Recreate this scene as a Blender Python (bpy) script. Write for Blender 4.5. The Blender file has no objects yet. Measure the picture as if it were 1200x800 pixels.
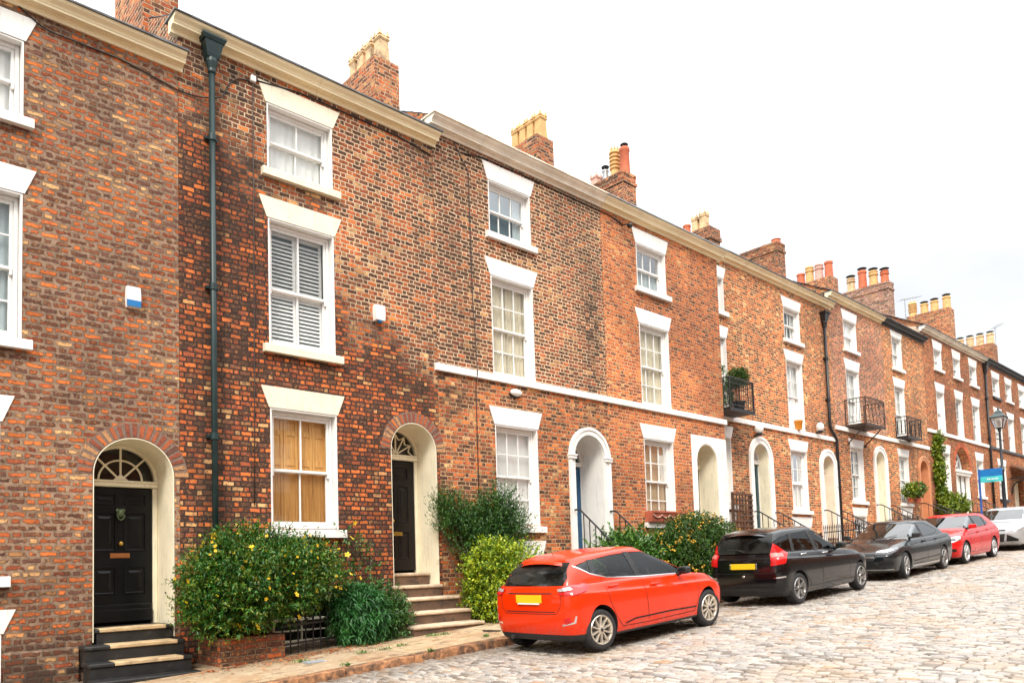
SKY_S = .12; SKY_H = .535; SKY_Z = 1.9; SUN_E = 1.5; EXPO = .92
import bpy, bmesh, math, random
import numpy as np
from mathutils import Vector, Matrix, noise as mnoise
from mathutils.bvhtree import BVHTree
rnd = random.Random(7)
R = math.radians
S = bpy.context.scene
COL = S.collection

# ------------------------------------------------------------------ mesh helpers
class MB:
    """collects faces and links them as ONE mesh object"""
    def __init__(s): s.v = []; s.f = []; s.m = []
    def add(s, vs, fs, mi=0):
        b = len(s.v); s.v.extend([tuple(p) for p in vs])
        for f in fs: s.f.append(tuple(b + i for i in f)); s.m.append(mi)
        return s
    def quad(s, a, b, c, d, mi=0): return s.add([a, b, c, d], [(0, 1, 2, 3)], mi)
    def poly(s, pts, mi=0): return s.add(pts, [tuple(range(len(pts)))], mi)
    def box(s, x0, y0, z0, x1, y1, z1, mi=0):
        v = [(x0,y0,z0),(x1,y0,z0),(x1,y1,z0),(x0,y1,z0),(x0,y0,z1),(x1,y0,z1),(x1,y1,z1),(x0,y1,z1)]
        return s.add(v, [(3,2,1,0),(4,5,6,7),(0,1,5,4),(1,2,6,5),(2,3,7,6),(3,0,4,7)], mi)
    def bbox(s, x0, y0, z0, x1, y1, z1, b=.008, mi=0):
        """box with chamfered edges"""
        b = min(b, abs(x1-x0)*.45, abs(y1-y0)*.45, abs(z1-z0)*.45)
        bm = bmesh.new(); bmesh.ops.create_cube(bm, size=1)
        for v in bm.verts: v.co = ((x0+x1)/2+v.co.x*(x1-x0), (y0+y1)/2+v.co.y*(y1-y0), (z0+z1)/2+v.co.z*(z1-z0))
        bmesh.ops.bevel(bm, geom=bm.edges[:], offset=b, segments=1, affect='EDGES', profile=.5)
        return s.frombm(bm, mi)
    def frombm(s, bm, mi=0):
        bm.verts.index_update()
        s.add([tuple(v.co) for v in bm.verts], [tuple(v.index for v in f.verts) for f in bm.faces], mi); bm.free(); return s
    def prism(s, poly, d0, d1, plane='xz', mi=0):
        """extrude a 2D polygon: plane 'xz' extrudes along y, 'yz' along x, 'xy' along z"""
        P = {'xz': lambda p, d: (p[0], d, p[1]), 'yz': lambda p, d: (d, p[0], p[1]), 'xy': lambda p, d: (p[0], p[1], d)}[plane]
        n = len(poly); v = [P(p, d0) for p in poly] + [P(p, d1) for p in poly]
        fs = [tuple(range(n)), tuple(range(2*n-1, n-1, -1))] + [(i, (i+1) % n, n+(i+1) % n, n+i) for i in range(n)]
        return s.add(v, fs, mi)
    def tube(s, pts, r, n=8, mi=0, caps=True):
        pts = [Vector(p) for p in pts]; rings = []
        rr = r if hasattr(r, '__len__') else [r]*len(pts)
        up = Vector((0, 0, 1))
        prev = None
        for i, p in enumerate(pts):
            t = (pts[min(i+1, len(pts)-1)] - pts[max(i-1, 0)]).normalized()
            if prev is None:
                a = t.cross(up)
                if a.length < 1e-3: a = t.cross(Vector((1, 0, 0)))
            else: a = prev - t*prev.dot(t)
            a.normalize(); prev = a; b = t.cross(a)
            rings.append([p + (a*math.cos(2*math.pi*k/n) + b*math.sin(2*math.pi*k/n))*rr[i] for k in range(n)])
        v = [q for g in rings for q in g]; fs = []
        for i in range(len(pts)-1):
            for k in range(n): fs.append((i*n+k, i*n+(k+1) % n, (i+1)*n+(k+1) % n, (i+1)*n+k))
        if caps: fs += [tuple(range(n-1, -1, -1)), tuple((len(pts)-1)*n+k for k in range(n))]
        return s.add(v, fs, mi)
    def lathe(s, prof, c=(0, 0, 0), axis='z', n=20, mi=0, a0=0., close=True):
        """prof: list of (radius, height)"""
        v = []; fs = []; m = len(prof)
        for k in range(n):
            a = a0 + 2*math.pi*k/n
            for r, h in prof:
                x, y = r*math.cos(a), r*math.sin(a)
                v.append({'z': (c[0]+x, c[1]+y, c[2]+h), 'y': (c[0]+x, c[1]+h, c[2]+y), 'x': (c[0]+h, c[1]+x, c[2]+y)}[axis])
        for k in range(n):
            k2 = (k+1) % n
            for i in range(m-1): fs.append((k*m+i, k2*m+i, k2*m+i+1, k*m+i+1))
        if close:
            if prof[0][0] > 1e-6: fs.append(tuple(k*m for k in range(n-1, -1, -1)))
            if prof[-1][0] > 1e-6: fs.append(tuple(k*m+m-1 for k in range(n)))
        return s.add(v, fs, mi)
    def blob(s, c, r, n=10, mi=0):
        rx, ry, rz = r if hasattr(r, '__len__') else (r, r, r)
        b = len(s.v); prof = [(math.sin(math.pi*i/n), -math.cos(math.pi*i/n)) for i in range(n+1)]
        s.lathe(prof, (0, 0, 0), 'z', n*2, mi, close=False)
        for i in range(b, len(s.v)):
            x, y, z = s.v[i]; s.v[i] = (c[0]+x*rx, c[1]+y*ry, c[2]+z*rz)
        return s
    def build(s, name, mats, parent=None, smooth=False, angle=None):
        org = Vector(parent['_o']) if parent is not None else Vector((0, 0, 0))
        if not hasattr(mats, '__len__'): mats = [mats]
        me = bpy.data.meshes.new(name)
        me.from_pydata([(p[0]-org.x, p[1]-org.y, p[2]-org.z) for p in s.v], [], s.f)
        for m in mats: me.materials.append(m)
        if len(mats) > 1: me.polygons.foreach_set('material_index', s.m)
        bm = bmesh.new(); bm.from_mesh(me); bmesh.ops.remove_doubles(bm, verts=bm.verts, dist=1e-5)
        bmesh.ops.recalc_face_normals(bm, faces=bm.faces) if not getattr(s, 'keepn', False) else None
        bm.to_mesh(me); bm.free()
        if smooth or angle:
            me.polygons.foreach_set('use_smooth', [True]*len(me.polygons))
            if angle: me.set_sharp_from_angle(angle=R(angle))
        o = bpy.data.objects.new(name, me); COL.objects.link(o)
        if parent is not None: o.parent = parent; o['_o'] = list(org)
        else: o['_o'] = [0., 0., 0.]
        return o

def tag(o, label=None, cat=None, group=None, kind=None):
    for k, v in (('label', label), ('category', cat), ('group', group), ('kind', kind)):
        if v: o[k] = v
    return o
def thing(name, loc, label, cat, group=None):
    o = bpy.data.objects.new(name, None); o.empty_display_size = .2; COL.objects.link(o)
    o.location = loc; o['_o'] = list(loc)
    return tag(o, label, cat, group)

# ------------------------------------------------------------------ node DSL
class NM:
    def __init__(s, name, world=False):
        if world: s.o = bpy.data.worlds.new(name)
        else: s.o = bpy.data.materials.new(name)
        s.o.use_nodes = True; s.t = s.o.node_tree
        s.t.nodes.clear()
    def n(s, typ, ins=None, **kw):
        nd = s.t.nodes.new(typ)
        for k, v in kw.items(): setattr(nd, k, v)
        for k, v in (ins or {}).items():
            sk = nd.inputs[k]
            if isinstance(v, bpy.types.NodeSocket): s.t.links.new(v, sk)
            elif isinstance(v, bpy.types.Node): s.t.links.new(v.outputs[0], sk)
            else: sk.default_value = v
        return nd
    def m(s, op, a, b=0., c=None, clamp=False):
        ins = {0: a, 1: b}
        if c is not None: ins[2] = c
        return s.n('ShaderNodeMath', ins, operation=op, use_clamp=clamp).outputs[0]
    def mix(s, f, a, b, bt='MIX'):
        nd = s.t.nodes.new('ShaderNodeMix'); nd.data_type = 'RGBA'; nd.blend_type = bt
        for i, v in ((0, f), (6, a), (7, b)):
            if isinstance(v, bpy.types.NodeSocket): s.t.links.new(v, nd.inputs[i])
            else: nd.inputs[i].default_value = v if i == 0 else (*v[:3], 1)
        return nd.outputs[2]
    def ss(s, x, a, b):   # smoothstep
        return s.n('ShaderNodeMapRange', {0: x, 1: a, 2: b}, interpolation_type='SMOOTHSTEP').outputs[0]
    def ramp(s, f, stops, interp='LINEAR'):
        nd = s.n('ShaderNodeValToRGB', {0: f}); cr = nd.color_ramp; cr.interpolation = interp
        while len(cr.elements) > 1: cr.elements.remove(cr.elements[-1])
        for i, (p, c) in enumerate(stops):
            e = cr.elements[0] if i == 0 else cr.elements.new(p)
            e.position = p; e.color = (*c[:3], 1)
        return nd.outputs[0]
    def noise(s, vec=None, scale=5., det=3., rough=.55, dim='3D'):
        ins = {'Scale': scale, 'Detail': det, 'Roughness': rough}
        if vec is not None: ins['Vector'] = vec
        return s.n('ShaderNodeTexNoise', ins, noise_dimensions=dim)
    def pos(s): return s.n('ShaderNodeNewGeometry').outputs['Position']
    def bsdf(s, **ins):
        b = s.n('ShaderNodeBsdfPrincipled', {k.replace('_', ' '): v for k, v in ins.items()})
        s.n('ShaderNodeOutputMaterial', {0: b.outputs[0]}); return b

def plain(name, col, rough=.6, metal=0., var=.12, scale=4., coat=0., spec=.5, bump=0., bscale=60., dirt=None, isl=0., streak=0.):
    """a paint / stone / metal with uneven tone and a little relief"""
    k = NM(name); p = k.pos()
    nz = k.noise(p, scale, 4, .6).outputs[0]
    f = k.ss(nz, .3, .7)
    c = k.mix(f, [x*(1-var) for x in col], [min(1, x*(1+var)) for x in col])
    if dirt:
        d = k.ss(k.noise(p, dirt[1], 6, .7).outputs[0], dirt[2], dirt[2]+.2)
        c = k.mix(k.m('MULTIPLY', d, dirt[3]), c, dirt[0])
    if streak:
        sv = k.n('ShaderNodeMapping', {0: p, 'Scale': (9., 9., .9)}).outputs[0]
        c = k.mix(k.m('MULTIPLY', k.ss(k.noise(sv, 2.2, 5, .7).outputs[0], .52, .72), streak), c, (.36,.30,.23))
        c = k.mix(k.m('MULTIPLY', k.ss(k.noise(p, 26, 5, .75).outputs[0], .62, .68), streak*.9), c, (.40,.34,.27))
    if isl:
        r = k.n('ShaderNodeNewGeometry').outputs['Random Per Island']
        c = k.mix(1., c, k.mix(r, [1-isl]*3, [1+isl]*3), 'MULTIPLY')
    rg = k.m('ADD', rough-.06, k.m('MULTIPLY', nz, .12))
    ins = dict(Base_Color=c, Roughness=rg, Metallic=metal, Coat_Weight=coat)
    b = k.n('ShaderNodeBsdfPrincipled', {q.replace('_', ' '): v for q, v in ins.items()})
    b.inputs['Specular IOR Level'].default_value = spec
    b.inputs['Coat Roughness'].default_value = .03
    if bump:
        h = k.noise(p, bscale, 5, .65).outputs[0]
        k.t.links.new(k.n('ShaderNodeBump', {'Strength': bump, 'Distance': .01, 'Height': h}).outputs[0], b.inputs['Normal'])
    k.n('ShaderNodeOutputMaterial', {0: b.outputs[0]})
    return k.o

def brick(name, pal, mortar, mw=.012, course=.083, soot=(), sootn=.25, wob=.006, smear=0., sootc=(.042,.029,.024), stretch=.225, seed=0., hi=1., mort2=None):
    """Flemish bond: alternating stretchers and headers, every brick its own tone; soot and stains laid over"""
    k = NM(name); g = k.n('ShaderNodeNewGeometry'); p = g.outputs['Position']
    dn = k.noise(p, 9., 3, .6).outputs['Color']
    dv = k.n('ShaderNodeVectorMath', {0: dn, 1: (.5,.5,.5)}, operation='SUBTRACT').outputs[0]
    dv = k.n('ShaderNodeVectorMath', {0: dv, 'Scale': wob*3}, operation='SCALE').outputs[0]
    p2 = k.n('ShaderNodeVectorMath', {0: p, 1: dv}, operation='ADD').outputs[0]
    sx = k.n('ShaderNodeSeparateXYZ', {0: p2}); sn = k.n('ShaderNodeSeparateXYZ', {0: g.outputs['Normal']})
    side = k.m('GREATER_THAN', k.m('ABSOLUTE', sn.outputs[0]), .7)
    u = k.m('ADD', k.m('MULTIPLY', sx.outputs[0], k.m('SUBTRACT', 1., side)), k.m('MULTIPLY', sx.outputs[1], side))
    z = k.m('DIVIDE', k.m('ADD', sx.outputs[2], 50.+seed), course)
    row = k.m('FLOOR', z); fr = k.m('FRACT', z)
    hd = stretch*.5; Per = stretch+hd
    off = k.m('MULTIPLY', k.m('MODULO', row, 2.), Per*.5)
    jit = k.m('MULTIPLY', k.n('ShaderNodeTexWhiteNoise', {'W': row}, noise_dimensions='1D').outputs[0], .03)
    t = k.m('DIVIDE', k.m('ADD', k.m('ADD', u, 100.), k.m('ADD', off, jit)), Per)
    cell = k.m('FLOOR', t); ft = k.m('MULTIPLY', k.m('FRACT', t), Per)
    isH = k.m('GREATER_THAN', ft, stretch)
    a = k.m('SUBTRACT', ft, k.m('MULTIPLY', isH, stretch))
    L = k.m('ADD', k.m('MULTIPLY', isH, hd), k.m('MULTIPLY', k.m('SUBTRACT', 1., isH), stretch))
    du = k.m('MINIMUM', a, k.m('SUBTRACT', L, a))
    dvv = k.m('MULTIPLY', k.m('MINIMUM', fr, k.m('SUBTRACT', 1., fr)), course)
    d = k.m('MINIMUM', du, dvv)
    fine = k.noise(p, 55., 4, .65).outputs[0]; mid = k.noise(p, 14., 4, .6).outputs[0]
    d2 = k.m('ADD', d, k.m('MULTIPLY', k.m('SUBTRACT', fine, .5), wob*1.6))
    if smear: d2 = k.m('SUBTRACT', d2, k.m('MULTIPLY', k.ss(mid, .42, .75), smear))
    mask = k.ss(d2, mw*.5-.0025, mw*.5+.003)
    idv = k.n('ShaderNodeCombineXYZ', {0: k.m('ADD', k.m('MULTIPLY', cell, 2.), isH), 1: row, 2: seed+.5})
    wn = k.n('ShaderNodeTexWhiteNoise', {'Vector': idv}, noise_dimensions='3D')
    rv = wn.outputs['Value']
    patch = k.noise(p, .55, 3, .6).outputs[0]
    rv = k.m('ADD', rv, k.m('MULTIPLY', k.m('SUBTRACT', patch, .5), .7), clamp=True)
    bc = k.ramp(rv, pal, 'CONSTANT')
    wn2 = k.n('ShaderNodeSeparateXYZ', {0: wn.outputs['Color']})
    bc = k.mix(1., bc, k.mix(wn2.outputs[1], (.60*hi,.57*hi,.56*hi), (1.32*hi,1.28*hi,1.24*hi)), 'MULTIPLY')
    spk = k.noise(p, 26., 4, .7).outputs[0]; veg = k.noise(p, 110., 3, .7).outputs[0]
    bc = k.mix(k.m('MULTIPLY', k.ss(spk, .50, .66), .6), bc, (.56,.27,.11))
    bc = k.mix(k.m('MULTIPLY', k.ss(mid, .50, .66), .72), bc, (.055,.032,.03))
    bc = k.mix(k.m('MULTIPLY', k.ss(fine, .50, .64), .5), bc, (.075,.04,.035))
    bc = k.mix(k.m('MULTIPLY', k.ss(veg, .60, .72), .5), bc, (.66,.46,.28))
    edge = k.ss(d2, mw*.5+.012, mw*.5+.001); bc = k.mix(k.m('MULTIPLY', edge, .45), bc, (.07,.04,.03))
    mc = k.mix(k.ss(mid, .35, .7), [x*.7 for x in mortar], [min(1, x*1.25) for x in mortar])
    big = k.noise(p, .8, 5, .65).outputs[0]
    if mort2:
        q = k.n('ShaderNodeSeparateXYZ', {0: p}); g2 = k.m('ADD', k.m('ADD', k.m('MULTIPLY', q.outputs[0], mort2[1]), k.m('MULTIPLY', q.outputs[2], mort2[2])), k.m('ADD', mort2[3], k.m('MULTIPLY', k.m('SUBTRACT', big, .5), 5.)))
        mc = k.mix(k.ss(g2, -.6, .8), mc, mort2[0])
    c = k.mix(mask, mc, bc)
    med = k.noise(p, 3.2, 5, .7).outputs[0]
    drift = k.noise(p, .33, 3, .5).outputs[0]
    c = k.mix(1., c, k.mix(k.ss(drift, .35, .65), (.78,.76,.76), (1.22,1.18,1.12)), 'MULTIPLY')
    sf = k.m('MULTIPLY', k.ss(k.m('ADD', k.m('MULTIPLY', big, .6), k.m('MULTIPLY', med, .4)), .5, .68), sootn)
    px = k.n('ShaderNodeSeparateXYZ', {0: p})
    for (u0, z0, ru, rz, st) in soot:
        ex = k.m('POWER', k.m('DIVIDE', k.m('SUBTRACT', px.outputs[0], u0), ru), 2.)
        ez = k.m('POWER', k.m('DIVIDE', k.m('SUBTRACT', px.outputs[2], z0), rz), 2.)
        gsn = k.m('MULTIPLY', k.m('EXPONENT', k.m('MULTIPLY', k.m('ADD', ex, ez), -1.)), st)
        gsn = k.m('MULTIPLY', gsn, k.ss(k.m('ADD', k.m('MULTIPLY', med, .6), k.m('MULTIPLY', k.m('ADD', wn2.outputs[2], 0.), .4)), .28, .62))
        sf = k.m('MAXIMUM', sf, gsn)
    c = k.mix(sf, c, sootc)
    c = k.mix(1., c, (1.0,.985,.90), 'MULTIPLY')
    h = k.m('ADD', k.m('MULTIPLY', mask, .7), k.m('MULTIPLY', fine, .35))
    h = k.m('ADD', h, k.m('MULTIPLY', wn2.outputs[0], .2))
    bp = k.n('ShaderNodeBump', {'Strength': 1., 'Distance': .016, 'Height': h})
    b = k.bsdf(Base_Color=c, Roughness=.88, Normal=bp.outputs[0]); b.inputs['Specular IOR Level'].default_value = .25
    return k.o

def leafmat(name, cols, rough=.42, trans=.14):
    k = NM(name); r = k.n('ShaderNodeNewGeometry').outputs['Random Per Island']
    c = k.ramp(r, [(i/len(cols), q) for i, q in enumerate(cols)], 'LINEAR')
    cl = k.ss(k.noise(k.pos(), 5., 2, .5).outputs[0], .35, .65)
    c = k.mix(1., c, k.mix(cl, (.62,.68,.6), (1.22,1.18,1.1)), 'MULTIPLY')
    b = k.n('ShaderNodeBsdfPrincipled', {'Base Color': c, 'Roughness': rough})
    t = k.n('ShaderNodeBsdfTranslucent', {0: k.mix(1., c, (1.1,1.3,.6), 'MULTIPLY')})
    mx = k.n('ShaderNodeMixShader', {0: trans, 1: b.outputs[0], 2: t.outputs[0]})
    k.n('ShaderNodeOutputMaterial', {0: mx.outputs[0]}); return k.o

def glassmat(name, tint=(.97,.985,.98), refl=.02, rough=.02, fs=.55):
    k = NM(name)
    lw = k.n('ShaderNodeFresnel', {'IOR': 1.52}).outputs[0]
    f = k.m('ADD', k.m('MULTIPLY', lw, fs), refl, clamp=True)
    nz = k.n('ShaderNodeBump', {'Strength': .04, 'Distance': .02, 'Height': k.noise(k.pos(), 3., 1).outputs[0]}).outputs[0]
    tr = k.n('ShaderNodeBsdfTransparent', {0: (*tint, 1)})
    gl = k.n('ShaderNodeBsdfGlossy', {0: (.95,.98,1,1), 'Roughness': rough, 'Normal': nz})
    mx = k.n('ShaderNodeMixShader', {0: f, 1: tr.outputs[0], 2: gl.outputs[0]})
    k.n('ShaderNodeOutputMaterial', {0: mx.outputs[0]}); return k.o

def paintmat(name, col, rough=.25, coat=.55, metal=0., spec=.3):
    k = NM(name); p = k.n('ShaderNodeTexCoord').outputs['Object']
    nz = k.noise(p, 2.5, 3).outputs[0]
    d = k.ss(k.noise(p, 7., 6, .7).outputs[0], .45, .8)
    sp = k.n('ShaderNodeSeparateXYZ', {0: p})
    low = k.m('MULTIPLY', k.ss(sp.outputs[2], .55, .2), k.m('MULTIPLY', d, .5))   # road film along the sills
    c = k.mix(low, col, (.16,.13,.10))
    rg = k.m('ADD', k.m('MULTIPLY', low, .5), k.m('ADD', rough, k.m('MULTIPLY', nz, .06)))
    b = k.bsdf(Base_Color=c, Roughness=rg, Metallic=metal, Coat_Weight=coat, Coat_Roughness=.04)
    b.inputs['Specular IOR Level'].default_value = spec
    return k.o

# ------------------------------------------------------------------ materials
OR = (.56,.150,.040); OR2 = (.42,.105,.036); RD = (.27,.066,.032); BR = (.145,.060,.038); DK = (.070,.036,.028); PU = (.13,.062,.052); TN = (.50,.26,.115); YL = (.58,.36,.18)
M = {}
M['b1'] = brick('brick_smeared', [(0,PU),(.16,BR),(.34,RD),(.48,OR2),(.64,OR),(.86,TN),(.94,YL)], (.285,.195,.145), mw=.027, smear=.017, wob=.012, sootn=.2, course=.080, stretch=.215,
                soot=[(2.2,-1.15,3.,.55,.85),(1.,-.2,1.4,.5,.4)], seed=1, hi=1.28)
M['b2'] = brick('brick_sooty', [(0,DK),(.20,BR),(.38,RD),(.52,OR2),(.70,OR),(.93,TN),(.985,YL)], (.060,.038,.034), mw=.017, course=.0745, stretch=.175, wob=.012, mort2=((.74,.56,.41), .9, .9, -9.75),
                soot=[(4.25,3.,.30,9.,.9),(4.7,6.3,.6,2.4,.72),(7.9,3.4,.9,1.1,.75),(8.1,7.5,.6,.9,.6),(6.6,3.2,1.6,.30,.55),(4.7,4.,.5,2.,.55)], seed=2, sootn=.48, hi=1.25)
M['b3'] = brick('brick_dark_upper', [(0,DK),(.27,BR),(.50,RD),(.74,OR2),(.90,(.42,.15,.06)),(.95,TN)], (.74,.56,.41), mw=.0175, course=.0755, stretch=.19, wob=.008,
                soot=[(12.5,5.2,.45,1.9,.8),(8.9,5.,.55,2.6,.6),(8.5,3.,.5,.6,.6)], seed=3, sootn=.36, hi=1.08)
M['b3g'] = brick('brick_mottled', [(0,DK),(.18,BR),(.34,RD),(.48,OR2),(.66,OR),(.88,TN),(.95,YL)], (.54,.35,.22), mw=.017, course=.0755, stretch=.185, wob=.010, soot=[(8.5,3.3,.5,.7,.8)], seed=4, sootn=.22, hi=1.35)
M['b4'] = brick('brick_orange', [(0,BR),(.08,RD),(.22,OR2),(.46,OR),(.86,(.60,.19,.06)),(.95,TN)], (.68,.43,.28), mw=.017, course=.0755, stretch=.19, wob=.007, seed=5, sootn=.08, hi=1.45)
M['b5'] = brick('brick_speckled', [(0,DK),(.14,BR),(.26,RD),(.42,OR2),(.62,OR),(.86,TN),(.94,YL)], (.72,.48,.30), mw=.018, course=.077, stretch=.2, wob=.006, seed=6, sootn=.16, soot=[(19.4,3.,1.2,1.2,.55)], hi=1.4)
M['b7'] = brick('brick_pinkish', [(0,DK),(.12,BR),(.26,RD),(.46,OR2),(.66,(.54,.18,.10)),(.88,TN)], (.70,.48,.38), mw=.020, course=.077, stretch=.2, wob=.006, seed=7, sootn=.12, hi=1.3)
M['b9'] = brick('brick_far', [(0,BR),(.16,RD),(.40,OR2),(.62,(.44,.14,.06)),(.88,TN)], (.48,.28,.18), mw=.016, course=.077, stretch=.2, wob=.005, seed=8, sootn=.2, hi=1.2)
M['bch'] = brick('brick_chimney', [(0,DK),(.14,BR),(.32,RD),(.5,OR2),(.72,(.46,.18,.08)),(.9,TN)], (.62,.42,.30), mw=.017, course=.077, stretch=.2, wob=.009, seed=9, sootn=.22, hi=1.4)
M['bchp'] = brick('brick_chimney_pale', [(0,PU),(.2,(.36,.14,.11)),(.45,(.44,.22,.17)),(.7,(.54,.31,.24)),(.92,TN)], (.64,.52,.45), mw=.018, course=.077, wob=.009, seed=10, sootn=.1, hi=1.25)
M['bpl'] = brick('brick_planter', [(0,DK),(.2,BR),(.4,RD),(.7,OR2),(.9,TN)], (.20,.14,.10), mw=.014, course=.075, wob=.008, seed=11, sootn=.4)
M['bbk'] = brick('brick_black', [(0,(.02,.017,.016)),(.5,DK),(.8,BR)], (.05,.04,.035), mw=.012, course=.08, wob=.008, seed=12, sootn=.6)
k = NM('arch_brick'); r_ = k.n('ShaderNodeNewGeometry').outputs['Random Per Island']; p_ = k.pos()
c_ = k.ramp(r_, [(0,BR),(.15,RD),(.35,OR2),(.6,OR),(.9,TN)], 'CONSTANT'); c_ = k.mix(k.m('MULTIPLY', k.ss(k.noise(p_, 22, 4, .7).outputs[0], .5, .65), .6), c_, (.06,.035,.03)); c_ = k.mix(k.m('MULTIPLY', k.ss(k.noise(p_, 60, 4, .7).outputs[0], .55, .7), .5), c_, (.5,.25,.12))
k.bsdf(Base_Color=c_, Roughness=.9, Normal=k.n('ShaderNodeBump', {'Strength': .6, 'Distance': .01, 'Height': k.noise(p_, 50, 4, .7).outputs[0]}).outputs[0]); M['vous'] = k.o
M['vousj'] = plain('arch_joint', (.21,.14,.105), .95, var=.3, scale=40, bump=.4)
M['white'] = plain('white_paint', (.86,.85,.81), .55, var=.05, scale=2.5, bump=.12, bscale=30, dirt=((.42,.36,.28), 2.2, .58, .35), streak=.38)
M['cream'] = plain('cream_paint', (.86,.79,.60), .55, var=.06, scale=3., bump=.12, bscale=30, dirt=((.45,.36,.22), 2.5, .55, .4), streak=.35)
M['cornice'] = plain('cornice_cream', (.95,.82,.54), .6, var=.06, scale=2., bump=.05, dirt=((.45,.32,.16), 3., .62, .3))
M['cornicew'] = plain('cornice_weathered', (.88,.80,.66), .65, var=.1, scale=2.4, bump=.08, dirt=((.42,.34,.25), 3., .6, .35))
M['wood_white'] = plain('white_joinery', (.82,.81,.78), .4, var=.03, scale=4.)
M['black_gloss'] = plain('black_gloss_paint', (.005,.006,.007), .3, var=.2, spec=.22)
M['brown_door'] = plain('dark_brown_paint', (.014,.011,.010), .35, var=.2, spec=.22)
M['blue_door'] = plain('blue_paint', (.015,.085,.19), .3, var=.1)
M['teal_door'] = plain('dark_teal_paint', (.012,.05,.06), .3, var=.1)
M['peach'] = plain('peach_paint', (.62,.27,.13), .5, var=.08)
M['pinkdoor'] = plain('pink_paint', (.5,.25,.3), .45)
M['greydoor'] = plain('grey_paint', (.1,.1,.1), .4)
M['brass'] = plain('brass', (.65,.40,.10), .3, metal=1., var=.2)
M['bronze'] = plain('verdigris_bronze', (.12,.16,.09), .5, metal=.7, var=.4, scale=50)
M['copper'] = plain('copper_plate', (.62,.27,.11), .35, metal=1., var=.1)
M['sand'] = plain('sandstone_tread', (.50,.36,.20), .8, var=.25, scale=6, bump=.3, bscale=50, dirt=((.12,.08,.05), 5., .5, .5))
M['stone'] = plain('step_stone', (.34,.24,.17), .85, var=.3, scale=5, bump=.35, bscale=45, dirt=((.06,.045,.035), 3.5, .47, .75))
M['tread'] = plain('pale_step_tread', (.56,.43,.30), .8, var=.2, scale=5, bump=.35, bscale=45, dirt=((.20,.14,.09), 4., .5, .5))  # paler stone on the step tops, darker stone on the risers
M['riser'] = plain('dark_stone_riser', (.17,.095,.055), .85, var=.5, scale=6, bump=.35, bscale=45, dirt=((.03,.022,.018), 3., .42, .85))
M['blackstep'] = plain('black_painted_stone', (.011,.011,.011), .55, var=.35, scale=6, bump=.25, bscale=40, dirt=((.12,.10,.08), 5., .55, .5))
M['iron'] = plain('black_iron', (.014,.014,.015), .42, var=.3, bump=.1)
M['rustiron'] = plain('brown_iron', (.05,.033,.026), .55, var=.3, bump=.1)
M['green_iron'] = plain('dark_green_iron', (.006,.024,.024), .42, var=.25, scale=6, dirt=((.06,.07,.06), 5., .6, .4))
M['slate'] = plain('slate', (.13,.14,.15), .7, var=.3, scale=5, bump=.3, isl=.2)
M['lead'] = plain('lead', (.33,.36,.38), .55, var=.2, scale=5, metal=.2)
M['plaster'] = plain('weathered_render', (.56,.42,.30), .9, var=.2, scale=2)
M['pot_buff'] = plain('buff_clay', (.66,.46,.25), .75, var=.18, scale=6, dirt=((.13,.09,.06), 4., .46, .7))
M['pot_red'] = plain('red_clay', (.52,.135,.06), .75, var=.15, scale=6, dirt=((.18,.07,.05), 5., .58, .4))
M['pot_yel'] = plain('yellow_clay', (.62,.38,.15), .72, var=.15, scale=6, dirt=((.25,.13,.05), 5., .58, .4))
M['pot_pink'] = plain('pink_clay', (.60,.36,.29), .75, var=.2, scale=6)
M['pot_grey'] = plain('grey_metal_cowl', (.35,.36,.37), .45, metal=.5, var=.2)
M['glass'] = glassmat('window_glass')
M['glass_dark'] = glassmat('window_glass_reflective', (.62,.68,.70), .03, fs=.28)
M['room'] = plain('dim_room', (.10,.09,.08), .9)
M['net'] = plain('net_curtain', (.92,.92,.89), .9, var=.03)
M['creamcur'] = plain('cream_curtain', (.84,.76,.58), .9, var=.08, scale=6)
M['beigecur'] = plain('beige_blind', (.66,.50,.32), .9, var=.15, scale=3)
M['blue_grey'] = plain('blue_grey_backing', (.17,.24,.26), .8)  # backing tone: painted pane reflection, shutter gaps, dark blind windows
M['pine'] = None
M['plastic_white'] = plain('white_plastic', (.82,.81,.78), .35, var=.03)
M['plastic_blue'] = plain('blue_plastic', (.01,.16,.42), .35, var=.05)
M['cable'] = plain('black_cable', (.012,.012,.012), .6)
M['greycable'] = plain('dull_cable', (.06,.045,.04), .7)
M['terra'] = plain('terracotta_trough', (.42,.11,.06), .75, var=.2, scale=12, bump=.2)
M['trellis'] = plain('brown_trellis', (.10,.055,.035), .8, var=.3)
M['bark'] = plain('stem_bark', (.10,.07,.045), .9, var=.3, scale=20, bump=.4)
M['soil'] = plain('soil', (.035,.024,.017), .95, var=.4, scale=30, bump=.5)
k = NM('varnished_pine'); p = k.pos()
w = k.n('ShaderNodeMapping', {0: p, 'Scale': (22, 22, 1.2)}).outputs[0]
gr = k.noise(w, 1.6, 5, .6).outputs[0]
k.bsdf(Base_Color=k.ramp(gr, [(.25,(.36,.16,.05)),(.5,(.60,.31,.09)),(.75,(.72,.42,.15))]), Roughness=.45)
M['pine'] = k.o
# ------------------------------------------------------------------ ground levels (metres; the lens is at 0,0,0)
G0, GK = -1.546, .055
KERB = 8.2
def gz(u): return G0 + GK*u
def pav(u, w): return gz(u) + .11 + .015*(w-KERB)
W1, W2 = 10.7, 11.2

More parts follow.
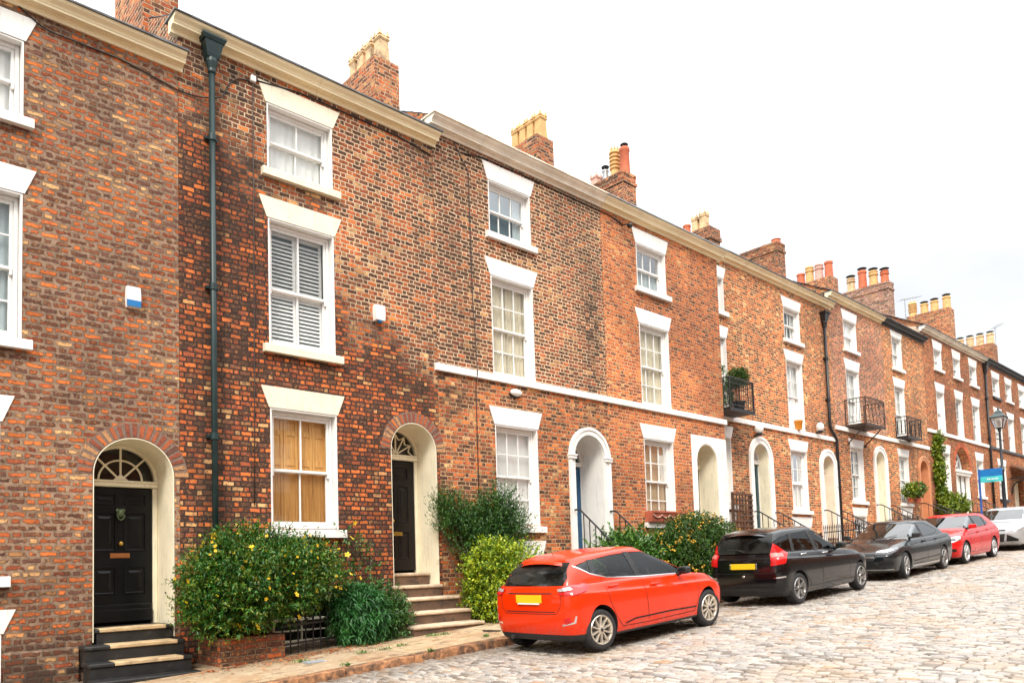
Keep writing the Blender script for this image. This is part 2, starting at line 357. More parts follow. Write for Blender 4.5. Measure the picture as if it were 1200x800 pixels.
def ground_setting():
    # wide terrain sheet following the hill
    mb = MB(); xs = [-400,-120,-40,0,40,80,140,400]; ys = [-400,-100,-30,0,30,100,400]
    def h(x): return gz(max(-40, min(80, x))) - .35
    for i in range(len(xs)-1):
        for j in range(len(ys)-1):
            mb.quad(*[(x, y, h(x)) for x, y in ((xs[i],ys[j]),(xs[i+1],ys[j]),(xs[i+1],ys[j+1]),(xs[i],ys[j+1]))])
    tag(mb.build('ground', plain('earth', (.16,.14,.11), .9, var=.3)), kind='structure')
    # setts: every stone a little domed block in one mesh, joints between
    k = NM('granite_setts'); g = k.n('ShaderNodeNewGeometry'); p = g.outputs['Position']; ri = g.outputs['Random Per Island']
    c = k.ramp(ri, [(0,(0.165,0.139,0.116)),(.14,(0.330,0.283,0.236)),(.32,(0.289,0.266,0.242)),(.48,(0.401,0.354,0.301)),(.64,(0.354,0.283,0.230)),(.72,(0.325,0.304,0.283)),(.86,(0.443,0.401,0.354)),(.975,(0.354,0.218,0.124))], 'CONSTANT')
    f = k.noise(p, 60, 4, .7).outputs[0]; b_ = k.noise(p, .7, 4, .6).outputs[0]; m_ = k.noise(p, 4., 4, .6).outputs[0]
    c = k.mix(k.m('MULTIPLY', k.ss(f, .5, .75), .6), c, (.14,.10,.08))
    c = k.mix(k.m('MULTIPLY', k.ss(b_, .5, .66), .45), c, (.34,.23,.13))
    c = k.mix(k.m('MULTIPLY', k.ss(m_, .58, .72), .35), c, (.14,.115,.09))
    yy = k.n('ShaderNodeSeparateXYZ', {0: p}).outputs[1]
    c = k.mix(k.m('MULTIPLY', k.ss(k.m('ADD', yy, k.m('MULTIPLY', b_, 1.2)), 7.9, 8.7), .6), c, (.13,.095,.065))
    ol = k.noise(p, 1.7, 3, .5).outputs[0]; c = k.mix(k.m('MULTIPLY', k.ss(ol, .66, .74), .55), c, (.07,.062,.055))
    rg = k.m('ADD', .36, k.m('MULTIPLY', f, .26))
    b = k.bsdf(Base_Color=c, Roughness=rg, Normal=k.n('ShaderNodeBump', {'Strength': .35, 'Distance': .006, 'Height': f}).outputs[0])
    b.inputs['Specular IOR Level'].default_value = .62
    sett = k.o
    r = np.random.default_rng(3)
    V = []; F = []; nb = 0
    px_ = np.array([0, .02, .10, .90, .98, 1.]); prof = np.array([-.03, -.006, .0, .0, -.006, -.03])
    n = 6
    quads = np.array([[i*n+j, (i+1)*n+j, (i+1)*n+j+1, i*n+j+1] for i in range(n-1) for j in range(n-1)])
    u = 1.6; row = 0
    while u < 47:
        du = r.uniform(.066, .086)
        w = max(.19*u-1.6, -1.2) + r.uniform(-.2, 0)
        while w < KERB-.03:
            dw = r.uniform(.13, .21); w2 = min(w+dw, KERB-.012)
            if w2-w > .06:
                gu, gw = r.uniform(.004, .008), r.uniform(.004, .009)
                sk = r.normal(0, .004)
                U = u+gu+px_*(du-2*gu); Wd = w+gw+px_*(w2-w-2*gw)
                hh = r.normal(0, .004); t1, t2 = r.normal(0, .035), r.normal(0, .02); dome = r.uniform(.002, .007)
                a, bb = np.meshgrid(px_-.5, px_-.5, indexing='ij')
                zz = np.minimum(prof[:, None], prof[None, :]) + dome*(1-(a*a+bb*bb)*2.4) + hh + t1*a*du + t2*bb*dw + r.normal(0, .0012, a.shape)
                X, Y = np.meshgrid(U, Wd, indexing='ij'); X = X + sk*bb*6
                # settlement: gentle dips
                Z = gz(X) + zz + .012*np.sin(X*1.3+Y*.9) + .01*np.sin(Y*2.1-X*.5)
                V.append(np.stack([X, Y, Z], -1).reshape(-1, 3)); F.append(quads+nb); nb += n*n
            w = w2
        u += du; row += 1
    V = np.concatenate(V); F = np.concatenate(F)
    me = bpy.data.meshes.new('cobbled_road')
    me.vertices.add(len(V)); me.vertices.foreach_set('co', V.ravel())
    me.loops.add(len(F)*4); me.loops.foreach_set('vertex_index', F.ravel().astype(np.int32))
    me.polygons.add(len(F)); me.polygons.foreach_set('loop_start', np.arange(0, len(F)*4, 4, dtype=np.int32)); me.polygons.foreach_set('loop_total', np.full(len(F), 4, dtype=np.int32))
    me.update(calc_edges=True); me.polygons.foreach_set('use_smooth', [True]*len(F)); me.materials.append(sett)
    o = bpy.data.objects.new('cobbled_road', me); COL.objects.link(o); o['_o'] = [0., 0., 0.]; tag(o, kind='structure')
    # road bed under the setts (joint earth) and the far road beyond the laid stones
    mb = MB()
    for a in range(-60, 90, 10): mb.quad((a,-12,gz(a)-.040), (a+10,-12,gz(a+10)-.040), (a+10,KERB,gz(a+10)-.040), (a,KERB,gz(a)-.040))
    tag(mb.build('road_bed', plain('joint_earth', (.045,.034,.026), .95, var=.35, scale=9, bump=.5)), kind='structure')
    # kerb stones
    mb = MB(); u = -3.; 
    while u < 60:
        L = rnd.uniform(.95, 1.5); a, b2 = u+.004, u+L-.004; j = rnd.uniform(-.006, .006)
        bm = bmesh.new(); bmesh.ops.create_cube(bm, size=1)
        for v in bm.verts:
            x = a if v.co.x < 0 else b2; y = KERB if v.co.y < 0 else KERB+.17
            v.co = (x, y+j, gz(x) + (.105+j*.5 if v.co.z > 0 else -.2))
        bmesh.ops.bevel(bm, geom=[e for e in bm.edges], offset=.014, segments=2, affect='EDGES', profile=.5)
        bmesh.ops.subdivide_edges(bm, edges=[e for e in bm.edges if e.calc_length() > .3], cuts=6)
        for v in bm.verts: v.co += Vector(mnoise.noise_vector(v.co*5))*.008
        mb.frombm(bm); u += L
    tag(mb.build('kerb', plain('kerb_stone', (.34,.16,.07), .8, var=.45, scale=9, bump=.8, bscale=45, isl=.2, dirt=((.045,.03,.022), 7., .42, .85)), angle=40), kind='structure')
    # pavement flags
    mb = MB(); u = -3.
    while u < 60:
        L = rnd.uniform(1.1, 1.9); w = KERB+.176
        while w < 11.9:
            D = rnd.uniform(.8, 1.15); a, b2, c, d = u+.012, u+L-.012, w+.012, w+D-.012; hz = rnd.uniform(-.008, .008); tl = rnd.uniform(-.008, .008)
            q = [(a,c),(b2,c),(b2,d),(a,d)]; e = .006
            top = [(x, y, pav(x, y)+hz+tl*(1 if i in (0, 3) else -1)) for i, (x, y) in enumerate([(a+e,c+e),(b2-e,c+e),(b2-e,d-e),(a+e,d-e)])]
            bot = [(x, y, pav(x, y)-.05) for x, y in q]; mid = [(x, y, pav(x, y)+hz-.005) for x, y in q]
            mb.add(top+mid+bot, [(0,1,2,3)]+[(i,4+i,4+(i+1)%4,(i+1)%4) for i in range(4)]+[(4+i,8+i,8+(i+1)%4,4+(i+1)%4) for i in range(4)])
            w += D
        u += L
    k = NM('york_stone'); g = k.n('ShaderNodeNewGeometry'); p = g.outputs['Position']; ri = g.outputs['Random Per Island']
    c = k.ramp(ri, [(0,(.36,.26,.155)),(.3,(.44,.32,.19)),(.55,(.34,.25,.16)),(.8,(.45,.34,.21))], 'LINEAR')
    n1 = k.noise(p, 2.2, 6, .7).outputs[0]; n2 = k.noise(p, 9, 6, .7).outputs[0]; n3 = k.noise(p, 70, 4, .7).outputs[0]
    sv = k.n('ShaderNodeMapping', {0: p, 'Scale': (1., 2.6, 1.)}).outputs[0]; n4 = k.noise(sv, 3.1, 6, .72).outputs[0]
    c = k.mix(k.m('MULTIPLY', k.ss(n1, .48, .62), .6), c, (.30,.155,.065))
    c = k.mix(k.m('MULTIPLY', k.ss(n4, .53, .64), .7), c, (.10,.062,.038))
    c = k.mix(k.m('MULTIPLY', k.ss(n2, .54, .64), .55), c, (.60,.47,.29))
    c = k.mix(k.m('MULTIPLY', k.ss(n3, .54, .72), .3), c, (.18,.12,.07))
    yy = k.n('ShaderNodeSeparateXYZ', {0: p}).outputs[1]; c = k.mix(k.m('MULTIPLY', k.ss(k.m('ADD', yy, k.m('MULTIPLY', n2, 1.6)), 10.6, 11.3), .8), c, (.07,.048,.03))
    k.bsdf(Base_Color=c, Roughness=.82, Normal=k.n('ShaderNodeBump', {'Strength': .5, 'Distance': .012, 'Height': k.m('ADD', n2, k.m('MULTIPLY', n3, .5))}).outputs[0])
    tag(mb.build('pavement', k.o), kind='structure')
    mb = MB()
    for a in range(-60, 90, 10): mb.quad(*[(x, y, pav(x, y)-.03) for x, y in ((a,KERB+.1),(a+10,KERB+.1),(a+10,22),(a,22))])
    tag(mb.build('pavement_bed', M['soil']), kind='structure')
    # manhole cover set in the flags
    t = thing('manhole_cover', (7.9, 8.95, pav(7.9, 8.95)), 'small round rusty iron cover set in the pavement behind the orange-red car', 'manhole cover')
    mb = MB(); z = pav(7.9, 8.95)+.004; n = 24
    mb.lathe([(.205,-.01),(.205,.006),(.18,.006),(.175,.001),(0.,.001)], (7.9, 8.95, z), n=28)
    mb.build('frame', M['rustiron'], t, angle=30)
    mb = MB()
    for i in range(-3, 4):
        for j in range(-3, 4):
            if i*i+j*j < 11: mb.box(7.9+i*.045-.013, 8.95+j*.045-.013, z, 7.9+i*.045+.013, 8.95+j*.045+.013, z+.006)
    mb.build('tread_plate', M['rustiron'], t)
    c2 = (4.85, 9.05); z = pav(*c2)+.004
    t = tag(MB().bbox(c2[0]-.14, c2[1]-.07, z-.02, c2[0]+.14, c2[1]+.07, z+.008, .004).box(c2[0]-.11, c2[1]-.045, z+.008, c2[0]+.11, c2[1]+.045, z+.010).build('stopcock_cover', M['lead']), 'small square pale water stopcock lid in the paving near the kerb', 'drain cover')
ground_setting()
# ------------------------------------------------------------------ house kit
def arc(u0, u1, zs, n=20, r=None):
    """points of a semicircular arch from the left springing to the right one"""
    c = (u0+u1)/2; a = (u1-u0)/2; b = r if r else a
    return [(c - a*math.cos(math.pi*i/n), zs + b*math.sin(math.pi*i/n)) for i in range(n+1)]

def facade(par, u0, u1, W, zb, zt, ops, mats, split=None, depth=.34, back=8.0):
    """front wall with real openings and reveals, party walls and back wall. ops: (u0,u1,z0,z1,spring or None)"""
    mb = MB(); mb.keepn = True
    us = sorted({u0, u1, *[o[0] for o in ops], *[o[1] for o in ops]}); zs = sorted({zb, zt, *[o[2] for o in ops], *[o[3] for o in ops], *([split] if split else [])})
    for a, b in zip(us, us[1:]):
        for c, d in zip(zs, zs[1:]):
            cu, cz = (a+b)/2, (c+d)/2
            if any(o[0] < cu < o[1] and o[2] < cz < o[3] for o in ops): continue
            mb.quad((a,W,c), (b,W,c), (b,W,d), (a,W,d), 1 if split and cz > split else 0)
    for o in ops:
        mi = 1 if split and o[3] > split+.1 else 0
        zt_ = o[4] if o[4] else o[3]
        mb.quad((o[0],W,o[2]), (o[0],W,zt_), (o[0],W+depth,zt_), (o[0],W+depth,o[2]), mi)
        mb.quad((o[1],W,zt_), (o[1],W,o[2]), (o[1],W+depth,o[2]), (o[1],W+depth,zt_), mi)
        mb.quad((o[0],W,o[2]), (o[0],W+depth,o[2]), (o[1],W+depth,o[2]), (o[1],W,o[2]), mi)
        if o[4]:
            ap = arc(o[0], o[1], o[4], 24, o[3]-o[4])
            for (a, c), (b, d) in zip(ap, ap[1:]):
                mb.quad((a,W,c), (b,W,d), (b,W,o[3]), (a,W,o[3]), mi)
                mb.quad((a,W,c), (a,W+depth,c), (b,W+depth,d), (b,W,d), mi)
        else: mb.quad((o[0],W,o[3]), (o[1],W,o[3]), (o[1],W+depth,o[3]), (o[0],W+depth,o[3]), mi)
    B = W+back
    mb.quad((u0,B,zb), (u0,W,zb), (u0,W,zt+.3), (u0,B,zt+.3)); mb.quad((u1,W,zb), (u1,B,zb), (u1,B,zt+.3), (u1,W,zt+.3)); mb.quad((u1,B,zb), (u0,B,zb), (u0,B,zt+.3), (u1,B,zt+.3))
    # gables
    for u in (u0, u1): mb.poly([(u,W,zt+.3), (u,B,zt+.3), (u,W+back/2,zt+2.35)])
    return mb.build('wall', mats, par)

def roof(par, u0, u1, W, zt, back=8.0, over=.30):
    """slate roof, two slopes with lapped courses, standing behind the cornice"""
    mb = MB(); pk = W+back/2; z0 = zt+.30; z1 = zt+2.42; n = 16
    for sgn, ws, we in ((1, W-.20, pk), (-1, W+back+.2, pk)):
        for i in range(n):
            a, b = i/n, (i+1)/n; wa, wb = ws+(we-ws)*a, ws+(we-ws)*b; za, zb = z0-.10+(z1-z0+.10)*a, z0-.10+(z1-z0+.10)*b
            mb.add([(u0,wa,za),(u1,wa,za),(u1,wb,zb),(u0,wb,zb),(u0,wa,za+.02),(u1,wa,za+.02),(u1,wb,zb+.004),(u0,wb,zb+.004)], [(0,1,2,3),(4,5,6,7),(0,1,5,4),(1,2,6,5),(2,3,7,6),(3,0,4,7)])
    return mb.build('roof', M['slate'], par)

def sweep_u(mb, prof, u0, u1, mi=0):
    """moulding: profile (w,z) run along the front"""
    n = len(prof)
    mb.add([(u0, *q) for q in prof] + [(u1, *q) for q in prof], [tuple(range(n)), tuple(range(2*n-1, n-1, -1))] + [(i, (i+1)%n, n+(i+1)%n, n+i) for i in range(n)], mi)

def cornice(par, u0, u1, W, z, mat, name='cornice', retl=True, joint=(), top=M['slate'], P=.225, H=.20):
    prof = [(W+.06,z), (W-.030,z), (W-.036,z+.030), (W-.036,z+.050), (W-.052,z+.056), (W-.056,z+.074), (W-.128,z+.080), (W-.130,z+.070), (W-.142,z+.068), (W-.144,z+.098), (W-.150,z+.104)]
    for i in range(9):
        t = i/8; prof.append((W-.154-(P-.160)*t+.010*math.sin(t*math.pi*2), z+.106+(H-.122)*t))
    prof += [(W-P,z+H-.014), (W-P,z+H), (W+.06,z+H)]
    mb = MB(); us = [u0, *joint, u1]
    for a, b in zip(us, us[1:]): sweep_u(mb, prof, a+.003, b-.003)
    o = mb.build(name, mat, par)
    mb = MB(); 
    x = u0-.02
    while x < u1+.02:                       # slate edge bedded on the cornice
        x2 = min(x+rnd.uniform(.22,.34), u1+.02); j = rnd.uniform(-.006,.006)
        mb.box(x+.003, W-P-.028+j, z+H+.003, x2, W+.15, z+H+.026+j, 0); x = x2
    mb.build('slate_edge', top, o)
    return o

def lintel(par, u0, u1, W, z, h, over=.14, mat=None):
    mb = MB(); f = W-.012
    for i in range(1):
        mb.prism([(u0-.015,z), (u1+.015,z), (u1+over,z+h), (u0-over,z+h)], f, W+.11)
    return mb.build('lintel', mat or M['white'], par)

def sill(par, u0, u1, W, z, mat=None, h=.13, ext=.10, p=.09):
    mb = MB(); e = ext; zt = z
    mb.prism([(W-p,z-h),(W-p,z-.022),(W-p+.008,z-.012),(W+.10,z-.002),(W+.10,z-h)], u0-e, u1+e, 'yz')
    return mb.build('sill', mat or M['white'], par)

def curtain(par, name, u0, u1, w, z0, z1, mat, folds=9, amp=.018):
    mb = MB(); n = max(10, folds*8); v = []
    ph = rnd.uniform(0, 6)
    for i in range(n+1):
        t = i/n; u = u0+(u1-u0)*t
        y = w + amp*math.sin(t*folds*2*math.pi+ph) + amp*.5*math.sin(t*folds*.73*2*math.pi+1+ph)
        v += [(u, y, z0), (u, y*.4+w*.6, (z0+z1)/2), (u, w*.7+y*.3, z1)]
    mb.add(v, [(i*3+j, i*3+3+j, i*3+4+j, i*3+1+j) for i in range(n) for j in range(2)]); mb.keepn = True
    return mb.build(name, mat, par, smooth=True)

def window(par, u0, u1, z0, z1, W, cols=2, rows=(1, 1), fill='net', lh=.31, sl=True, mat='white', name='window', lmat=None, over=.14, frame='wood_white', meet=.5, glass='glass', smat=None, rev=.13):
    """box sash window: painted reveal, frame, two sashes, glazing bars, panes, something behind the glass"""
    fr = M[frame]; mb = MB(); d0 = W+rev-.02
    # painted reveal lining (three sides)
    e = .004
    mb.box(u0+e, W-.001, z0, u0+e+.022, d0+.16, z1-e); mb.box(u1-e-.022, W-.001, z0, u1-e, d0+.16, z1-e); mb.box(u0+e+.022, W-.001, z1-e-.022, u1-e-.022, d0+.16, z1-e)
    # box frame
    a0, a1, c0, c1 = u0+.030, u1-.030, z0+.004, z1-.030
    j = .048
    mb.bbox(a0, d0, c0, a0+j, d0+.13, c1, .006); mb.bbox(a1-j, d0, c0, a1, d0+.13, c1, .006); mb.bbox(a0+j, d0, c1-.05, a1-j, d0+.13, c1, .006); mb.bbox(a0+j, d0-.02, c0, a1-j, d0+.13, c0+.05, .006)
    root = mb.build(name, fr, par)
    a0 += j; a1 -= j; c0 += .05; c1 -= .05; zm = c0+(c1-c0)*meet
    for k, (lo, hi, dd, nr) in enumerate(((zm-.02, c1, d0+.018, rows[0]), (c0, zm+.02, d0+.062, rows[1]))):
        mb = MB(); s = .042; bt = .042 if k == 0 else .07
        mb.bbox(a0+.001, dd, lo, a0+s, dd+.04, hi, .006); mb.bbox(a1-s, dd, lo, a1-.001, dd+.04, hi, .006)
        mb.bbox(a0+s, dd, hi-.045, a1-s, dd+.04, hi-.001, .006); mb.bbox(a0+s, dd, lo, a1-s, dd+.04, lo+bt, .006)
        if k == 0:   # sash horns
            for uu in (a0+.004, a1-s+.004): mb.prism([(uu,lo-.06),(uu+.03,lo-.06),(uu+.034,lo),(uu,lo)], dd, dd+.035)
        gb = .011
        for i in range(1, cols):
            x = a0+s+(a1-a0-2*s)*i/cols; mb.box(x-gb, dd+.006, lo+bt, x+gb, dd+.034, hi-.045)
        for i in range(1, nr):
            z = lo+bt+(hi-.045-lo-bt)*i/nr; mb.box(a0+s, dd+.008, z-gb, a1-s, dd+.032, z+gb)
        sh = mb.build('sash', fr, root)
        mb = MB(); mb.quad((a0+s-.01,dd+.02,lo+bt-.01), (a1-s+.01,dd+.02,lo+bt-.01), (a1-s+.01,dd+.02,hi-.035), (a0+s-.01,dd+.02,hi-.035)); mb.build('pane', M[glass], root)
    wi = d0+.118; A0, A1, C0, C1 = u0-.02, u1+.02, z0, z1
    if fill == 'net': curtain(root, 'net_curtain', A0, A1, wi, C0, C1, M['net'], 10)
    elif fill == 'netlow': curtain(root, 'net_curtain', A0, A1, wi, C0, C0+(C1-C0)*.5, M['net'], 9)
    elif fill == 'cream':
        curtain(root, 'curtain', A0, u0+(u1-u0)*.47, wi, C0, C1, M['creamcur'], 5, .026); curtain(root, 'curtain', u0+(u1-u0)*.5, A1, wi+.01, C0, C1, M['creamcur'], 6, .026)
    elif fill == 'beige': curtain(root, 'curtain', A0, A1, wi, C0, C1, M['beigecur'], 4, .02)
    elif fill == 'side':
        curtain(root, 'curtain', u0+(u1-u0)*.74, A1, wi, C0, C1, M['net'], 3, .02)
        mb = MB(); mb.box(A0, wi+.03, C0, A1, wi+.04, C1); mb.build('blind_or_backing', M['blue_grey'], root)  # blue-grey sheet puts the pane's dull reflection in as colour
    elif fill == 'blind_or_backing': mb = MB(); mb.box(A0, wi, C0, A1, wi+.01, C1); mb.build('blind_or_backing', M['net'], root)
    elif fill == 'halfblind': mb = MB(); mb.box(A0, wi, C0+(C1-C0)*.35, A1, wi+.01, C1); mb.build('blind_or_backing', M['net'], root)
    elif fill == 'dark': mb = MB(); mb.box(A0, wi+.3, C0, A1, wi+.31, C1); mb.build('blind_or_backing', M['room'], root)  # dark sheet stands in for the unlit room behind the glass
    elif fill == 'bluedark': mb = MB(); mb.box(A0, wi, C0, A1, wi+.01, C1); mb.build('blind_or_backing', M['blue_grey'], root)
    elif fill == 'shutter':       # white louvred shutters, two leaves of two
        um = (u0+u1)/2
        for (a, b) in ((a0+.03, um-.004), (um+.004, a1-.03)):
            mb = MB(); w0 = d0+.118
            for (lo, hi) in ((c0+.03, zm-.005), (zm+.005, c1-.02)):
                mb.box(a, w0, lo, a+.045, w0+.03, hi); mb.box(b-.045, w0, lo, b, w0+.03, hi); mb.box(a+.045, w0, lo, b-.045, w0+.03, lo+.05); mb.box(a+.045, w0, hi-.05, b-.045, w0+.03, hi)
                z = lo+.075
                while z < hi-.07:
                    mb.add([(a+.045,w0-.006,z-.024),(b-.045,w0-.006,z-.024),(b-.045,w0+.036,z+.018),(a+.045,w0+.036,z+.018),(a+.045,w0-.006,z-.010),(b-.045,w0-.006,z-.010),(b-.045,w0+.036,z+.030),(a+.045,w0+.036,z+.030)], [(0,1,2,3),(7,6,5,4),(0,1,5,4),(2,3,7,6)])
                    z += .062
            mb.build('louvred_shutter', M['wood_white'], root)
        mb = MB(); mb.box(A0, wi+.10, C0, A1, wi+.11, C1); mb.build('blind_or_backing', M['blue_grey'], root)  # added backing sheet, toned to lighten the gaps between the slats
    elif fill == 'pine':          # folding panelled shutters drawn across
        n = 4; w0 = d0+.118
        for i in range(n):
            a, b = a0+(a1-a0)*i/n+.003, a0+(a1-a0)*(i+1)/n-.003; mb = MB(); mb.box(a, w0+.012, c0, b, w0+.03, c1)
            for (lo, hi) in ((c0, c0+.10), (zm+.10, zm+.20), (c1-.28, c1-.20), (c1-.06, c1)): mb.box(a+.0505, w0+.001, lo, b-.0505, w0+.0115, hi)
            mb.box(a, w0, c0, a+.05, w0+.0115, c1); mb.box(b-.05, w0, c0, b, w0+.0115, c1)
            mb.build('panelled_shutter', M['pine'], root)
    if lh: lintel(root, u0, u1, W, z1, lh, over, M[lmat or mat])
    if sl: sill(root, u0, u1, W, z0, M[smat or mat])
    return root

def panel_door(par, u0, u1, z0, z1, w, mat, panels, name='front_door'):
    """door leaf with recessed and fielded panels; panels as fractions (x0,x1,z0,z1)"""
    mb = MB(); W_, H_ = u1-u0, z1-z0; us = sorted({0., 1., *[q for p in panels for q in p[:2]]}); zs = sorted({0., 1., *[q for p in panels for q in p[2:]]})
    X = lambda f: u0+f*W_; Z = lambda f: z0+f*H_
    for a, b in zip(us, us[1:]):
        for c, d in zip(zs, zs[1:]):
            if any(p[0] < (a+b)/2 < p[1] and p[2] < (c+d)/2 < p[3] for p in panels): continue
            mb.quad((X(a),w,Z(c)), (X(b),w,Z(c)), (X(b),w,Z(d)), (X(a),w,Z(d)))
    for p in panels:
        a, b, c, d = X(p[0]), X(p[1]), Z(p[2]), Z(p[3]); rings = [(0,0), (.004,-.008), (.016,-.008), (.022,.012), (.03,.016), (.055,.016), (.085,.004)]
        for (i0, y0), (i1, y1) in zip(rings, rings[1:]):
            A = [(a+i0,w+y0,c+i0),(b-i0,w+y0,c+i0),(b-i0,w+y0,d-i0),(a+i0,w+y0,d-i0)]; B = [(a+i1,w+y1,c+i1),(b-i1,w+y1,c+i1),(b-i1,w+y1,d-i1),(a+i1,w+y1,d-i1)]
            for q in range(4): mb.quad(A[q], A[(q+1)%4], B[(q+1)%4], B[q])
        mb.quad(*B)
    mb.quad((u0,w+.05,z0), (u0,w+.05,z1), (u1,w+.05,z1), (u1,w+.05,z0))
    for a, b in (((u0,z0),(u1,z0)), ((u1,z0),(u1,z1)), ((u1,z1),(u0,z1)), ((u0,z1),(u0,z0))):
        mb.quad((a[0],w,a[1]), (b[0],w,b[1]), (b[0],w+.05,b[1]), (a[0],w+.05,a[1]))
    return mb.build(name, M[mat], par)

PAN6 = [(.12,.45,.83,.96), (.55,.88,.83,.96), (.12,.45,.47,.80), (.55,.88,.47,.80), (.12,.45,.09,.36), (.55,.88,.09,.36)]
def fanlight(root, u0, u1, zs, w, style, mat):
    c, r = (u0+u1)/2, (u1-u0)/2; mb = MB()
    def ring(ri, ro, d0, d1, n=28):
        for i in range(n):
            a, b = math.pi*i/n, math.pi*(i+1)/n
            P = lambda rr, t, y: (c-rr*math.cos(t), y, zs+rr*math.sin(t))
            A = [P(ri,a,d0),P(ro,a,d0),P(ro,b,d0),P(ri,b,d0)]; B = [P(ri,a,d1),P(ro,a,d1),P(ro,b,d1),P(ri,b,d1)]
            mb.quad(*A); mb.quad(B[3],B[2],B[1],B[0]); mb.quad(A[0],A[3],B[3],B[0]); mb.quad(A[1],B[1],B[2],A[2])
    def bar(t, r0, r1, h=.012):
        dx, dz = -math.cos(t), math.sin(t); nx, nz = -dz*h, dx*h
        mb.prism([(c+dx*r0+nx,zs+dz*r0+nz),(c+dx*r1+nx,zs+dz*r1+nz),(c+dx*r1-nx,zs+dz*r1-nz),(c+dx*r0-nx,zs+dz*r0-nz)], w-.015, w+.015)
    ring(r-.045, r-.002, w-.03, w+.05)
    if style == 'spokes':
        ring(r*.57-.011, r*.57+.011, w-.016, w+.014)
        for i in range(1, 4): bar(math.pi*i/4, .05 if i != 2 else .06, r-.04)
        mb.prism([(c-.10,zs),(c+.10,zs),(c+.05,zs+.045),(c,zs+.085),(c-.05,zs+.045)], w-.02, w+.014)
    elif style == 'batwing':
        for i in range(1, 6): bar(math.pi*i/6, .03, r*.8, .010)
        for i in range(6):      # scallops between the ribs
            t0, t1 = math.pi*i/6, math.pi*(i+1)/6
            for j in range(6):
                q0, q1 = j/6, (j+1)/6
                rr = lambda q: r*.8-.09*math.sin(math.pi*q); a, b = t0+(t1-t0)*q0, t0+(t1-t0)*q1
                P = lambda rad, t: (c-rad*math.cos(t), zs+rad*math.sin(t))
                mb.prism([P(rr(q0)-.01,a),P(rr(q0)+.01,a),P(rr(q1)+.01,b),P(rr(q1)-.01,b)], w-.014, w+.012)
    else: bar(math.pi/2, 0, r-.04)
    f = mb.build('fanlight', M[mat], root)
    mb = MB(); ap = arc(u0+.02, u1-.02, zs, 24); mb.poly([(p[0], w+.02, p[1]) for p in ap]); mb.build('fanlight_pane', M['glass_dark'], root)
    return f

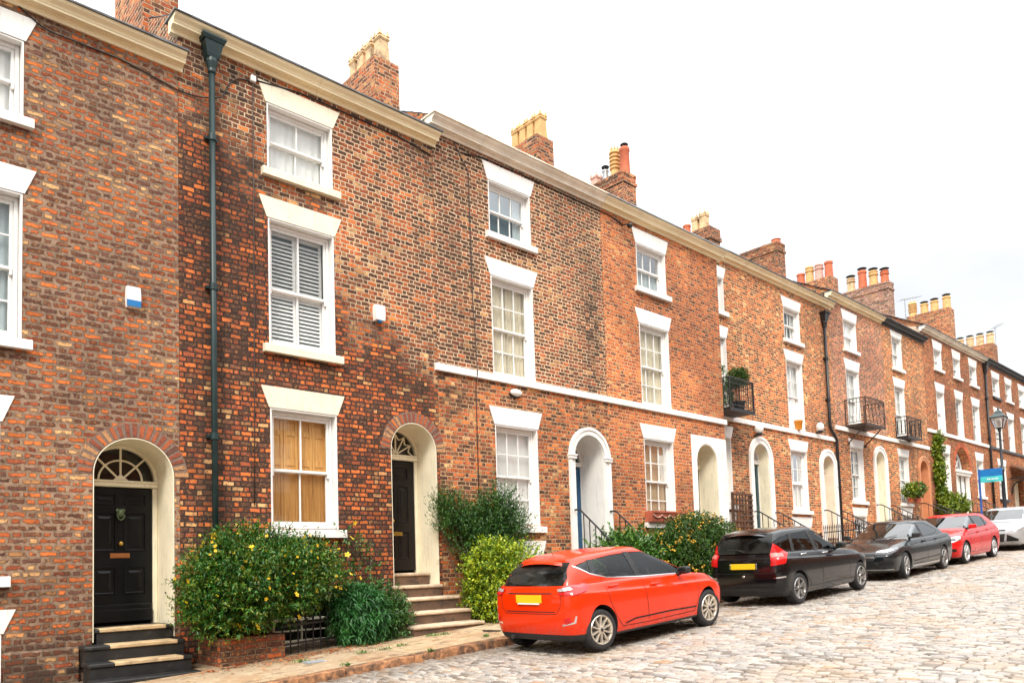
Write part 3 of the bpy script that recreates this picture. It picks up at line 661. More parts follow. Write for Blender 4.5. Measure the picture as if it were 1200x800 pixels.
def door(par, u0, u1, zb, zs, W, leaf, z_leaf0, z_leaf1, rec=.62, lin='cream', fan='spokes', frame='cream', panels=PAN6, surround=None, smat='white', voussoirs=False, name='front_door', imposts=False, top=None, post=.065):
    """arched doorway: deep painted reveal, framed leaf, transom and fanlight"""
    ap = arc(u0+.004, u1-.004, zs, 24); w = W+rec
    root = panel_door(par, u0+post+.02, u1-post-.02, z_leaf0, z_leaf1, w+.03, leaf, panels, name)
    # lining
    mb = MB(); mb.keepn = True; t = .012
    out = [(u0+.004, zb)] + ap + [(u1-.004, zb)]; inn = [(u0+.004+t, zb)] + arc(u0+.004+t, u1-.004-t, zs, 24) + [(u1-.004-t, zb)]
    for (a, b), (c, d) in zip(zip(inn, inn[1:]), zip(out, out[1:])):
        mb.quad((a[0],W-.004,a[1]), (a[0],w+.12,a[1]), (b[0],w+.12,b[1]), (b[0],W-.004,b[1]))
        mb.quad((c[0],W-.004,c[1]), (a[0],W-.004,a[1]), (b[0],W-.004,b[1]), (d[0],W-.004,d[1]))
    mb.build('reveal', M[lin], root, angle=40)
    # frame posts, transom
    mb = MB(); mb.bbox(u0+.018, w, zb, u0+.018+post, w+.1, z_leaf1+.02, .008); mb.bbox(u1-.018-post, w, zb, u1-.018, w+.1, z_leaf1+.02, .008)
    mb.bbox(u0+.018, w-.03, z_leaf1+.022, u1-.018, w+.1, zs-.03, .01); mb.bbox(u0+.018, w-.05, zs-.03, u1-.018, w+.1, zs-.001, .008)
    mb.build('door_frame', M[frame], root)
    fanlight(root, u0+.018, u1-.018, zs, w+.01, fan, frame)
    # dim hall behind the fanlight
    mb = MB(); mb.quad((u0-.2,w+.5,zb), (u1+.2,w+.5,zb), (u1+.2,w+.5,zs+.7), (u0-.2,w+.5,zs+.7)); mb.build('hall_shade', M['room'], root)
    if surround:      # flat moulded architrave round the arch
        mb = MB(); mb.keepn = False
        for (o1, o2, d) in ((0., surround*.62, .045), (surround*.62+.002, surround, .065)):
            A = [(u0-o1, zb)] + arc(u0-o1, u1+o1, zs, 24) + [(u1+o1, zb)]; B = [(u0-o2, zb)] + arc(u0-o2, u1+o2, zs, 24) + [(u1+o2, zb)]
            for i in range(len(A)-1):
                mb.quad((A[i][0],W-d,A[i][1]), (A[i+1][0],W-d,A[i+1][1]), (B[i+1][0],W-d,B[i+1][1]), (B[i][0],W-d,B[i][1]))
                mb.quad((A[i][0],W-d,A[i][1]), (A[i][0],W+.01,A[i][1]), (A[i+1][0],W+.01,A[i+1][1]), (A[i+1][0],W-d,A[i+1][1]))
                mb.quad((B[i][0],W-d,B[i][1]), (B[i+1][0],W-d,B[i+1][1]), (B[i+1][0],W+.005,B[i+1][1]), (B[i][0],W+.005,B[i][1]))
        if imposts:
            for s_, uu in ((-1, u0), (1, u1)):
                a, b = (uu-surround-.02, uu+.012) if s_ < 0 else (uu-.012, uu+surround+.02)
                mb.bbox(a, W-.09, zs-.06, b, W+.02, zs, .008); mb.bbox(a-.01, W-.105, zs+.002, b+.01, W+.02, zs+.035, .008)
        mb.build('architrave', M[smat], root, angle=35)
    if voussoirs:
        mb = MB(); c, r0 = (u0+u1)/2, (u1-u0)/2+.008; n = 21
        for i in range(n):
            a0, a1 = math.pi*(i+.22+rnd.uniform(-.06,.06))/n, math.pi*(i+.78+rnd.uniform(-.06,.06))/n; r1 = r0+.170+rnd.uniform(-.02, .015); y = W-.006-rnd.uniform(0, .006)
            P = lambda r, t: (c-r*math.cos(t), zs+r*math.sin(t))
            mb.prism([P(r0,a0), P(r0,a1), P(r1,a1), P(r1,a0)], y, W+.05)
        v = mb.build('brick_arch', M['vous'], root)
        mb = MB(); A = arc(u0-.004, u1+.004, zs, 24); B = arc(u0-.185, u1+.185, zs, 24)
        for i in range(24): mb.quad(*[(p[0], W-.003, p[1]) for p in (A[i], A[i+1], B[i+1], B[i])])
        mb.build('arch_mortar', M['vousj'], root)
    return root

def bent(pts, r=.25, n=5):
    """round the corners of a polyline"""
    out = [Vector(pts[0])]
    for i in range(1, len(pts)-1):
        p, a, b = Vector(pts[i]), Vector(pts[i-1]), Vector(pts[i+1]); q = min(r, (a-p).length*.45, (b-p).length*.45)
        s, e = p+(a-p).normalized()*q, p+(b-p).normalized()*q
        for k in range(n+1):
            t = k/n; out.append(s*(1-t)**2 + p*2*t*(1-t) + e*t*t)
    return out + [Vector(pts[-1])]

def steps(par, u0, u1, W, zt, n, mat, tread=.29, nose=.02, z_end=None, w_start=None, treadmat=None):
    """flight of steps from the threshold down to the pavement; each step a part"""
    w = W-.02 if w_start is None else w_start
    zp = pav((u0+u1)/2, w-tread*n) if z_end is None else z_end
    rise = (zt-zp)/n
    for i in range(n):
        z = zt-rise*i; wf = w-tread*i; wb = W+.55 if i == 0 else wf+tread+.06
        mb = MB(); e = rnd.uniform(-.01, .01)
        mb.bbox(u0-.01+e, wf-nose, z-.055, u1+.01+e, wb, z, .014); mb.box(u0+.02, wf, z-rise-.25, u1-.02, wb-.02, z-.056)
        mb.build('doorstep', M[mat], par)
    return rise

def stair_rail(par, u, W, z0, w1, z1, h=.85, n=6, mat='iron', post=True):
    """sloping iron handrail with square bars, scrolled foot"""
    mb = MB(); top = [(u, W-.03, z0+h), (u, W-.20, z0+h), (u, w1, z1+h), (u, w1-.06, z1+h-.03)]
    mb.tube(bent(top, .08), .019, 8)
    for i in range(n):
        t = (i+.5)/n; w = (W-.22)+(w1-W+.22)*t; zz = z0+(z1-z0)*t
        mb.box(u-.008, w-.008, zz-.12, u+.008, w+.008, zz+h)
    if post:
        mb.box(u-.02, w1-.02, z1-.1, u+.02, w1+.02, z1+h+.02); mb.blob((u, w1, z1+h+.06), .035, 6)
    return mb.build('handrail', M[mat], par)

def area_railing(u0, u1, w, label, group='iron railings along the pavement edge of the house fronts', h=1.0):
    t = thing('iron_railing', ((u0+u1)/2, w, pav((u0+u1)/2, w)), label, 'railing', group)
    mb = MB(); z = lambda u: pav(u, w)
    for hh in (h*.9, .12):
        mb.add([(u0,w-.012,z(u0)+hh),(u1,w-.012,z(u1)+hh),(u1,w+.012,z(u1)+hh),(u0,w+.012,z(u0)+hh),(u0,w-.012,z(u0)+hh+.03),(u1,w-.012,z(u1)+hh+.03),(u1,w+.012,z(u1)+hh+.03),(u0,w+.012,z(u0)+hh+.03)], [(3,2,1,0),(4,5,6,7),(0,1,5,4),(1,2,6,5),(2,3,7,6),(3,0,4,7)])
    mb.build('rail', M['iron'], t)
    n = max(3, int((u1-u0)/.115))
    mb = MB()
    for i in range(n+1):
        u = u0+(u1-u0)*i/n; mb.tube([(u,w,z(u)-.02),(u,w,z(u)+h),(u,w,z(u)+h+.05),(u,w,z(u)+h+.14)], [.010,.010,.018,.002], 6)
    mb.build('bars', M['iron'], t)['kind'] = 'stuff'
    return t

# ------------------------------------------------------------------ chimneys
def pot(par, u, w, z, kind, mat, h=.62, r=.13):
    mb = MB()
    if kind == 'crown':       # square shaft, moulded head, four horns
        def sq(a, z0, b, z1): mb.add([(u-a,w-a,z0),(u+a,w-a,z0),(u+a,w+a,z0),(u-a,w+a,z0),(u-b,w-b,z1),(u+b,w-b,z1),(u+b,w+b,z1),(u-b,w+b,z1)], [(3,2,1,0),(4,5,6,7),(0,1,5,4),(1,2,6,5),(2,3,7,6),(3,0,4,7)])
        sq(r*1.12, z-.03, r*1.08, z+.06); sq(r*1.02, z+.06, r*.92, z+h*.72); sq(r*.98, z+h*.72, r*1.16, z+h*.78); sq(r*1.16, z+h*.78, r*1.1, z+h*.83); sq(r*1.0, z+h*.83, r*.96, z+h*.90)
        for a, b in ((-1,-1),(1,-1),(1,1),(-1,1),(0,-1),(0,1),(1,0),(-1,0)):
            x, y = u+a*r*.82, w+b*r*.82; q = .040 if a*b else .028; t = .17 if a*b else .09
            mb.add([(x-q,y-q,z+h*.88),(x+q,y-q,z+h*.88),(x+q,y+q,z+h*.88),(x-q,y+q,z+h*.88),(x,y,z+h*.88+t)], [(0,1,4),(1,2,4),(2,3,4),(3,0,4),(3,2,1,0)])
    elif kind == 'round': mb.lathe([(r*1.08,-.03),(r*1.02,.05),(r*.92,h*.82),(r*1.08,h*.86),(r*1.08,h*.95),(r*.98,h),(r*.72,h),(r*.7,h*.6)], (u,w,z), n=18)
    elif kind == 'beaded': mb.lathe([(r*1.05,-.03),(r*.95,h*.5),(r*.9,h*.66),(r*1.15,h*.70),(r*1.15,h*.76),(r*.95,h*.79),(r*1.0,h*.9),(r*1.12,h*.93),(r*1.0,h),(r*.7,h)], (u,w,z), n=18)
    elif kind == 'louvre':
        pr = [(r*1.05,-.03),(r*.95,h*.22)]
        for i in range(5): b_ = h*(.24+.125*i); pr += [(r*.82,b_),(r*.86,b_+h*.05),(r*1.15,b_+h*.06),(r*1.1,b_+h*.10)]
        pr += [(r*.9,h*.9),(r*.8,h*.93),(r*.6,h*.93)]; mb.lathe(pr, (u,w,z), n=18)
        for i in range(8):
            a = i*math.pi/4; x, y = u+r*.8*math.cos(a), w+r*.8*math.sin(a); mb.lathe([(.03,0),(.022,.05),(.0,.1)], (x,y,z+h*.92), n=6)
    o = mb.build('chimney_pot', M[mat], par, angle=40)
    return o
def cowl(par, u, w, z, mat='iron', r=.15):
    mb = MB()
    for i in range(4): a = i*math.pi/2+.4; mb.tube([(u+.09*math.cos(a),w+.09*math.sin(a),z-.05),(u+.09*math.cos(a),w+.09*math.sin(a),z+.10)], .01, 5)
    mb.lathe([(r,.09),(r*1.02,.11),(r*.5,.16),(0,.17)], (u,w,z), n=16); return mb.build('cowl', M[mat], par, angle=40)
def chimney(par, u0, u1, w0, w1, zb, zt, mat='bch', cap='plain', pots=()):
    mb = MB(); top = zt
    if cap == 'corbel':
        mb.box(u0, w0, zb, u1, w1, zt-.34); mb.box(u0-.035, w0-.035, zt-.34, u1+.035, w1+.035, zt-.26); mb.box(u0-.005, w0-.005, zt-.26, u1+.005, w1+.005, zt-.085); mb.box(u0-.02, w0-.02, zt-.085, u1+.02, w1+.02, zt)
    elif cap == 'head':
        mb.box(u0, w0, zb, u1, w1, zt-.42); mb.box(u0-.05, w0-.05, zt-.42, u1+.05, w1+.05, zt-.30); mb.box(u0-.02, w0-.02, zt-.30, u1+.02, w1+.02, zt)
    else: mb.box(u0, w0, zb, u1, w1, zt)
    o = mb.build('chimney', M[mat], par)
    mb = MB(); a = .04   # mortar flaunching round the pots
    mb.add([(u0+.01,w0+.01,top),(u1-.01,w0+.01,top),(u1-.01,w1-.01,top),(u0+.01,w1-.01,top),(u0+.14,w0+.14,top+a),(u1-.14,w0+.14,top+a),(u1-.14,w1-.14,top+a),(u0+.14,w1-.14,top+a)], [(4,5,6,7),(0,1,5,4),(1,2,6,5),(2,3,7,6),(3,0,4,7)]); mb.build('flaunching', M['plaster'], o)
    n = len(pots); uc = (u0+u1)/2
    for i, (f, kind, pm, h, r, cw) in enumerate(pots):
        w = w0+(w1-w0)*f; p_ = pot(o, uc, w, top+a, kind, pm, h, r)
        if cw: cowl(o, uc, w, top+a+h, r=cw)
    return o
# ------------------------------------------------------------------ the terrace, house by house
def new_house(u0, u1, W, label): return thing('terraced_house', ((u0+u1)/2, W+4, gz((u0+u1)/2)), label, 'house', 'brick houses of the terrace')
EPS = .003
def vops(wins, doors): return [(a, b, c, d, None) for a, b, c, d in wins] + [(a, b, c, s+(b-a)/2, s) for a, b, c, s in doors]
BOT = -4.

# --- house with the black door (left end)
h = new_house(-3.5, 3.745, W1, 'brick house with thick smeared mortar and a black panelled door under a cream fanlight')
wv = [(.75,1.88,5.73,6.73), (.75,1.88,2.94,4.77), (.55,1.67,.07,1.91), (-2.0,-.85,5.73,6.73), (-2.0,-.85,2.94,4.77), (-2.0,-.85,.07,1.91), (.58,1.70,-1.6,-.61)]
dv = [(2.66,3.67,-1.4,1.345)]
facade(h, -3.5, 3.745-EPS, W1, BOT, 7.16, vops(wv, dv), [M['b1']])
roof(h, -3.5, 3.74, W1, 7.16)
for i, (a, b, c, d) in enumerate(wv[:6]): window(h, a, b, c, d, W1, 2, (1,1) if d-c < 1.2 else (2,2), 'net' if i in (0,3) else 'side' if i == 1 else 'net', .32, rev=.13, glass='glass_dark' if i == 1 else 'glass')
window(h, .58, 1.70, -1.6, -.61, W1, 2, (1,1), 'dark', .28, sl=False, name='basement_window')
cornice(h, -3.6, 3.80, W1, 7.14, M['cornice'], joint=(1.2,))
# plinth
mb = MB(); mb.prism([(W1+.05,-2.5),(W1-.035,-2.5),(W1-.035,-.86),(W1-.02,-.835),(W1+.05,-.825)], 1.72, 2.50, 'yz'); mb.prism([(W1+.05,-2.5),(W1-.035,-2.5),(W1-.035,-.86),(W1-.02,-.835),(W1+.05,-.825)], -3.4, .56, 'yz'); mb.build('plinth', M['b1'], h)
mb = MB(); mb.prism([(W1+.05,-2.5),(W1-.03,-2.5),(W1-.03,-.80),(W1+.05,-.80)], 3.66, 3.745, 'yz'); mb.build('plinth', M['bbk'], h)
dr = door(h, 2.66, 3.67, -.80, 1.345, W1, 'black_gloss', -.42, 1.235, fan='spokes', voussoirs=True, panels=[(.10,.44,.86,.955),(.56,.90,.86,.955),(.10,.44,.475,.80),(.56,.90,.475,.80),(.10,.44,.12,.35),(.56,.90,.12,.35)])
wd = W1+.65; uc = 3.165
mb = MB(); mb.blob((uc,wd-.045,.475), (.033,.03,.033), 8).tube([(uc,wd,.475),(uc,wd-.03,.475)], .014, 8); mb.build('door_knob', M['brass'], dr, smooth=True)
mb = MB(); mb.bbox(uc-.125,wd-.012,.275,uc+.125,wd+.004,.345,.005); mb.bbox(uc-.095,wd-.018,.292,uc+.095,wd-.013,.328,.003); mb.build('letter_plate', M['copper'], dr)
mb = MB(); mb.blob((uc,wd-.03,.895), (.05,.035,.06), 8); mb.blob((uc-.035,wd-.022,.93), (.03,.02,.03), 6); mb.blob((uc+.035,wd-.022,.93), (.03,.02,.03), 6)
pr = [(uc+.045*math.cos(math.pi*(1+i/12)), wd-.045, .875+.075*math.sin(math.pi*(1+i/12))) for i in range(13)]; mb.tube(pr, .011, 6); mb.blob((uc,wd-.042,.80), (.016,.012,.016), 6); mb.build('lion_knocker', M['bronze'], dr, smooth=True)
mb = MB(); mb.bbox(2.76,W1+.58,-.60,3.57,W1+.75,-.425,.012); mb.bbox(2.76,W1+.60,-.47,3.57,W1+.66,-.35,.02); mb.build('weather_board', M['black_gloss'], dr)
for i, (z, wf, ua, ub) in enumerate([(-.635,W1-.02,2.69,3.64),(-.825,W1-.30,2.50,3.70),(-1.015,W1-.57,2.48,3.70),(-1.20,W1-.84,2.47,3.72)]):
    mb = MB(); wb = W1+.68 if i == 0 else wf+.34
    mb.bbox(ua,wf-.02,z-.055,ub,wb,z,.014); mb.box(ua+.02,wf,z-.26,ub-.02,wb-.02,z-.056); st = mb.build('doorstep', M['blackstep'], h)
    if i < 3:
        mb = MB(); a = ua+(.04 if i == 0 else .28); b = a+.82; mb.bbox(a,wf-.023,z-.048,b,wf+.30,z+.003,.010); mb.build('worn_tread', M['sand'], st)

# --- second house: dark sooty brick, wooden shutters
h = new_house(3.745, 8.24, W1, 'sooty dark brick house with louvred shutters upstairs and closed wooden shutters below')
wv = [(5.06,6.19,6.18,7.24), (5.06,6.19,3.45,5.42), (5.06,6.19,.66,2.49), (5.06,6.19,-1.15,-.25)]
dv = [(7.20,8.17,-1.2,2.045)]
facade(h, 3.745+EPS, 8.24-EPS, W1, BOT, 7.70, vops(wv, dv), [M['b2']])
roof(h, 3.76, 8.23, W1, 7.70)
window(h, *wv[0], W1, 2, (1,1), 'net', .31, mat='cream', smat='cream')
window(h, *wv[1], W1, 2, (1,1), 'shutter', .32, mat='cream', smat='cream', meet=.47)
window(h, *wv[2], W1, 2, (1,1), 'pine', .32, mat='cream', smat='white')
window(h, *wv[3], W1, 2, (1,2), 'dark', 0, sl=False, name='basement_window', frame='cream')
cornice(h, 3.63, 8.30, W1, 7.67, M['cornice'], joint=(5.9,))
dr = door(h, 7.20, 8.17, -.30, 2.045, W1, 'brown_door', -.02, 1.93, rec=.56, fan='batwing', voussoirs=True, panels=[(.16,.84,.83,.95),(.16,.46,.44,.78),(.54,.84,.44,.78),(.16,.46,.10,.36),(.54,.84,.10,.36)])
wd = W1+.59; uc = 7.60
mb = MB(); mb.blob((uc-.02,wd-.045,.86), (.033,.03,.033), 8).tube([(uc-.02,wd,.86),(uc-.02,wd-.03,.86)], .014, 8); mb.build('door_knob', M['brass'], dr, smooth=True)
mb = MB(); mb.bbox(7.56,wd-.012,.60,7.81,wd+.004,.67,.005); mb.bbox(7.59,wd-.018,.617,7.78,wd-.013,.653,.003); mb.build('letter_plate', M['brass'], dr)
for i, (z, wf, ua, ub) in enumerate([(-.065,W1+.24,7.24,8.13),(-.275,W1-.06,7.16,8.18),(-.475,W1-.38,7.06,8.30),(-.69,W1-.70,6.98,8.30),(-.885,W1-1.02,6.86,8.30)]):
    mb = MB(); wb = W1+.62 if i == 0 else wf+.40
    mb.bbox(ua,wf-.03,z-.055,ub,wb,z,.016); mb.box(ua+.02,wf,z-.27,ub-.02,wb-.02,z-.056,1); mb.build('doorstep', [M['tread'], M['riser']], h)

# --- third house: dark upper floors, white blue-doored arch
h = new_house(8.24, 12.95, W1, 'dark brick house with small-paned windows and a deep white arch around its blue door')
wv = [(9.58,10.72,6.46,7.52), (9.58,10.72,3.665,5.62), (9.58,10.72,.77,2.71), (9.60,10.72,-1.0,.12)]
dv = [(11.77,12.75,-1.,2.25)]
facade(h, 8.24+EPS, 12.95-EPS, W1, BOT, 8.0, vops(wv, dv), [M['b3g'], M['b3']], split=3.6)
roof(h, 8.26, 12.94, W1, 8.0)
window(h, *wv[0], W1, 3, (1,1), 'side', .34, glass='glass_dark')
window(h, *wv[1], W1, 3, (2,2), 'cream', .33, sl=False)
window(h, *wv[2], W1, 3, (2,2), 'blind_or_backing', .34)
window(h, *wv[3], W1, 2, (1,1), 'dark', .36, sl=False, name='basement_window')
cornice(h, 8.13, 12.95-EPS, W1, 7.97, M['cornicew'], joint=(9.35,11.2), top=M['cornicew'], P=.24, H=.215)
mb = MB(); 
for a, b in ((8.17,9.11),(9.115,12.95-EPS)): mb.prism([(W1+.05,3.53),(W1-.055,3.53),(W1-.06,3.535),(W1-.06,3.64),(W1-.05,3.66),(W1+.05,3.667)], a, b, 'yz')
mb.build('string_course', M['white'], h)
dr = door(h, 11.77, 12.75, .20, 2.25, W1, 'blue_door', .27, 2.14, rec=.66, lin='white', frame='white', surround=.165, imposts=True, fan='spokes', post=.012)
steps(h, 11.72, 12.80, W1, .27, 5, 'stone', tread=.27)
for u in (11.68, 12.84): stair_rail(h, u, W1, .27, W1-1.15, -.55, .85, 6)

# --- fourth house: orange brick
h = new_house(12.95, 17.70, W1, 'bright orange brick house with a red terracotta trough and square white door surround')
wv = [(14.2,15.36,6.46,7.52), (14.2,15.36,3.665,5.60), (14.2,15.36,.91,2.87), (14.2,15.36,-.8,.30)]
dv = [(16.34,17.26,-1.,2.48)]
facade(h, 12.95+EPS, 17.70, W1, BOT, 8.0, vops(wv, dv), [M['b4']])
roof(h, 12.96, 17.69, W1, 8.0)
window(h, *wv[0], W1, 3, (1,1), 'netlow', .34, glass='glass_dark')
window(h, *wv[1], W1, 3, (2,2), 'cream', .34, sl=False)
window(h, *wv[2], W1, 3, (2,2), 'beige', .33)
window(h, *wv[3], W1, 2, (1,1), 'dark', .30, sl=False, name='basement_window')
cornice(h, 12.95+EPS, 17.86, W1, 7.97, M['cornice'], joint=(13.6,15.8), top=M['lead'], P=.24, H=.215)
mb = MB(); mb.prism([(W1+.05,3.53),(W1-.055,3.53),(W1-.06,3.535),(W1-.06,3.64),(W1-.05,3.66),(W1+.05,3.667)], 12.95+EPS, 17.75, 'yz'); mb.build('string_course', M['white'], h)
dr = door(h, 16.34, 17.26, .30, 2.48, W1, 'brown_door', .55, 2.36, rec=.52, lin='cream', frame='cream', fan='spokes', post=.012)
mb = MB(); e = -.012       # flat painted render panel round the arch
ap = arc(16.335, 17.265, 2.48, 24)
mb.box(16.12, W1+e, -.6, 16.335, W1+.05, 3.14); mb.box(17.265, W1+e, -.6, 17.712, W1+.05, 3.14)
for (a, b), (c, d) in zip(ap, ap[1:]): mb.prism([(a,b),(c,d),(c,3.14),(a,3.14)], W1+e, W1+.05)
mb.build('door_surround', M['white'], dr)
steps(h, 16.25, 17.35, W1, .55, 6, 'stone', tread=.27)

# --- fifth house: set back, balcony on its edge
h = new_house(17.70, 22.0, W2, 'set-back speckled brick house with a planted balcony in its corner and teal door')
wv = [(17.74,18.83,6.92,7.90), (17.74,18.83,3.98,6.19), (17.74,18.83,1.49,3.37), (17.74,18.83,.0,1.0)]
dv = [(19.95,20.84,-.9,2.885)]
facade(h, 17.705, 22.0-EPS, W2, BOT, 8.42, vops(wv, dv), [M['b5']])
roof(h, 17.72, 21.99, W2, 8.42)
window(h, *wv[0], W2, 2, (1,1), 'side', .31); window(h, *wv[1], W2, 2, (2,2), 'dark', .31, sl=False, name='balcony_window'); window(h, *wv[2], W2, 3, (2,2), 'side', .31); window(h, *wv[3], W2, 1, (1,1), 'dark', .3, sl=False, name='basement_window')
cornice(h, 17.705, 22.0-EPS, W2, 8.40, M['cornice'], joint=(19.9,))
mb = MB(); mb.prism([(W2+.05,3.83),(W2-.06,3.835),(W2-.06,3.95),(W2-.05,3.968),(W2+.05,3.972)], 17.76, 22.0-EPS, 'yz'); mb.build('string_course', M['white'], h)
door(h, 19.95, 20.84, .30, 2.885, W2, 'teal_door', .45, 2.76, rec=.30, lin='cream', frame='white', surround=.21, smat='white', fan='spokes', post=.012)
steps(h, 19.9, 20.9, W2, .45, 5, 'stone', tread=.27)
for u in (19.80, 21.0): stair_rail(h, u, W2, .45, W2-1.4, -.3, .88, 7)
# --- sixth
h = new_house(22.0, 25.5, W2, 'speckled brick house with an orange pot on its ledge, left of the bent drainpipe')
wv = [(22.27,23.32,6.83,7.86), (22.27,23.32,3.98,6.16), (22.25,23.32,1.45,3.32), (22.25,23.35,.0,.92)]
dv = [(24.36,25.18,-.9,2.90)]
facade(h, 22.0+EPS, 25.5-EPS, W2, BOT, 8.42, vops(wv, dv), [M['b5']])
roof(h, 22.01, 25.49, W2, 8.42)
window(h, *wv[0], W2, 2, (1,1), 'side', .31); window(h, *wv[1], W2, 2, (2,2), 'net', .32, sl=False); window(h, *wv[2], W2, 3, (2,1), 'netlow', .33, meet=.45); window(h, *wv[3], W2, 2, (1,1), 'dark', .32, sl=False, name='basement_window')
cornice(h, 22.0+EPS, 25.62, W2, 8.40, M['cornice'], joint=(23.6,))
mb = MB(); mb.prism([(W2+.05,3.83),(W2-.06,3.835),(W2-.06,3.95),(W2-.05,3.968),(W2+.05,3.972)], 22.0+EPS, 25.47, 'yz'); mb.build('string_course', M['white'], h)
door(h, 24.36, 25.18, .45, 2.90, W2, 'pinkdoor', .6, 2.78, rec=.30, lin='cream', frame='white', surround=.22, smat='white', post=.012)
steps(h, 24.3, 25.25, W2, .6, 5, 'stone', tread=.27)
for u in (24.2, 25.36): stair_rail(h, u, W2, .6, W2-1.4, -.1, .88, 7)
# --- seventh
h = new_house(25.5, 30.0, W2, 'pale pinkish brick house with a bowed iron balcony on struts above a white arched door')
wv = [(26.6,27.67,7.28,8.33), (26.6,27.67,4.42,6.55), (26.6,27.65,1.90,3.79), (26.6,27.65,.4,1.36)]
dv = [(28.70,29.52,-.7,3.39)]
facade(h, 25.5+EPS, 30.0-EPS, W2, BOT, 8.82, vops(wv, dv), [M['b5'], M['b7']], split=4.34)
roof(h, 25.45, 29.99, W2, 8.82)
window(h, *wv[0], W2, 2, (1,1), 'net', .34); window(h, *wv[1], W2, 2, (2,2), 'net', .36, sl=False, name='balcony_window'); window(h, *wv[2], W2, 2, (2,2), 'side', .28); window(h, *wv[3], W2, 2, (1,1), 'dark', .30, sl=False, name='basement_window')
cornice(h, 25.40, 30.0-EPS, W2, 8.79, M['cornice'], joint=(28.2,))
mb = MB(); mb.prism([(W2+.05,4.27),(W2-.06,4.275),(W2-.06,4.39),(W2-.05,4.41),(W2+.05,4.415)], 25.48, 30.0-EPS, 'yz'); mb.build('string_course', M['white'], h)
door(h, 28.70, 29.52, .75, 3.39, W2, 'white', .9, 3.27, rec=.34, lin='cream', frame='white', surround=.20, smat='white')
steps(h, 28.6, 29.6, W2, .9, 6, 'stone', tread=.27)
for u in (28.5, 29.72): stair_rail(h, u, W2, .9, W2-1.55, .1, .9, 8)
# --- eighth
h = new_house(30.0, 34.3, W2, 'brick house with a black gutter, a cast-iron window balcony and a peach painted arch')
wv = [(30.95,31.95,7.28,8.52), (30.95,31.95,4.42,6.55), (30.95,31.95,1.96,3.80), (30.95,31.95,.6,1.5)]
dv = [(33.08,33.96,-.5,3.34)]
facade(h, 30.0+EPS, 34.3-EPS, W2, BOT, 8.82, vops(wv, dv), [M['b5']])
roof(h, 30.01, 34.29, W2, 8.82)
window(h, *wv[0], W2, 2, (1,1), 'net', .23); window(h, *wv[1], W2, 2, (2,2), 'net', .33, sl=False, name='balcony_window'); window(h, *wv[2], W2, 2, (2,2), 'net', .28); window(h, *wv[3], W2, 2, (1,1), 'net', .30, sl=False, name='basement_window')
cornice(h, 30.0+EPS, 34.42, W2, 8.79, M['iron'], name='gutter')
mb = MB(); mb.prism([(W2+.05,4.27),(W2-.06,4.275),(W2-.06,4.39),(W2-.05,4.41),(W2+.05,4.415)], 30.0+EPS, 34.28, 'yz'); mb.build('string_course', M['white'], h)
door(h, 33.08, 33.96, .95, 3.34, W2, 'peach', 1.1, 3.22, rec=.32, lin='peach', frame='peach', surround=.17, smat='peach')
steps(h, 33.0, 34.05, W2, 1.1, 5, 'stone', tread=.27)
for u in (32.9, 34.15): stair_rail(h, u, W2, 1.1, W2-1.5, .4, .9, 7)
# --- ninth, wider
h = new_house(34.3, 42.85, W2, 'wide brown house with golden creeper and white double doors under a red arch')
wv = [(35.62,36.6,7.98,8.85), (38.1,39.05,7.98,8.85), (40.4,41.45,7.95,8.85), (35.62,36.6,5.20,6.98), (38.1,39.05,5.20,6.98), (40.45,41.5,5.20,6.95), (36.0,36.85,2.55,4.32), (40.5,41.55,2.6,4.32)]
dv = [(37.5,39.55,0.,3.70)]
facade(h, 34.3+EPS, 42.85-EPS, W2, BOT, 9.36, vops(wv, dv), [M['b9']])
roof(h, 34.25, 42.84, W2, 9.36)
for i, q in enumerate(wv): window(h, *q, W2, 2, (1,1) if i < 3 else (2,2), ('net','bluedark','net','net','bluedark','halfblind','net','net')[i], .37, sl=i < 3 or i > 5, rev=.14)
cornice(h, 34.2, 42.85-EPS, W2, 9.33, M['cornicew'], joint=(38.5,))
mb = MB(); mb.prism([(W2+.05,5.05),(W2-.06,5.055),(W2-.06,5.18),(W2-.05,5.197),(W2+.05,5.20)], 34.28, 42.85-EPS, 'yz'); mb.build('string_course', M['white'], h)
dr = panel_door(h, 37.92, 38.52, 1.55, 3.45, W2+.16, 'white', [(.15,.85,.6,.93),(.15,.85,.08,.5)]); panel_door(h, 38.525, 39.13, 1.55, 3.45, W2+.16, 'white', [(.15,.85,.6,.93),(.15,.85,.08,.5)])
mb = MB(); mb.box(38.50,W2+.12,1.55,38.545,W2+.157,3.45); mb.build('centre_bead', M['greydoor'], dr)
mb = MB(); mb.bbox(37.52,W2-.02,3.45,39.53,W2+.45,3.56,.01); mb.bbox(37.47,W2-.07,3.563,39.58,W2+.45,3.69,.015); mb.build('entablature', M['white'], dr)
for u in (37.60, 37.82, 39.23, 39.45): mb = MB(); mb.lathe([(.10,1.5),(.10,1.6),(.075,1.64),(.068,3.35),(.09,3.38),(.10,3.44)], (u,W2+.10,0), n=16); mb.build('column', M['white'], dr, angle=40)
fanlight(dr, 37.6, 39.45, 3.70, W2+.35, 'spokes', 'white')
mb = MB(); mb.quad((37.4,W2+.6,1),(39.6,W2+.6,1),(39.6,W2+.6,4.9),(37.4,W2+.6,4.9)); mb.build('hall_shade', M['room'], dr)
mb = MB(); c = 38.525
for i in range(31):
    a0, a1 = math.pi*(i+.06)/31, math.pi*(i+.94)/31; P = lambda r, t: (c-r*math.cos(t), 3.70+r*math.sin(t)); mb.prism([P(1.03,a0),P(1.03,a1),P(1.26,a1),P(1.26,a0)], W2-.008-rnd.uniform(0,.004), W2+.05)
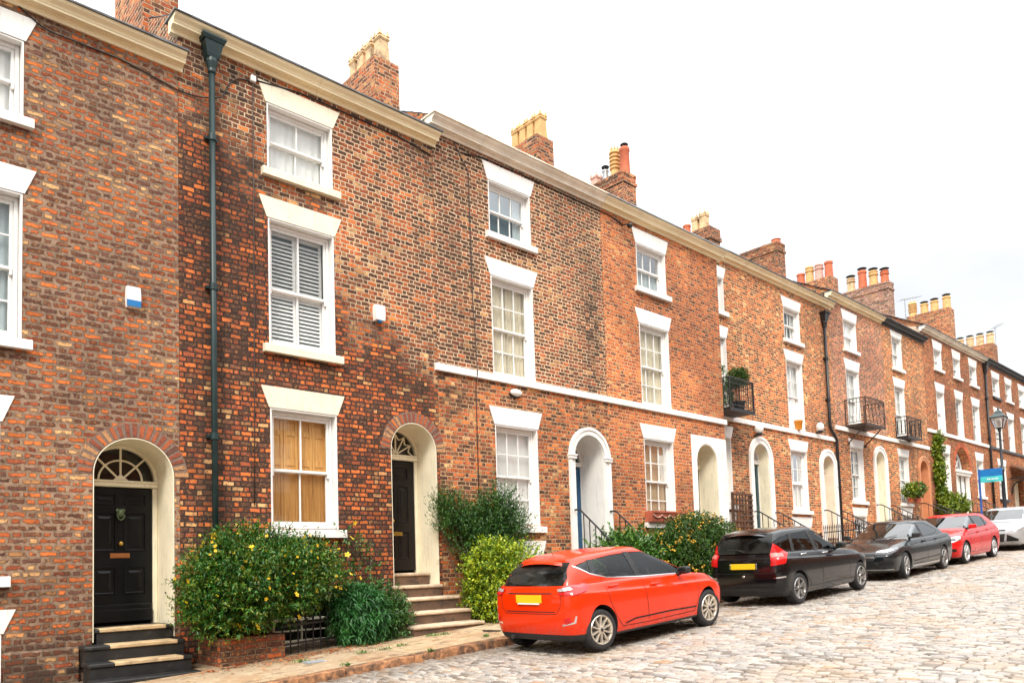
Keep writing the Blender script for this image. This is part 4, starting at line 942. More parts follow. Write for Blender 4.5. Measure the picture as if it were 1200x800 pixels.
mb.build('brick_arch', plain('red_rubbed_brick', (.46,.10,.035), .85, var=.25, isl=.2), dr)
steps(h, 37.45, 39.6, W2, 1.55, 5, 'stone', tread=.27)
for u in (37.3, 39.75): stair_rail(h, u, W2, 1.55, W2-1.4, .8, .9, 7)
# --- tenth
h = new_house(42.85, 51.5, W2, 'farthest brick house in view with black string course and tiled porch')
wv = [(43.95,45.15,7.82,8.82), (46.25,47.35,7.9,8.82), (48.75,49.9,7.9,8.82), (43.95,45.15,5.20,6.95), (46.25,47.35,5.20,6.95), (48.75,49.9,5.2,6.95), (44.0,45.3,2.6,4.32), (49.6,50.7,2.6,4.32)]
dv = []
facade(h, 42.85+EPS, 51.5, W2, BOT, 9.36, vops(wv, dv)+[(46.6,48.3,.5,3.75,None)], [M['b9']])
roof(h, 42.86, 51.49, W2, 9.36)
for i, q in enumerate(wv): window(h, *q, W2, 2, (1,1) if i < 3 else (2,2), ('blind_or_backing','dark','net','net','dark','net','blind_or_backing','net')[i], .32, sl=i < 3 or i > 5, smat='iron' if i in (0, 6) else None, rev=.14)
cornice(h, 42.85+EPS, 51.6, W2, 9.33, M['iron'], name='gutter')
mb = MB(); mb.prism([(W2+.05,5.04),(W2-.06,5.05),(W2-.06,5.17),(W2+.05,5.18)], 42.85+EPS, 51.48, 'yz'); mb.build('string_course', M['iron'], h)
panel_door(h, 46.7, 47.42, 1.75, 3.7, W2+.2, 'cream', PAN6); panel_door(h, 47.44, 48.2, 1.75, 3.7, W2+.2, 'cream', PAN6)
steps(h, 46.6, 48.3, W2, 1.75, 4, 'stone')
mb = MB()
for i in range(7):
    t0, t1 = i/7, (i+1)/7; mb.add([(45.9,W2-1.1+1.05*t0,3.78+.68*t0),(49.,W2-1.1+1.05*t0,3.78+.68*t0),(49.,W2-1.1+1.05*t1,3.78+.68*t1),(45.9,W2-1.1+1.05*t1,3.78+.68*t1),(45.9,W2-1.1+1.05*t0,3.83+.68*t0),(49.,W2-1.1+1.05*t0,3.83+.68*t0),(49.,W2-1.1+1.05*t1,3.79+.68*t1),(45.9,W2-1.1+1.05*t1,3.79+.68*t1)], [(3,2,1,0),(4,5,6,7),(0,1,5,4),(1,2,6,5),(2,3,7,6),(3,0,4,7)])
pc = mb.build('porch_canopy', plain('porch_tiles', (.16,.085,.055), .85, var=.4, scale=8), h)
for u in (46.0, 48.9): mb = MB(); mb.tube(bent([(u,W2-.02,2.9),(u,W2-.15,3.5),(u,W2-1.0,3.75)], .4), .04, 6); mb.box(u-.04,W2-1.08,3.70,u+.04,W2,3.77); mb.build('bracket', M['iron'], pc)
mb = MB(); mb.box(45.9,W2-1.12,3.70,49.,W2-1.06,3.82); mb.build('fascia', M['iron'], pc)
# --- beyond, a taller hipped slate roof closes the row
h = thing('end_house', (55.5, W2+4, gz(55.5)), 'tall grey slate hipped roof beyond the last chimney at the end of the row', 'house')
facade(h, 51.52, 70., W2+.3, BOT, 9.6, [(53.,54.2,5.4,7.,None),(56.,57.2,5.4,7.,None),(53.,54.2,2.8,4.5,None),(56.,57.2,2.8,4.5,None)], [M['b9']])
for q in ((53.,54.2,5.4,7.),(56.,57.2,5.4,7.),(53.,54.2,2.8,4.5),(56.,57.2,2.8,4.5)): window(h, *q, W2+.3, 2, (2,2), 'net', .32)
mb = MB(); a = (51.3, W2+.0); b = (70.2, W2+10.5); z0, z1 = 9.58, 13.8
mb.add([(a[0],a[1],z0),(b[0],a[1],z0),(b[0],b[1],z0),(a[0],b[1],z0),(62.,W2+5.1,z1),(66.,W2+5.1,z1)], [(0,1,5,4),(1,2,5),(2,3,4,5),(3,0,4),(3,2,1,0)]); mb.build('roof', plain('pale_slate', (.30,.29,.28), .75, var=.3, scale=6, bump=.3), h)

# ------------------------------------------------------------------ chimneys, each standing on its party wall
hs = [o for o in COL.objects if o.name.startswith('terraced_house')]
H = lambda i: hs[i]
chimney(H(0), 3.67,4.21,12.0,13.45,6.5,10.6,'bch','plain',[(f,'crown','pot_buff',.6,.13,0) for f in (.15,.38,.62,.85)])
chimney(H(1), 8.23,8.82,12.5,13.85,7.2,10.40,'bch','plain',[(f,'crown','pot_buff',.60,.115,0) for f in (.14,.38,.62,.86)])
chimney(H(2), 12.84,13.42,12.5,13.6,7.5,10.48,'bch','plain',[(f,'crown','pot_yel',.60,.11,0) for f in (.13,.38,.63,.88)])
chimney(H(3), 17.45,18.05,13.5,14.95,8,11.55,'bch','corbel',[(.10,'round','pot_red',.78,.15,.12),(.36,'louvre','pot_yel',.95,.15,0),(.62,'round','pot_grey',.40,.10,.12),(.88,'crown','pot_pink',.36,.13,0)])
chimney(H(4), 22.0,22.62,13.5,14.75,8,11.18,'bch','head',[(.30,'crown','pot_buff',.62,.12,0),(.56,'crown','pot_buff',.58,.115,0),(.86,'round','pot_red',.42,.13,0)])
chimney(H(5), 25.67,26.22,13.0,14.5,8,11.48,'bch','corbel',[(.12,'round','pot_red',.14,.16,0),(.4,'round','pot_pink',.06,.12,0),(.7,'round','pot_yel',.05,.12,0)])
chimney(H(6), 30.0,30.64,13.0,14.6,8.5,11.25,'bch','plain',[(.13,'round','pot_red',.66,.16,0),(.38,'beaded','pot_pink',.66,.16,0),(.63,'beaded','pot_yel',.68,.16,0),(.87,'round','pot_red',.50,.16,0)])
chimney(H(7), 34.62,35.18,12.5,14.5,8.5,11.98,'bchp','corbel',[(.12,'beaded','pot_red',.52,.17,.2),(.36,'beaded','pot_yel',.66,.18,.2),(.60,'round','pot_red',.82,.18,.2),(.86,'beaded','pot_buff',.62,.17,.2)])
chimney(H(8), 42.5,43.26,12.5,14.55,9,12.48,'bch','plain',[(.10,'round','pot_yel',.62,.19,.2),(.38,'round','pot_yel',.55,.19,.2),(.62,'round','pot_yel',.52,.19,.2),(.90,'louvre','pot_yel',.82,.19,0)])
chimney(H(9), 49.6,50.6,12.5,14.5,9,11.9,'bch','plain',[(f,'round','pot_buff',.62,.20,.2) for f in (.1,.36,.62,.88)])
# lettering-free gable wedge of render where the ninth house rises above its neighbour
mb = MB(); mb.prism([(W2-.02,9.02),(W2+1.4,9.36),(W2+1.4,9.9),(W2+.1,9.55)], 34.26, 34.297, 'yz'); mb.build('gable_render', M['plaster'], H(8))
# ------------------------------------------------------------------ cars: bodies lofted from warped waterlines, fittings laid on the skin
def pchip(x, y, xq):
    x = np.asarray(x, float); y = np.asarray(y, float); xq = np.clip(np.asarray(xq, float), x[0], x[-1])
    h = np.diff(x); d = np.diff(y, axis=0)/h.reshape(-1, *[1]*(y.ndim-1))
    m = np.zeros_like(y); m[0] = d[0]; m[-1] = d[-1]
    if len(x) > 2:
        a, b = d[:-1], d[1:]
        with np.errstate(divide='ignore', invalid='ignore'): hm = np.where(a*b > 0, 2*a*b/(a+b), 0.)
        m[1:-1] = np.nan_to_num(hm)
    i = np.clip(np.searchsorted(x, xq, 'right')-1, 0, len(x)-2); sh = (-1, *[1]*(y.ndim-1))
    t = ((xq-x[i])/h[i]).reshape(sh); hh = h[i].reshape(sh)
    return (2*t**3-3*t**2+1)*y[i] + (t**3-2*t**2+t)*hh*m[i] + (-2*t**3+3*t**2)*y[i+1] + (t**3-t**2)*hh*m[i+1]

NF, NC, NS = 9, 8, 46
def outline(lv):
    xf, xr, hw = lv['xf'], lv['xr'], lv['hw']; bf, br = lv.get('bf', .10), lv.get('br', .06)
    rxf, ryf, rxr, ryr = lv.get('rxf', .42), lv.get('ryf', .34), lv.get('rxr', .30), lv.get('ryr', .26); ex = lv.get('ex', 2.6)
    pts = []
    ye = hw-ryf
    for i in range(NF): y = ye*i/NF; pts.append((xf-bf*(y/hw)**2, y))
    xa = xf-bf*(ye/hw)**2
    for i in range(NC): a = math.pi/2*i/NC; pts.append((xa-rxf*(1-math.cos(a)**(2/ex)), ye+ryf*math.sin(a)**(2/ex)))
    yr = hw-ryr; xb = xr+br*(yr/hw)**2; x0, x1 = xa-rxf, xb+rxr
    for i in range(NS+1): pts.append((x0+(x1-x0)*i/NS, hw))
    for i in range(1, NC+1): a = math.pi/2*i/NC; pts.append((x1-rxr*(1-math.cos(math.pi/2-a)**(2/ex)) if False else xb+rxr*(1-math.sin(a)**(2/ex)), yr+ryr*math.cos(a)**(2/ex)))
    for i in range(1, NF+1): y = yr*(1-i/NF); pts.append((xr+br*(y/hw)**2, y))
    P = np.array(pts); 
    # plan taper of the flanks
    xm = lv.get('x0', (xf+xr)/2)
    t = np.clip((P[:, 0]-xm)/(xf-xm), 0, 1); P[:, 1] *= 1-lv.get('tf', .04)*t**2
    t = np.clip((xm-P[:, 0])/(xm-xr), 0, 1); P[:, 1] *= 1-lv.get('tr', .03)*t**2
    zp = lv['z']
    z = np.full(len(P), zp) if not hasattr(zp, '__len__') else pchip([q[0] for q in zp], [q[1] for q in zp], P[:, 0])
    return np.column_stack([P, z])

class Car:
    def __init__(s, name, label, spec, pos, heading, tilt):
        s.sp = spec; s.t = thing(name, (0, 0, 0), label, 'car', 'cars parked along the kerb'); s.pos, s.head, s.tilt = pos, heading, tilt
        lv = spec['levels']; C = np.stack([outline(l) for l in lv]); K = len(lv)
        tt = np.concatenate([np.linspace(k, k+1, spec.get('sub', 5), endpoint=False) for k in range(K-1)]+[[K-1]])
        G = pchip(np.arange(K), C, tt); n = G.shape[1]
        full = np.concatenate([G, (G*np.array([1, -1, 1]))[:, -2:0:-1]], 1); M_, N_ = full.shape[:2]
        V = full.reshape(-1, 3); F = [(i*N_+j, i*N_+(j+1) % N_, (i+1)*N_+(j+1) % N_, (i+1)*N_+j) for i in range(M_-1) for j in range(N_)]
        me = bpy.data.meshes.new('body'); me.from_pydata([tuple(v) for v in V], [], F + [tuple(range(N_-1, -1, -1)), tuple((M_-1)*N_+j for j in range(N_))]); me.update()
        bm = bmesh.new(); bm.from_mesh(me); bmesh.ops.remove_doubles(bm, verts=bm.verts, dist=1e-4); bmesh.ops.recalc_face_normals(bm, faces=bm.faces)
        s.bvh = BVHTree.FromBMesh(bm); bm.to_mesh(me); bm.free()
        o = bpy.data.objects.new('body', me); COL.objects.link(o)
        cb = bmesh.new(); R0 = spec['arch']; hw = spec['hw']
        for ax in spec['axles']:
            for sg in (-1, 1):
                m = Matrix.Translation((ax, sg*(hw+.05), spec['rt'])) @ Matrix.Diagonal((spec['sc'][2]/spec['sc'][0], 1, 1, 1)) @ Matrix.Rotation(R(90), 4, 'X')
                bmesh.ops.create_cone(cb, segments=40, radius1=R0, radius2=R0, depth=.66, cap_ends=True, matrix=m)
        cm = bpy.data.meshes.new('cut'); cb.to_mesh(cm); cb.free(); co = bpy.data.objects.new('cut', cm); COL.objects.link(co)
        md = o.modifiers.new('b', 'BOOLEAN'); md.operation = 'DIFFERENCE'; md.object = co; md.solver = 'EXACT'
        q = MB(); q.prism(spec['dlo'], -1.3, 1.3, 'xz'); dm = bpy.data.meshes.new('cab'); dm.from_pydata(q.v, [], q.f)
        bm = bmesh.new(); bm.from_mesh(dm); bmesh.ops.recalc_face_normals(bm, faces=bm.faces); bm.to_mesh(dm); bm.free(); do = bpy.data.objects.new('cab', dm); COL.objects.link(do)
        md = o.modifiers.new('c', 'BOOLEAN'); md.operation = 'DIFFERENCE'; md.object = do; md.solver = 'EXACT'
        dg = bpy.context.evaluated_depsgraph_get(); nm = bpy.data.meshes.new_from_object(o.evaluated_get(dg)); o.modifiers.clear(); o.data = nm
        bpy.data.objects.remove(co); bpy.data.objects.remove(do)
        for m in (spec['paint'], CM['well'], CM['trim'], CM['cabin']): nm.materials.append(m)
        for p in nm.polygons:
            c = p.center; mi = 0
            for ax in spec['axles']:
                d = math.hypot((c.x-ax)*spec['sc'][0]/spec['sc'][2], c.z-spec['rt'])
                if (abs(d-R0) < .008 and abs(p.normal.y) < .35) or (d < R0-.01 and abs(c.y) < hw-.2): mi = 1
            if mi == 0 and c.z < spec.get('ztrim', .27): mi = 2
            for (xa, xb, za, zb) in spec.get('trimbox', ()):
                if xa < c.x < xb and za < c.z < zb and mi == 0: mi = 2
            if mi == 0 and c.z > .85 and (abs(p.normal.y) < .12 or s.bvh.find_nearest(c)[3] > .02) and s.bvh.find_nearest(c)[3] > .012: mi = 3
            p.material_index = mi
        nm.polygons.foreach_set('use_smooth', [True]*len(nm.polygons)); nm.set_sharp_from_angle(angle=R(38))
        o.parent = s.t; s.body = o
        zb_ = min(q_[1] for q_ in spec['dlo'])
        for sx in spec.get('seats', (-.05, -.85)):
            for sy in (-.34, .34):
                m = MB(); 
                for (x0, x1, z0, z1, hw_) in ((sx-.16, sx-.02, zb_+.001, zb_+.11, .22), (sx-.19, sx-.09, zb_+.14, zb_+.285, .115)):
                    bm = bmesh.new(); bmesh.ops.create_cube(bm, size=1); bmesh.ops.bevel(bm, geom=bm.edges[:], offset=.3, segments=3, affect='EDGES', profile=.5)
                    for v in bm.verts: v.co = ((x0+x1)/2+v.co.x*(x1-x0)-.12*(v.co.z)*(z1-z0), sy+v.co.y*2*hw_, (z0+z1)/2+v.co.z*(z1-z0))
                    m.frombm(bm)
                for k_ in (-.05, .05): m.tube([(sx-.10, sy+k_, zb_+.08), (sx-.14, sy+k_, zb_+.16)], .007, 5)
                s.mb(m, 'seat', CM['seat'], None, True)
        m = MB(); xs_ = spec.get('seats', (-.05,))[0]+.45; m.lathe([(.165,-.012),(.18,0),(.165,.012),(.15,0)], (0,0,0), 'x', 24, close=False); m.v = [(xs_+v[0]+v[2]*.45, -.34+v[1], zb_-.02+v[2]) for v in m.v]; s.mb(m, 'steering_wheel', CM['seat'], None, True)
        for i, ax in enumerate(spec['axles']):
            for sg in (-1, 1): s.wheel(ax, sg, i)
    def hit(s, t, z, phi, up=False):
        d = Vector((math.cos(phi), math.sin(phi), 0)); e = Vector((-math.sin(phi), math.cos(phi), 0))
        h, nn, _, _ = s.bvh.ray_cast(e*t + Vector((0, 0, z)) + d*6, -d)
        return h, nn, d
    def patch(s, name, pts, phi, mat, off=.004, grid=.05, parent=None, both=False, thick=0., sink=None):
        """lay a flat outline on the skin. pts are (x,y,z) or, on the flank, (x,z); phi is the way it faces, in degrees"""
        out = []
        for sg in ((1, -1) if both else (1,)):
            ph = R(phi)*sg; e = (-math.sin(ph), math.cos(ph))
            poly = []
            for p in pts:
                if len(p) == 2: p = (p[0], 0, p[1]) if abs(abs(phi)-90) < 1 else (0, p[0], p[1])
                poly.append((p[0]*e[0]+p[1]*sg*e[1], p[2]))
            bm = bmesh.new(); f = bm.faces.new([bm.verts.new((a, 0, b)) for a, b in poly])
            a0, a1 = min(p[0] for p in poly), max(p[0] for p in poly); b0, b1 = min(p[1] for p in poly), max(p[1] for p in poly)
            for k in range(1, int((a1-a0)/grid)+1): bmesh.ops.bisect_plane(bm, geom=bm.verts[:]+bm.edges[:]+bm.faces[:], plane_co=(a0+(a1-a0)*k/(int((a1-a0)/grid)+1), 0, 0), plane_no=(1, 0, 0))
            for k in range(1, int((b1-b0)/grid)+1): bmesh.ops.bisect_plane(bm, geom=bm.verts[:]+bm.edges[:]+bm.faces[:], plane_co=(0, 0, b0+(b1-b0)*k/(int((b1-b0)/grid)+1)), plane_no=(0, 0, 1))
            bad = []; nor = {}
            for v in bm.verts:
                h, nn, d = s.hit(v.co.x, v.co.z, ph)
                if h is None: bad.append(v); continue
                v.co = h + nn*off; nor[v] = nn
            if bad: bmesh.ops.delete(bm, geom=bad, context='VERTS')
            for f in bm.faces:
                if f.normal.dot(d) < 0: f.normal_flip()
            bm.normal_update()
            for f in bm.faces:
                if f.normal.dot(d) < 0: f.normal_flip()
            if thick:
                r = bmesh.ops.extrude_face_region(bm, geom=bm.faces[:]); vs = [v for v in r['geom'] if isinstance(v, bmesh.types.BMVert)]
                for v in vs:
                    h, nn, d = v.co, None, None
                    v.co = v.co + (s.bvh.find_nearest(v.co)[1])*thick
                bmesh.ops.recalc_face_normals(bm, faces=bm.faces)
            me = bpy.data.meshes.new(name); bm.to_mesh(me); bm.free(); me.materials.append(mat); me.polygons.foreach_set('use_smooth', [True]*len(me.polygons))
            if thick: me.set_sharp_from_angle(angle=R(40))
            o = bpy.data.objects.new(name, me); COL.objects.link(o); o.parent = parent or s.t; out.append(o)
        return out
    def line(s, pts, phi, w=.008, both=True, mat=None, parent=None, name='shut_line', off=.0035):
        P = [Vector((p[0], p[1])) for p in pts]; L_, R_ = [], []
        for i, p in enumerate(P):
            t = (P[min(i+1, len(P)-1)]-P[max(i-1, 0)]).normalized(); n = Vector((-t.y, t.x))*w/2; L_.append(tuple(p+n)); R_.append(tuple(p-n))
        return s.patch(name, L_+R_[::-1], phi, mat or CM['gap'], off, .06, parent, both)
    def mb(s, mb, name, mat, parent=None, smooth=False, angle=None):
        o = mb.build(name, mat, None, smooth, angle); del o['_o']; o.parent = parent or s.t; return o
    def wheel(s, ax, sg, idx):
        sp = s.sp; r = sp['rt']; y = sg*(sp['hw']-.02); n = sp['spokes']; rr = sp.get('rr', r*.70); wd = .20
        g = bpy.data.objects.new('wheel', None); COL.objects.link(g); g.parent = s.t
        turn = sp.get('steer', 0) if idx == 0 else 0
        g.matrix_local = Matrix.Translation((ax, y, r)) @ Matrix.Diagonal((sp['sc'][2]/sp['sc'][0], 1, 1, 1)) @ Matrix.Rotation(turn, 4, 'Z') @ Matrix.Rotation(rnd.uniform(0, 1.), 4, 'Y')
        m = MB(); q = lambda a: -sg*a
        m.lathe([(rr-.005, q(.012)), (rr+.012, q(.004)), (r-.035, q(.0)), (r-.012, q(.012)), (r-.002, q(.03)), (r, q(.06)), (r, q(wd-.05)), (r-.012, q(wd-.01)), (rr, q(wd)), (rr-.01, q(wd-.04))], (0, 0, 0), 'y', 48, close=False)
        for i in range(0):
            pass
        s.mb(m, 'tyre', CM['tyre'], g, True)
        m = MB(); m.lathe([(rr+.004, q(.008)), (rr-.004, q(-.002)), (rr-.018, q(.004)), (rr-.03, q(.03)), (rr-.035, q(.15))], (0, 0, 0), 'y', 48, close=False)
        hub = .035
        def spoke(a, w0, w1, d0=.022, d1=.010):
            c, sn = math.cos(a), math.sin(a); v = []
            for rad, w, d in ((hub*.7, w0, d0), (rr*.55, (w0+w1)*.5, d0*1.1), (rr-.014, w1, d1)):
                for k in (-1, 1):
                    v += [(c*rad-sn*w*k, q(d), sn*rad+c*w*k), (c*rad-sn*w*k*.7, q(d-.012), sn*rad+c*w*k*.7), (c*rad-sn*w*k, q(d+.03), sn*rad+c*w*k)]
            f = []
            for b in (0, 6):
                f += [(b+1, b+4, b+10, b+7), (b, b+1, b+7, b+6), (b+4, b+3, b+9, b+10), (b+2, b, b+6, b+8), (b+3, b+5, b+11, b+9)]
            m.add(v, f)
        for i in range(n):
            a = 2*math.pi*i/n
            if sp.get('split'): spoke(a-.16, .010, .014); spoke(a+.16, .010, .014)
            else: spoke(a, .016 if n > 7 else .022, sp.get('sw', .014))
        m.lathe([(.0, q(.004)), (.03, q(.004)), (.05, q(.012)), (.058, q(.03))], (0, 0, 0), 'y', 24, close=False)
        rim = s.mb(m, 'rim', sp['rim'], g, angle=35)
        m = MB(); m.lathe([(0., q(.075)), (rr-.04, q(.075)), (rr-.03, q(.06))], (0, 0, 0), 'y', 32, close=False); m.lathe([(.135, q(.05)), (.14, q(.062))], (0, 0, 0), 'y', 30, close=True); s.mb(m, 'brake_disc', CM['disc'], g)
        m = MB(); m.lathe([(0, q(-.004)), (.026, q(-.002)), (.03, q(.006))], (0, 0, 0), 'y', 20, close=False); s.mb(m, 'hub_cap', CM['trim'], g, True)
    def mirror(s, x, z, mat, w=.20, h=.13):
        for sg in (-1, 1):
            h0, nn, d = s.hit(x*(-1 if sg > 0 else 1), z, R(90)*sg); y = abs(h0.y) if h0 else s.sp['hw']-.1
            m = MB(); bm = bmesh.new(); bmesh.ops.create_cube(bm, size=1); bmesh.ops.bevel(bm, geom=bm.edges[:], offset=.24, segments=4, affect='EDGES', profile=.5)
            for v in bm.verts:
                k = v.co.y*sg+.5; v.co = (x-.02+v.co.x*.12*(1-.15*k)-.02*k, sg*(y+.155)+v.co.y*w, z+.075+v.co.z*h*(1-.1*k)+.012*k)
            m.frombm(bm); o = s.mb(m, 'door_mirror', mat, None, True)
            m = MB(); m.tube([(x+.01, sg*(y-.02), z+.015), (x, sg*(y+.08), z+.04)], [.035, .028], 8); s.mb(m, 'mirror_stalk', CM['trim'], o, True)
            m = MB(); m.blob((x-.085, sg*(y+.155), z+.075), (.006, w*.40, h*.38), 8); s.mb(m, 'mirror_glass', CM['glass'], o, True)
    def handle(s, x, z, mat, sides=(-1, 1), parent=None, l=.19):
        for i, sg in enumerate(sides):
            h0, nn, d = s.hit(x*(-1 if sg > 0 else 1), z, R(90)*sg); y = abs(h0.y); m = MB()
            m.tube(bent([(x-l/2, sg*(y-.005), z-.006), (x-l/2+.02, sg*(y+.032), z), (x+l/2-.02, sg*(y+.034), z+.004), (x+l/2, sg*(y-.005), z+.004)], .03), .0125, 8); o = s.mb(m, 'door_handle', mat, parent[i] if parent else None, True)
    def plate(s, front, z, mat, tiltdeg=0, y=0.):
        h0, nn, d = s.hit(0, z, 0 if front else math.pi); sg = 1 if front else -1; m = MB(); x = h0.x
        xx = max(abs(s.hit(yy, z+dz, 0 if front else math.pi)[0].x) for yy in (-.2, 0, .2) for dz in (-.05, .05))*sg
        m.bbox(xx-.008 if sg > 0 else xx-.014, -.26+y, z-.056, xx+.014 if sg > 0 else xx+.008, .26+y, z+.056, .004); return s.mb(m, 'number_plate', mat)
    def finish(s):
        hd = s.head; a = s.tilt; kf, kr = s.sp.get('ko', (1., 1.)); af, ar = s.sp['axles']
        for o in s.t.children:                  # overhangs beyond the axles
            for q in (o, *o.children):
                if q.type == 'MESH' and not o.name.startswith('wheel'):
                    for v in q.data.vertices:
                        x = v.co.x; v.co.x = af+(x-af)*kf if x > af else ar+(x-ar)*kr if x < ar else x
        up = Vector((-math.sin(a), 0, math.cos(a))); fw = Vector((math.cos(a), 0, math.sin(a)))*(1 if hd > 0 else -1); lf = up.cross(fw)
        m = Matrix.Identity(4)
        for i in range(3): m[i][0] = fw[i]; m[i][1] = lf[i]; m[i][2] = up[i]; m[i][3] = s.pos[i]
        s.t.matrix_world = m @ Matrix.Diagonal((*s.sp['sc'], 1)); s.t['_o'] = [0., 0., 0.]

def spoiler(c, prof, hw, paint):
    m = MB(); n = 14; v = []
    for i in range(n+1):
        y = -hw+2*hw*i/n; q = abs(y/hw)
        v += [(px+.10*q**3, y, pz-.052*q**2.4) for px, pz in prof]
    k = len(prof); m.add(v, [(i*k+j, i*k+(j+1) % k, (i+1)*k+(j+1) % k, (i+1)*k+j) for i in range(n) for j in range(k)] + [tuple(range(k)), tuple(n*k+j for j in range(k-1, -1, -1))])
    return c.mb(m, 'roof_spoiler', PAINT[paint], None, angle=35)
CM = {}
CM['cabin'] = plain('cabin_lining', (.020,.020,.021), .8, var=.3)
CM['seat'] = plain('dark_seat_cloth', (.035,.034,.034), .85, var=.3)
CM['sideglass'] = glassmat('tinted_car_glass', (.74,.80,.78), .02, fs=.6)
CM['tyre'] = plain('tyre_rubber', (.020,.020,.021), .75, var=.3, scale=20, bump=.3, bscale=120)
CM['well'] = plain('wheel_well', (.012,.012,.012), .9)
CM['trim'] = plain('black_plastic_trim', (.018,.018,.019), .5, var=.2)
CM['gap'] = plain('gap_and_crease_black', (.006,.006,.006), .8)  # black of the panel gaps, also of the painted crease shade
CM['disc'] = plain('brake_steel', (.10,.10,.10), .45, metal=.8, var=.3)
CM['chrome'] = plain('chrome', (.80,.80,.80), .12, metal=1., var=.05)
CM['alloy'] = plain('pale_alloy', (.62,.56,.47), .32, metal=.7, var=.1)
CM['alloy2'] = plain('silver_alloy', (.60,.60,.60), .3, metal=.75, var=.1)
CM['darkrim'] = plain('grey_alloy', (.32,.31,.30), .3, metal=.75, var=.15)
k = NM('car_glass'); p = k.n('ShaderNodeTexCoord').outputs['Object']
b = k.bsdf(Base_Color=k.mix(k.ss(k.noise(p, 2.2, 3).outputs[0], .42, .62), (.003,.004,.004), (.022,.024,.022)), Roughness=.03, IOR=1.5); b.inputs['Specular IOR Level'].default_value = .27; CM['glass'] = k.o
CM['lampred'] = plain('red_lamp_lens', (.55,.008,.008), .15, var=.25, scale=18, coat=.25)
k = NM('windscreen_glass'); b = k.bsdf(Base_Color=(.006,.008,.008,1), Roughness=.02); b.inputs['Specular IOR Level'].default_value = 1.0; CM['screen'] = k.o
CM['sideglass2'] = glassmat('bright_car_glass', (.6,.66,.64), .10, fs=1.0)
CM['lamppink'] = plain('pale_red_lens', (.72,.16,.14), .15, var=.2, scale=20, coat=.5)
CM['lampclear'] = plain('clear_lamp_lens', (.62,.62,.62), .10, metal=.6, var=.25, scale=25, coat=.8)
CM['lampdark'] = plain('lamp_housing', (.04,.04,.045), .12, coat=.8, var=.4, scale=20)
CM['yplate'] = plain('yellow_plate', (.85,.52,.01), .4, var=.03)
CM['wplate'] = plain('white_plate', (.82,.82,.80), .4, var=.03)
CM['mesh'] = plain('grille_mesh', (.012,.012,.012), .5, var=.5, scale=90, bump=.8, bscale=120)
PAINT = {'orange_red': paintmat('orange_red_paint', (.74,.031,.001), .22, .55, 0., .25), 'black': paintmat('black_metallic_paint', (.004,.004,.005), .12, .5), 'slate': paintmat('dark_slate_paint', (.008,.011,.013), .14, .6), 'red': paintmat('bright_red_paint', (.62,.006,.006), .22, .5, 0., .25), 'silver': paintmat('silver_white_paint', (.46,.47,.48), .25, .6, .35)}

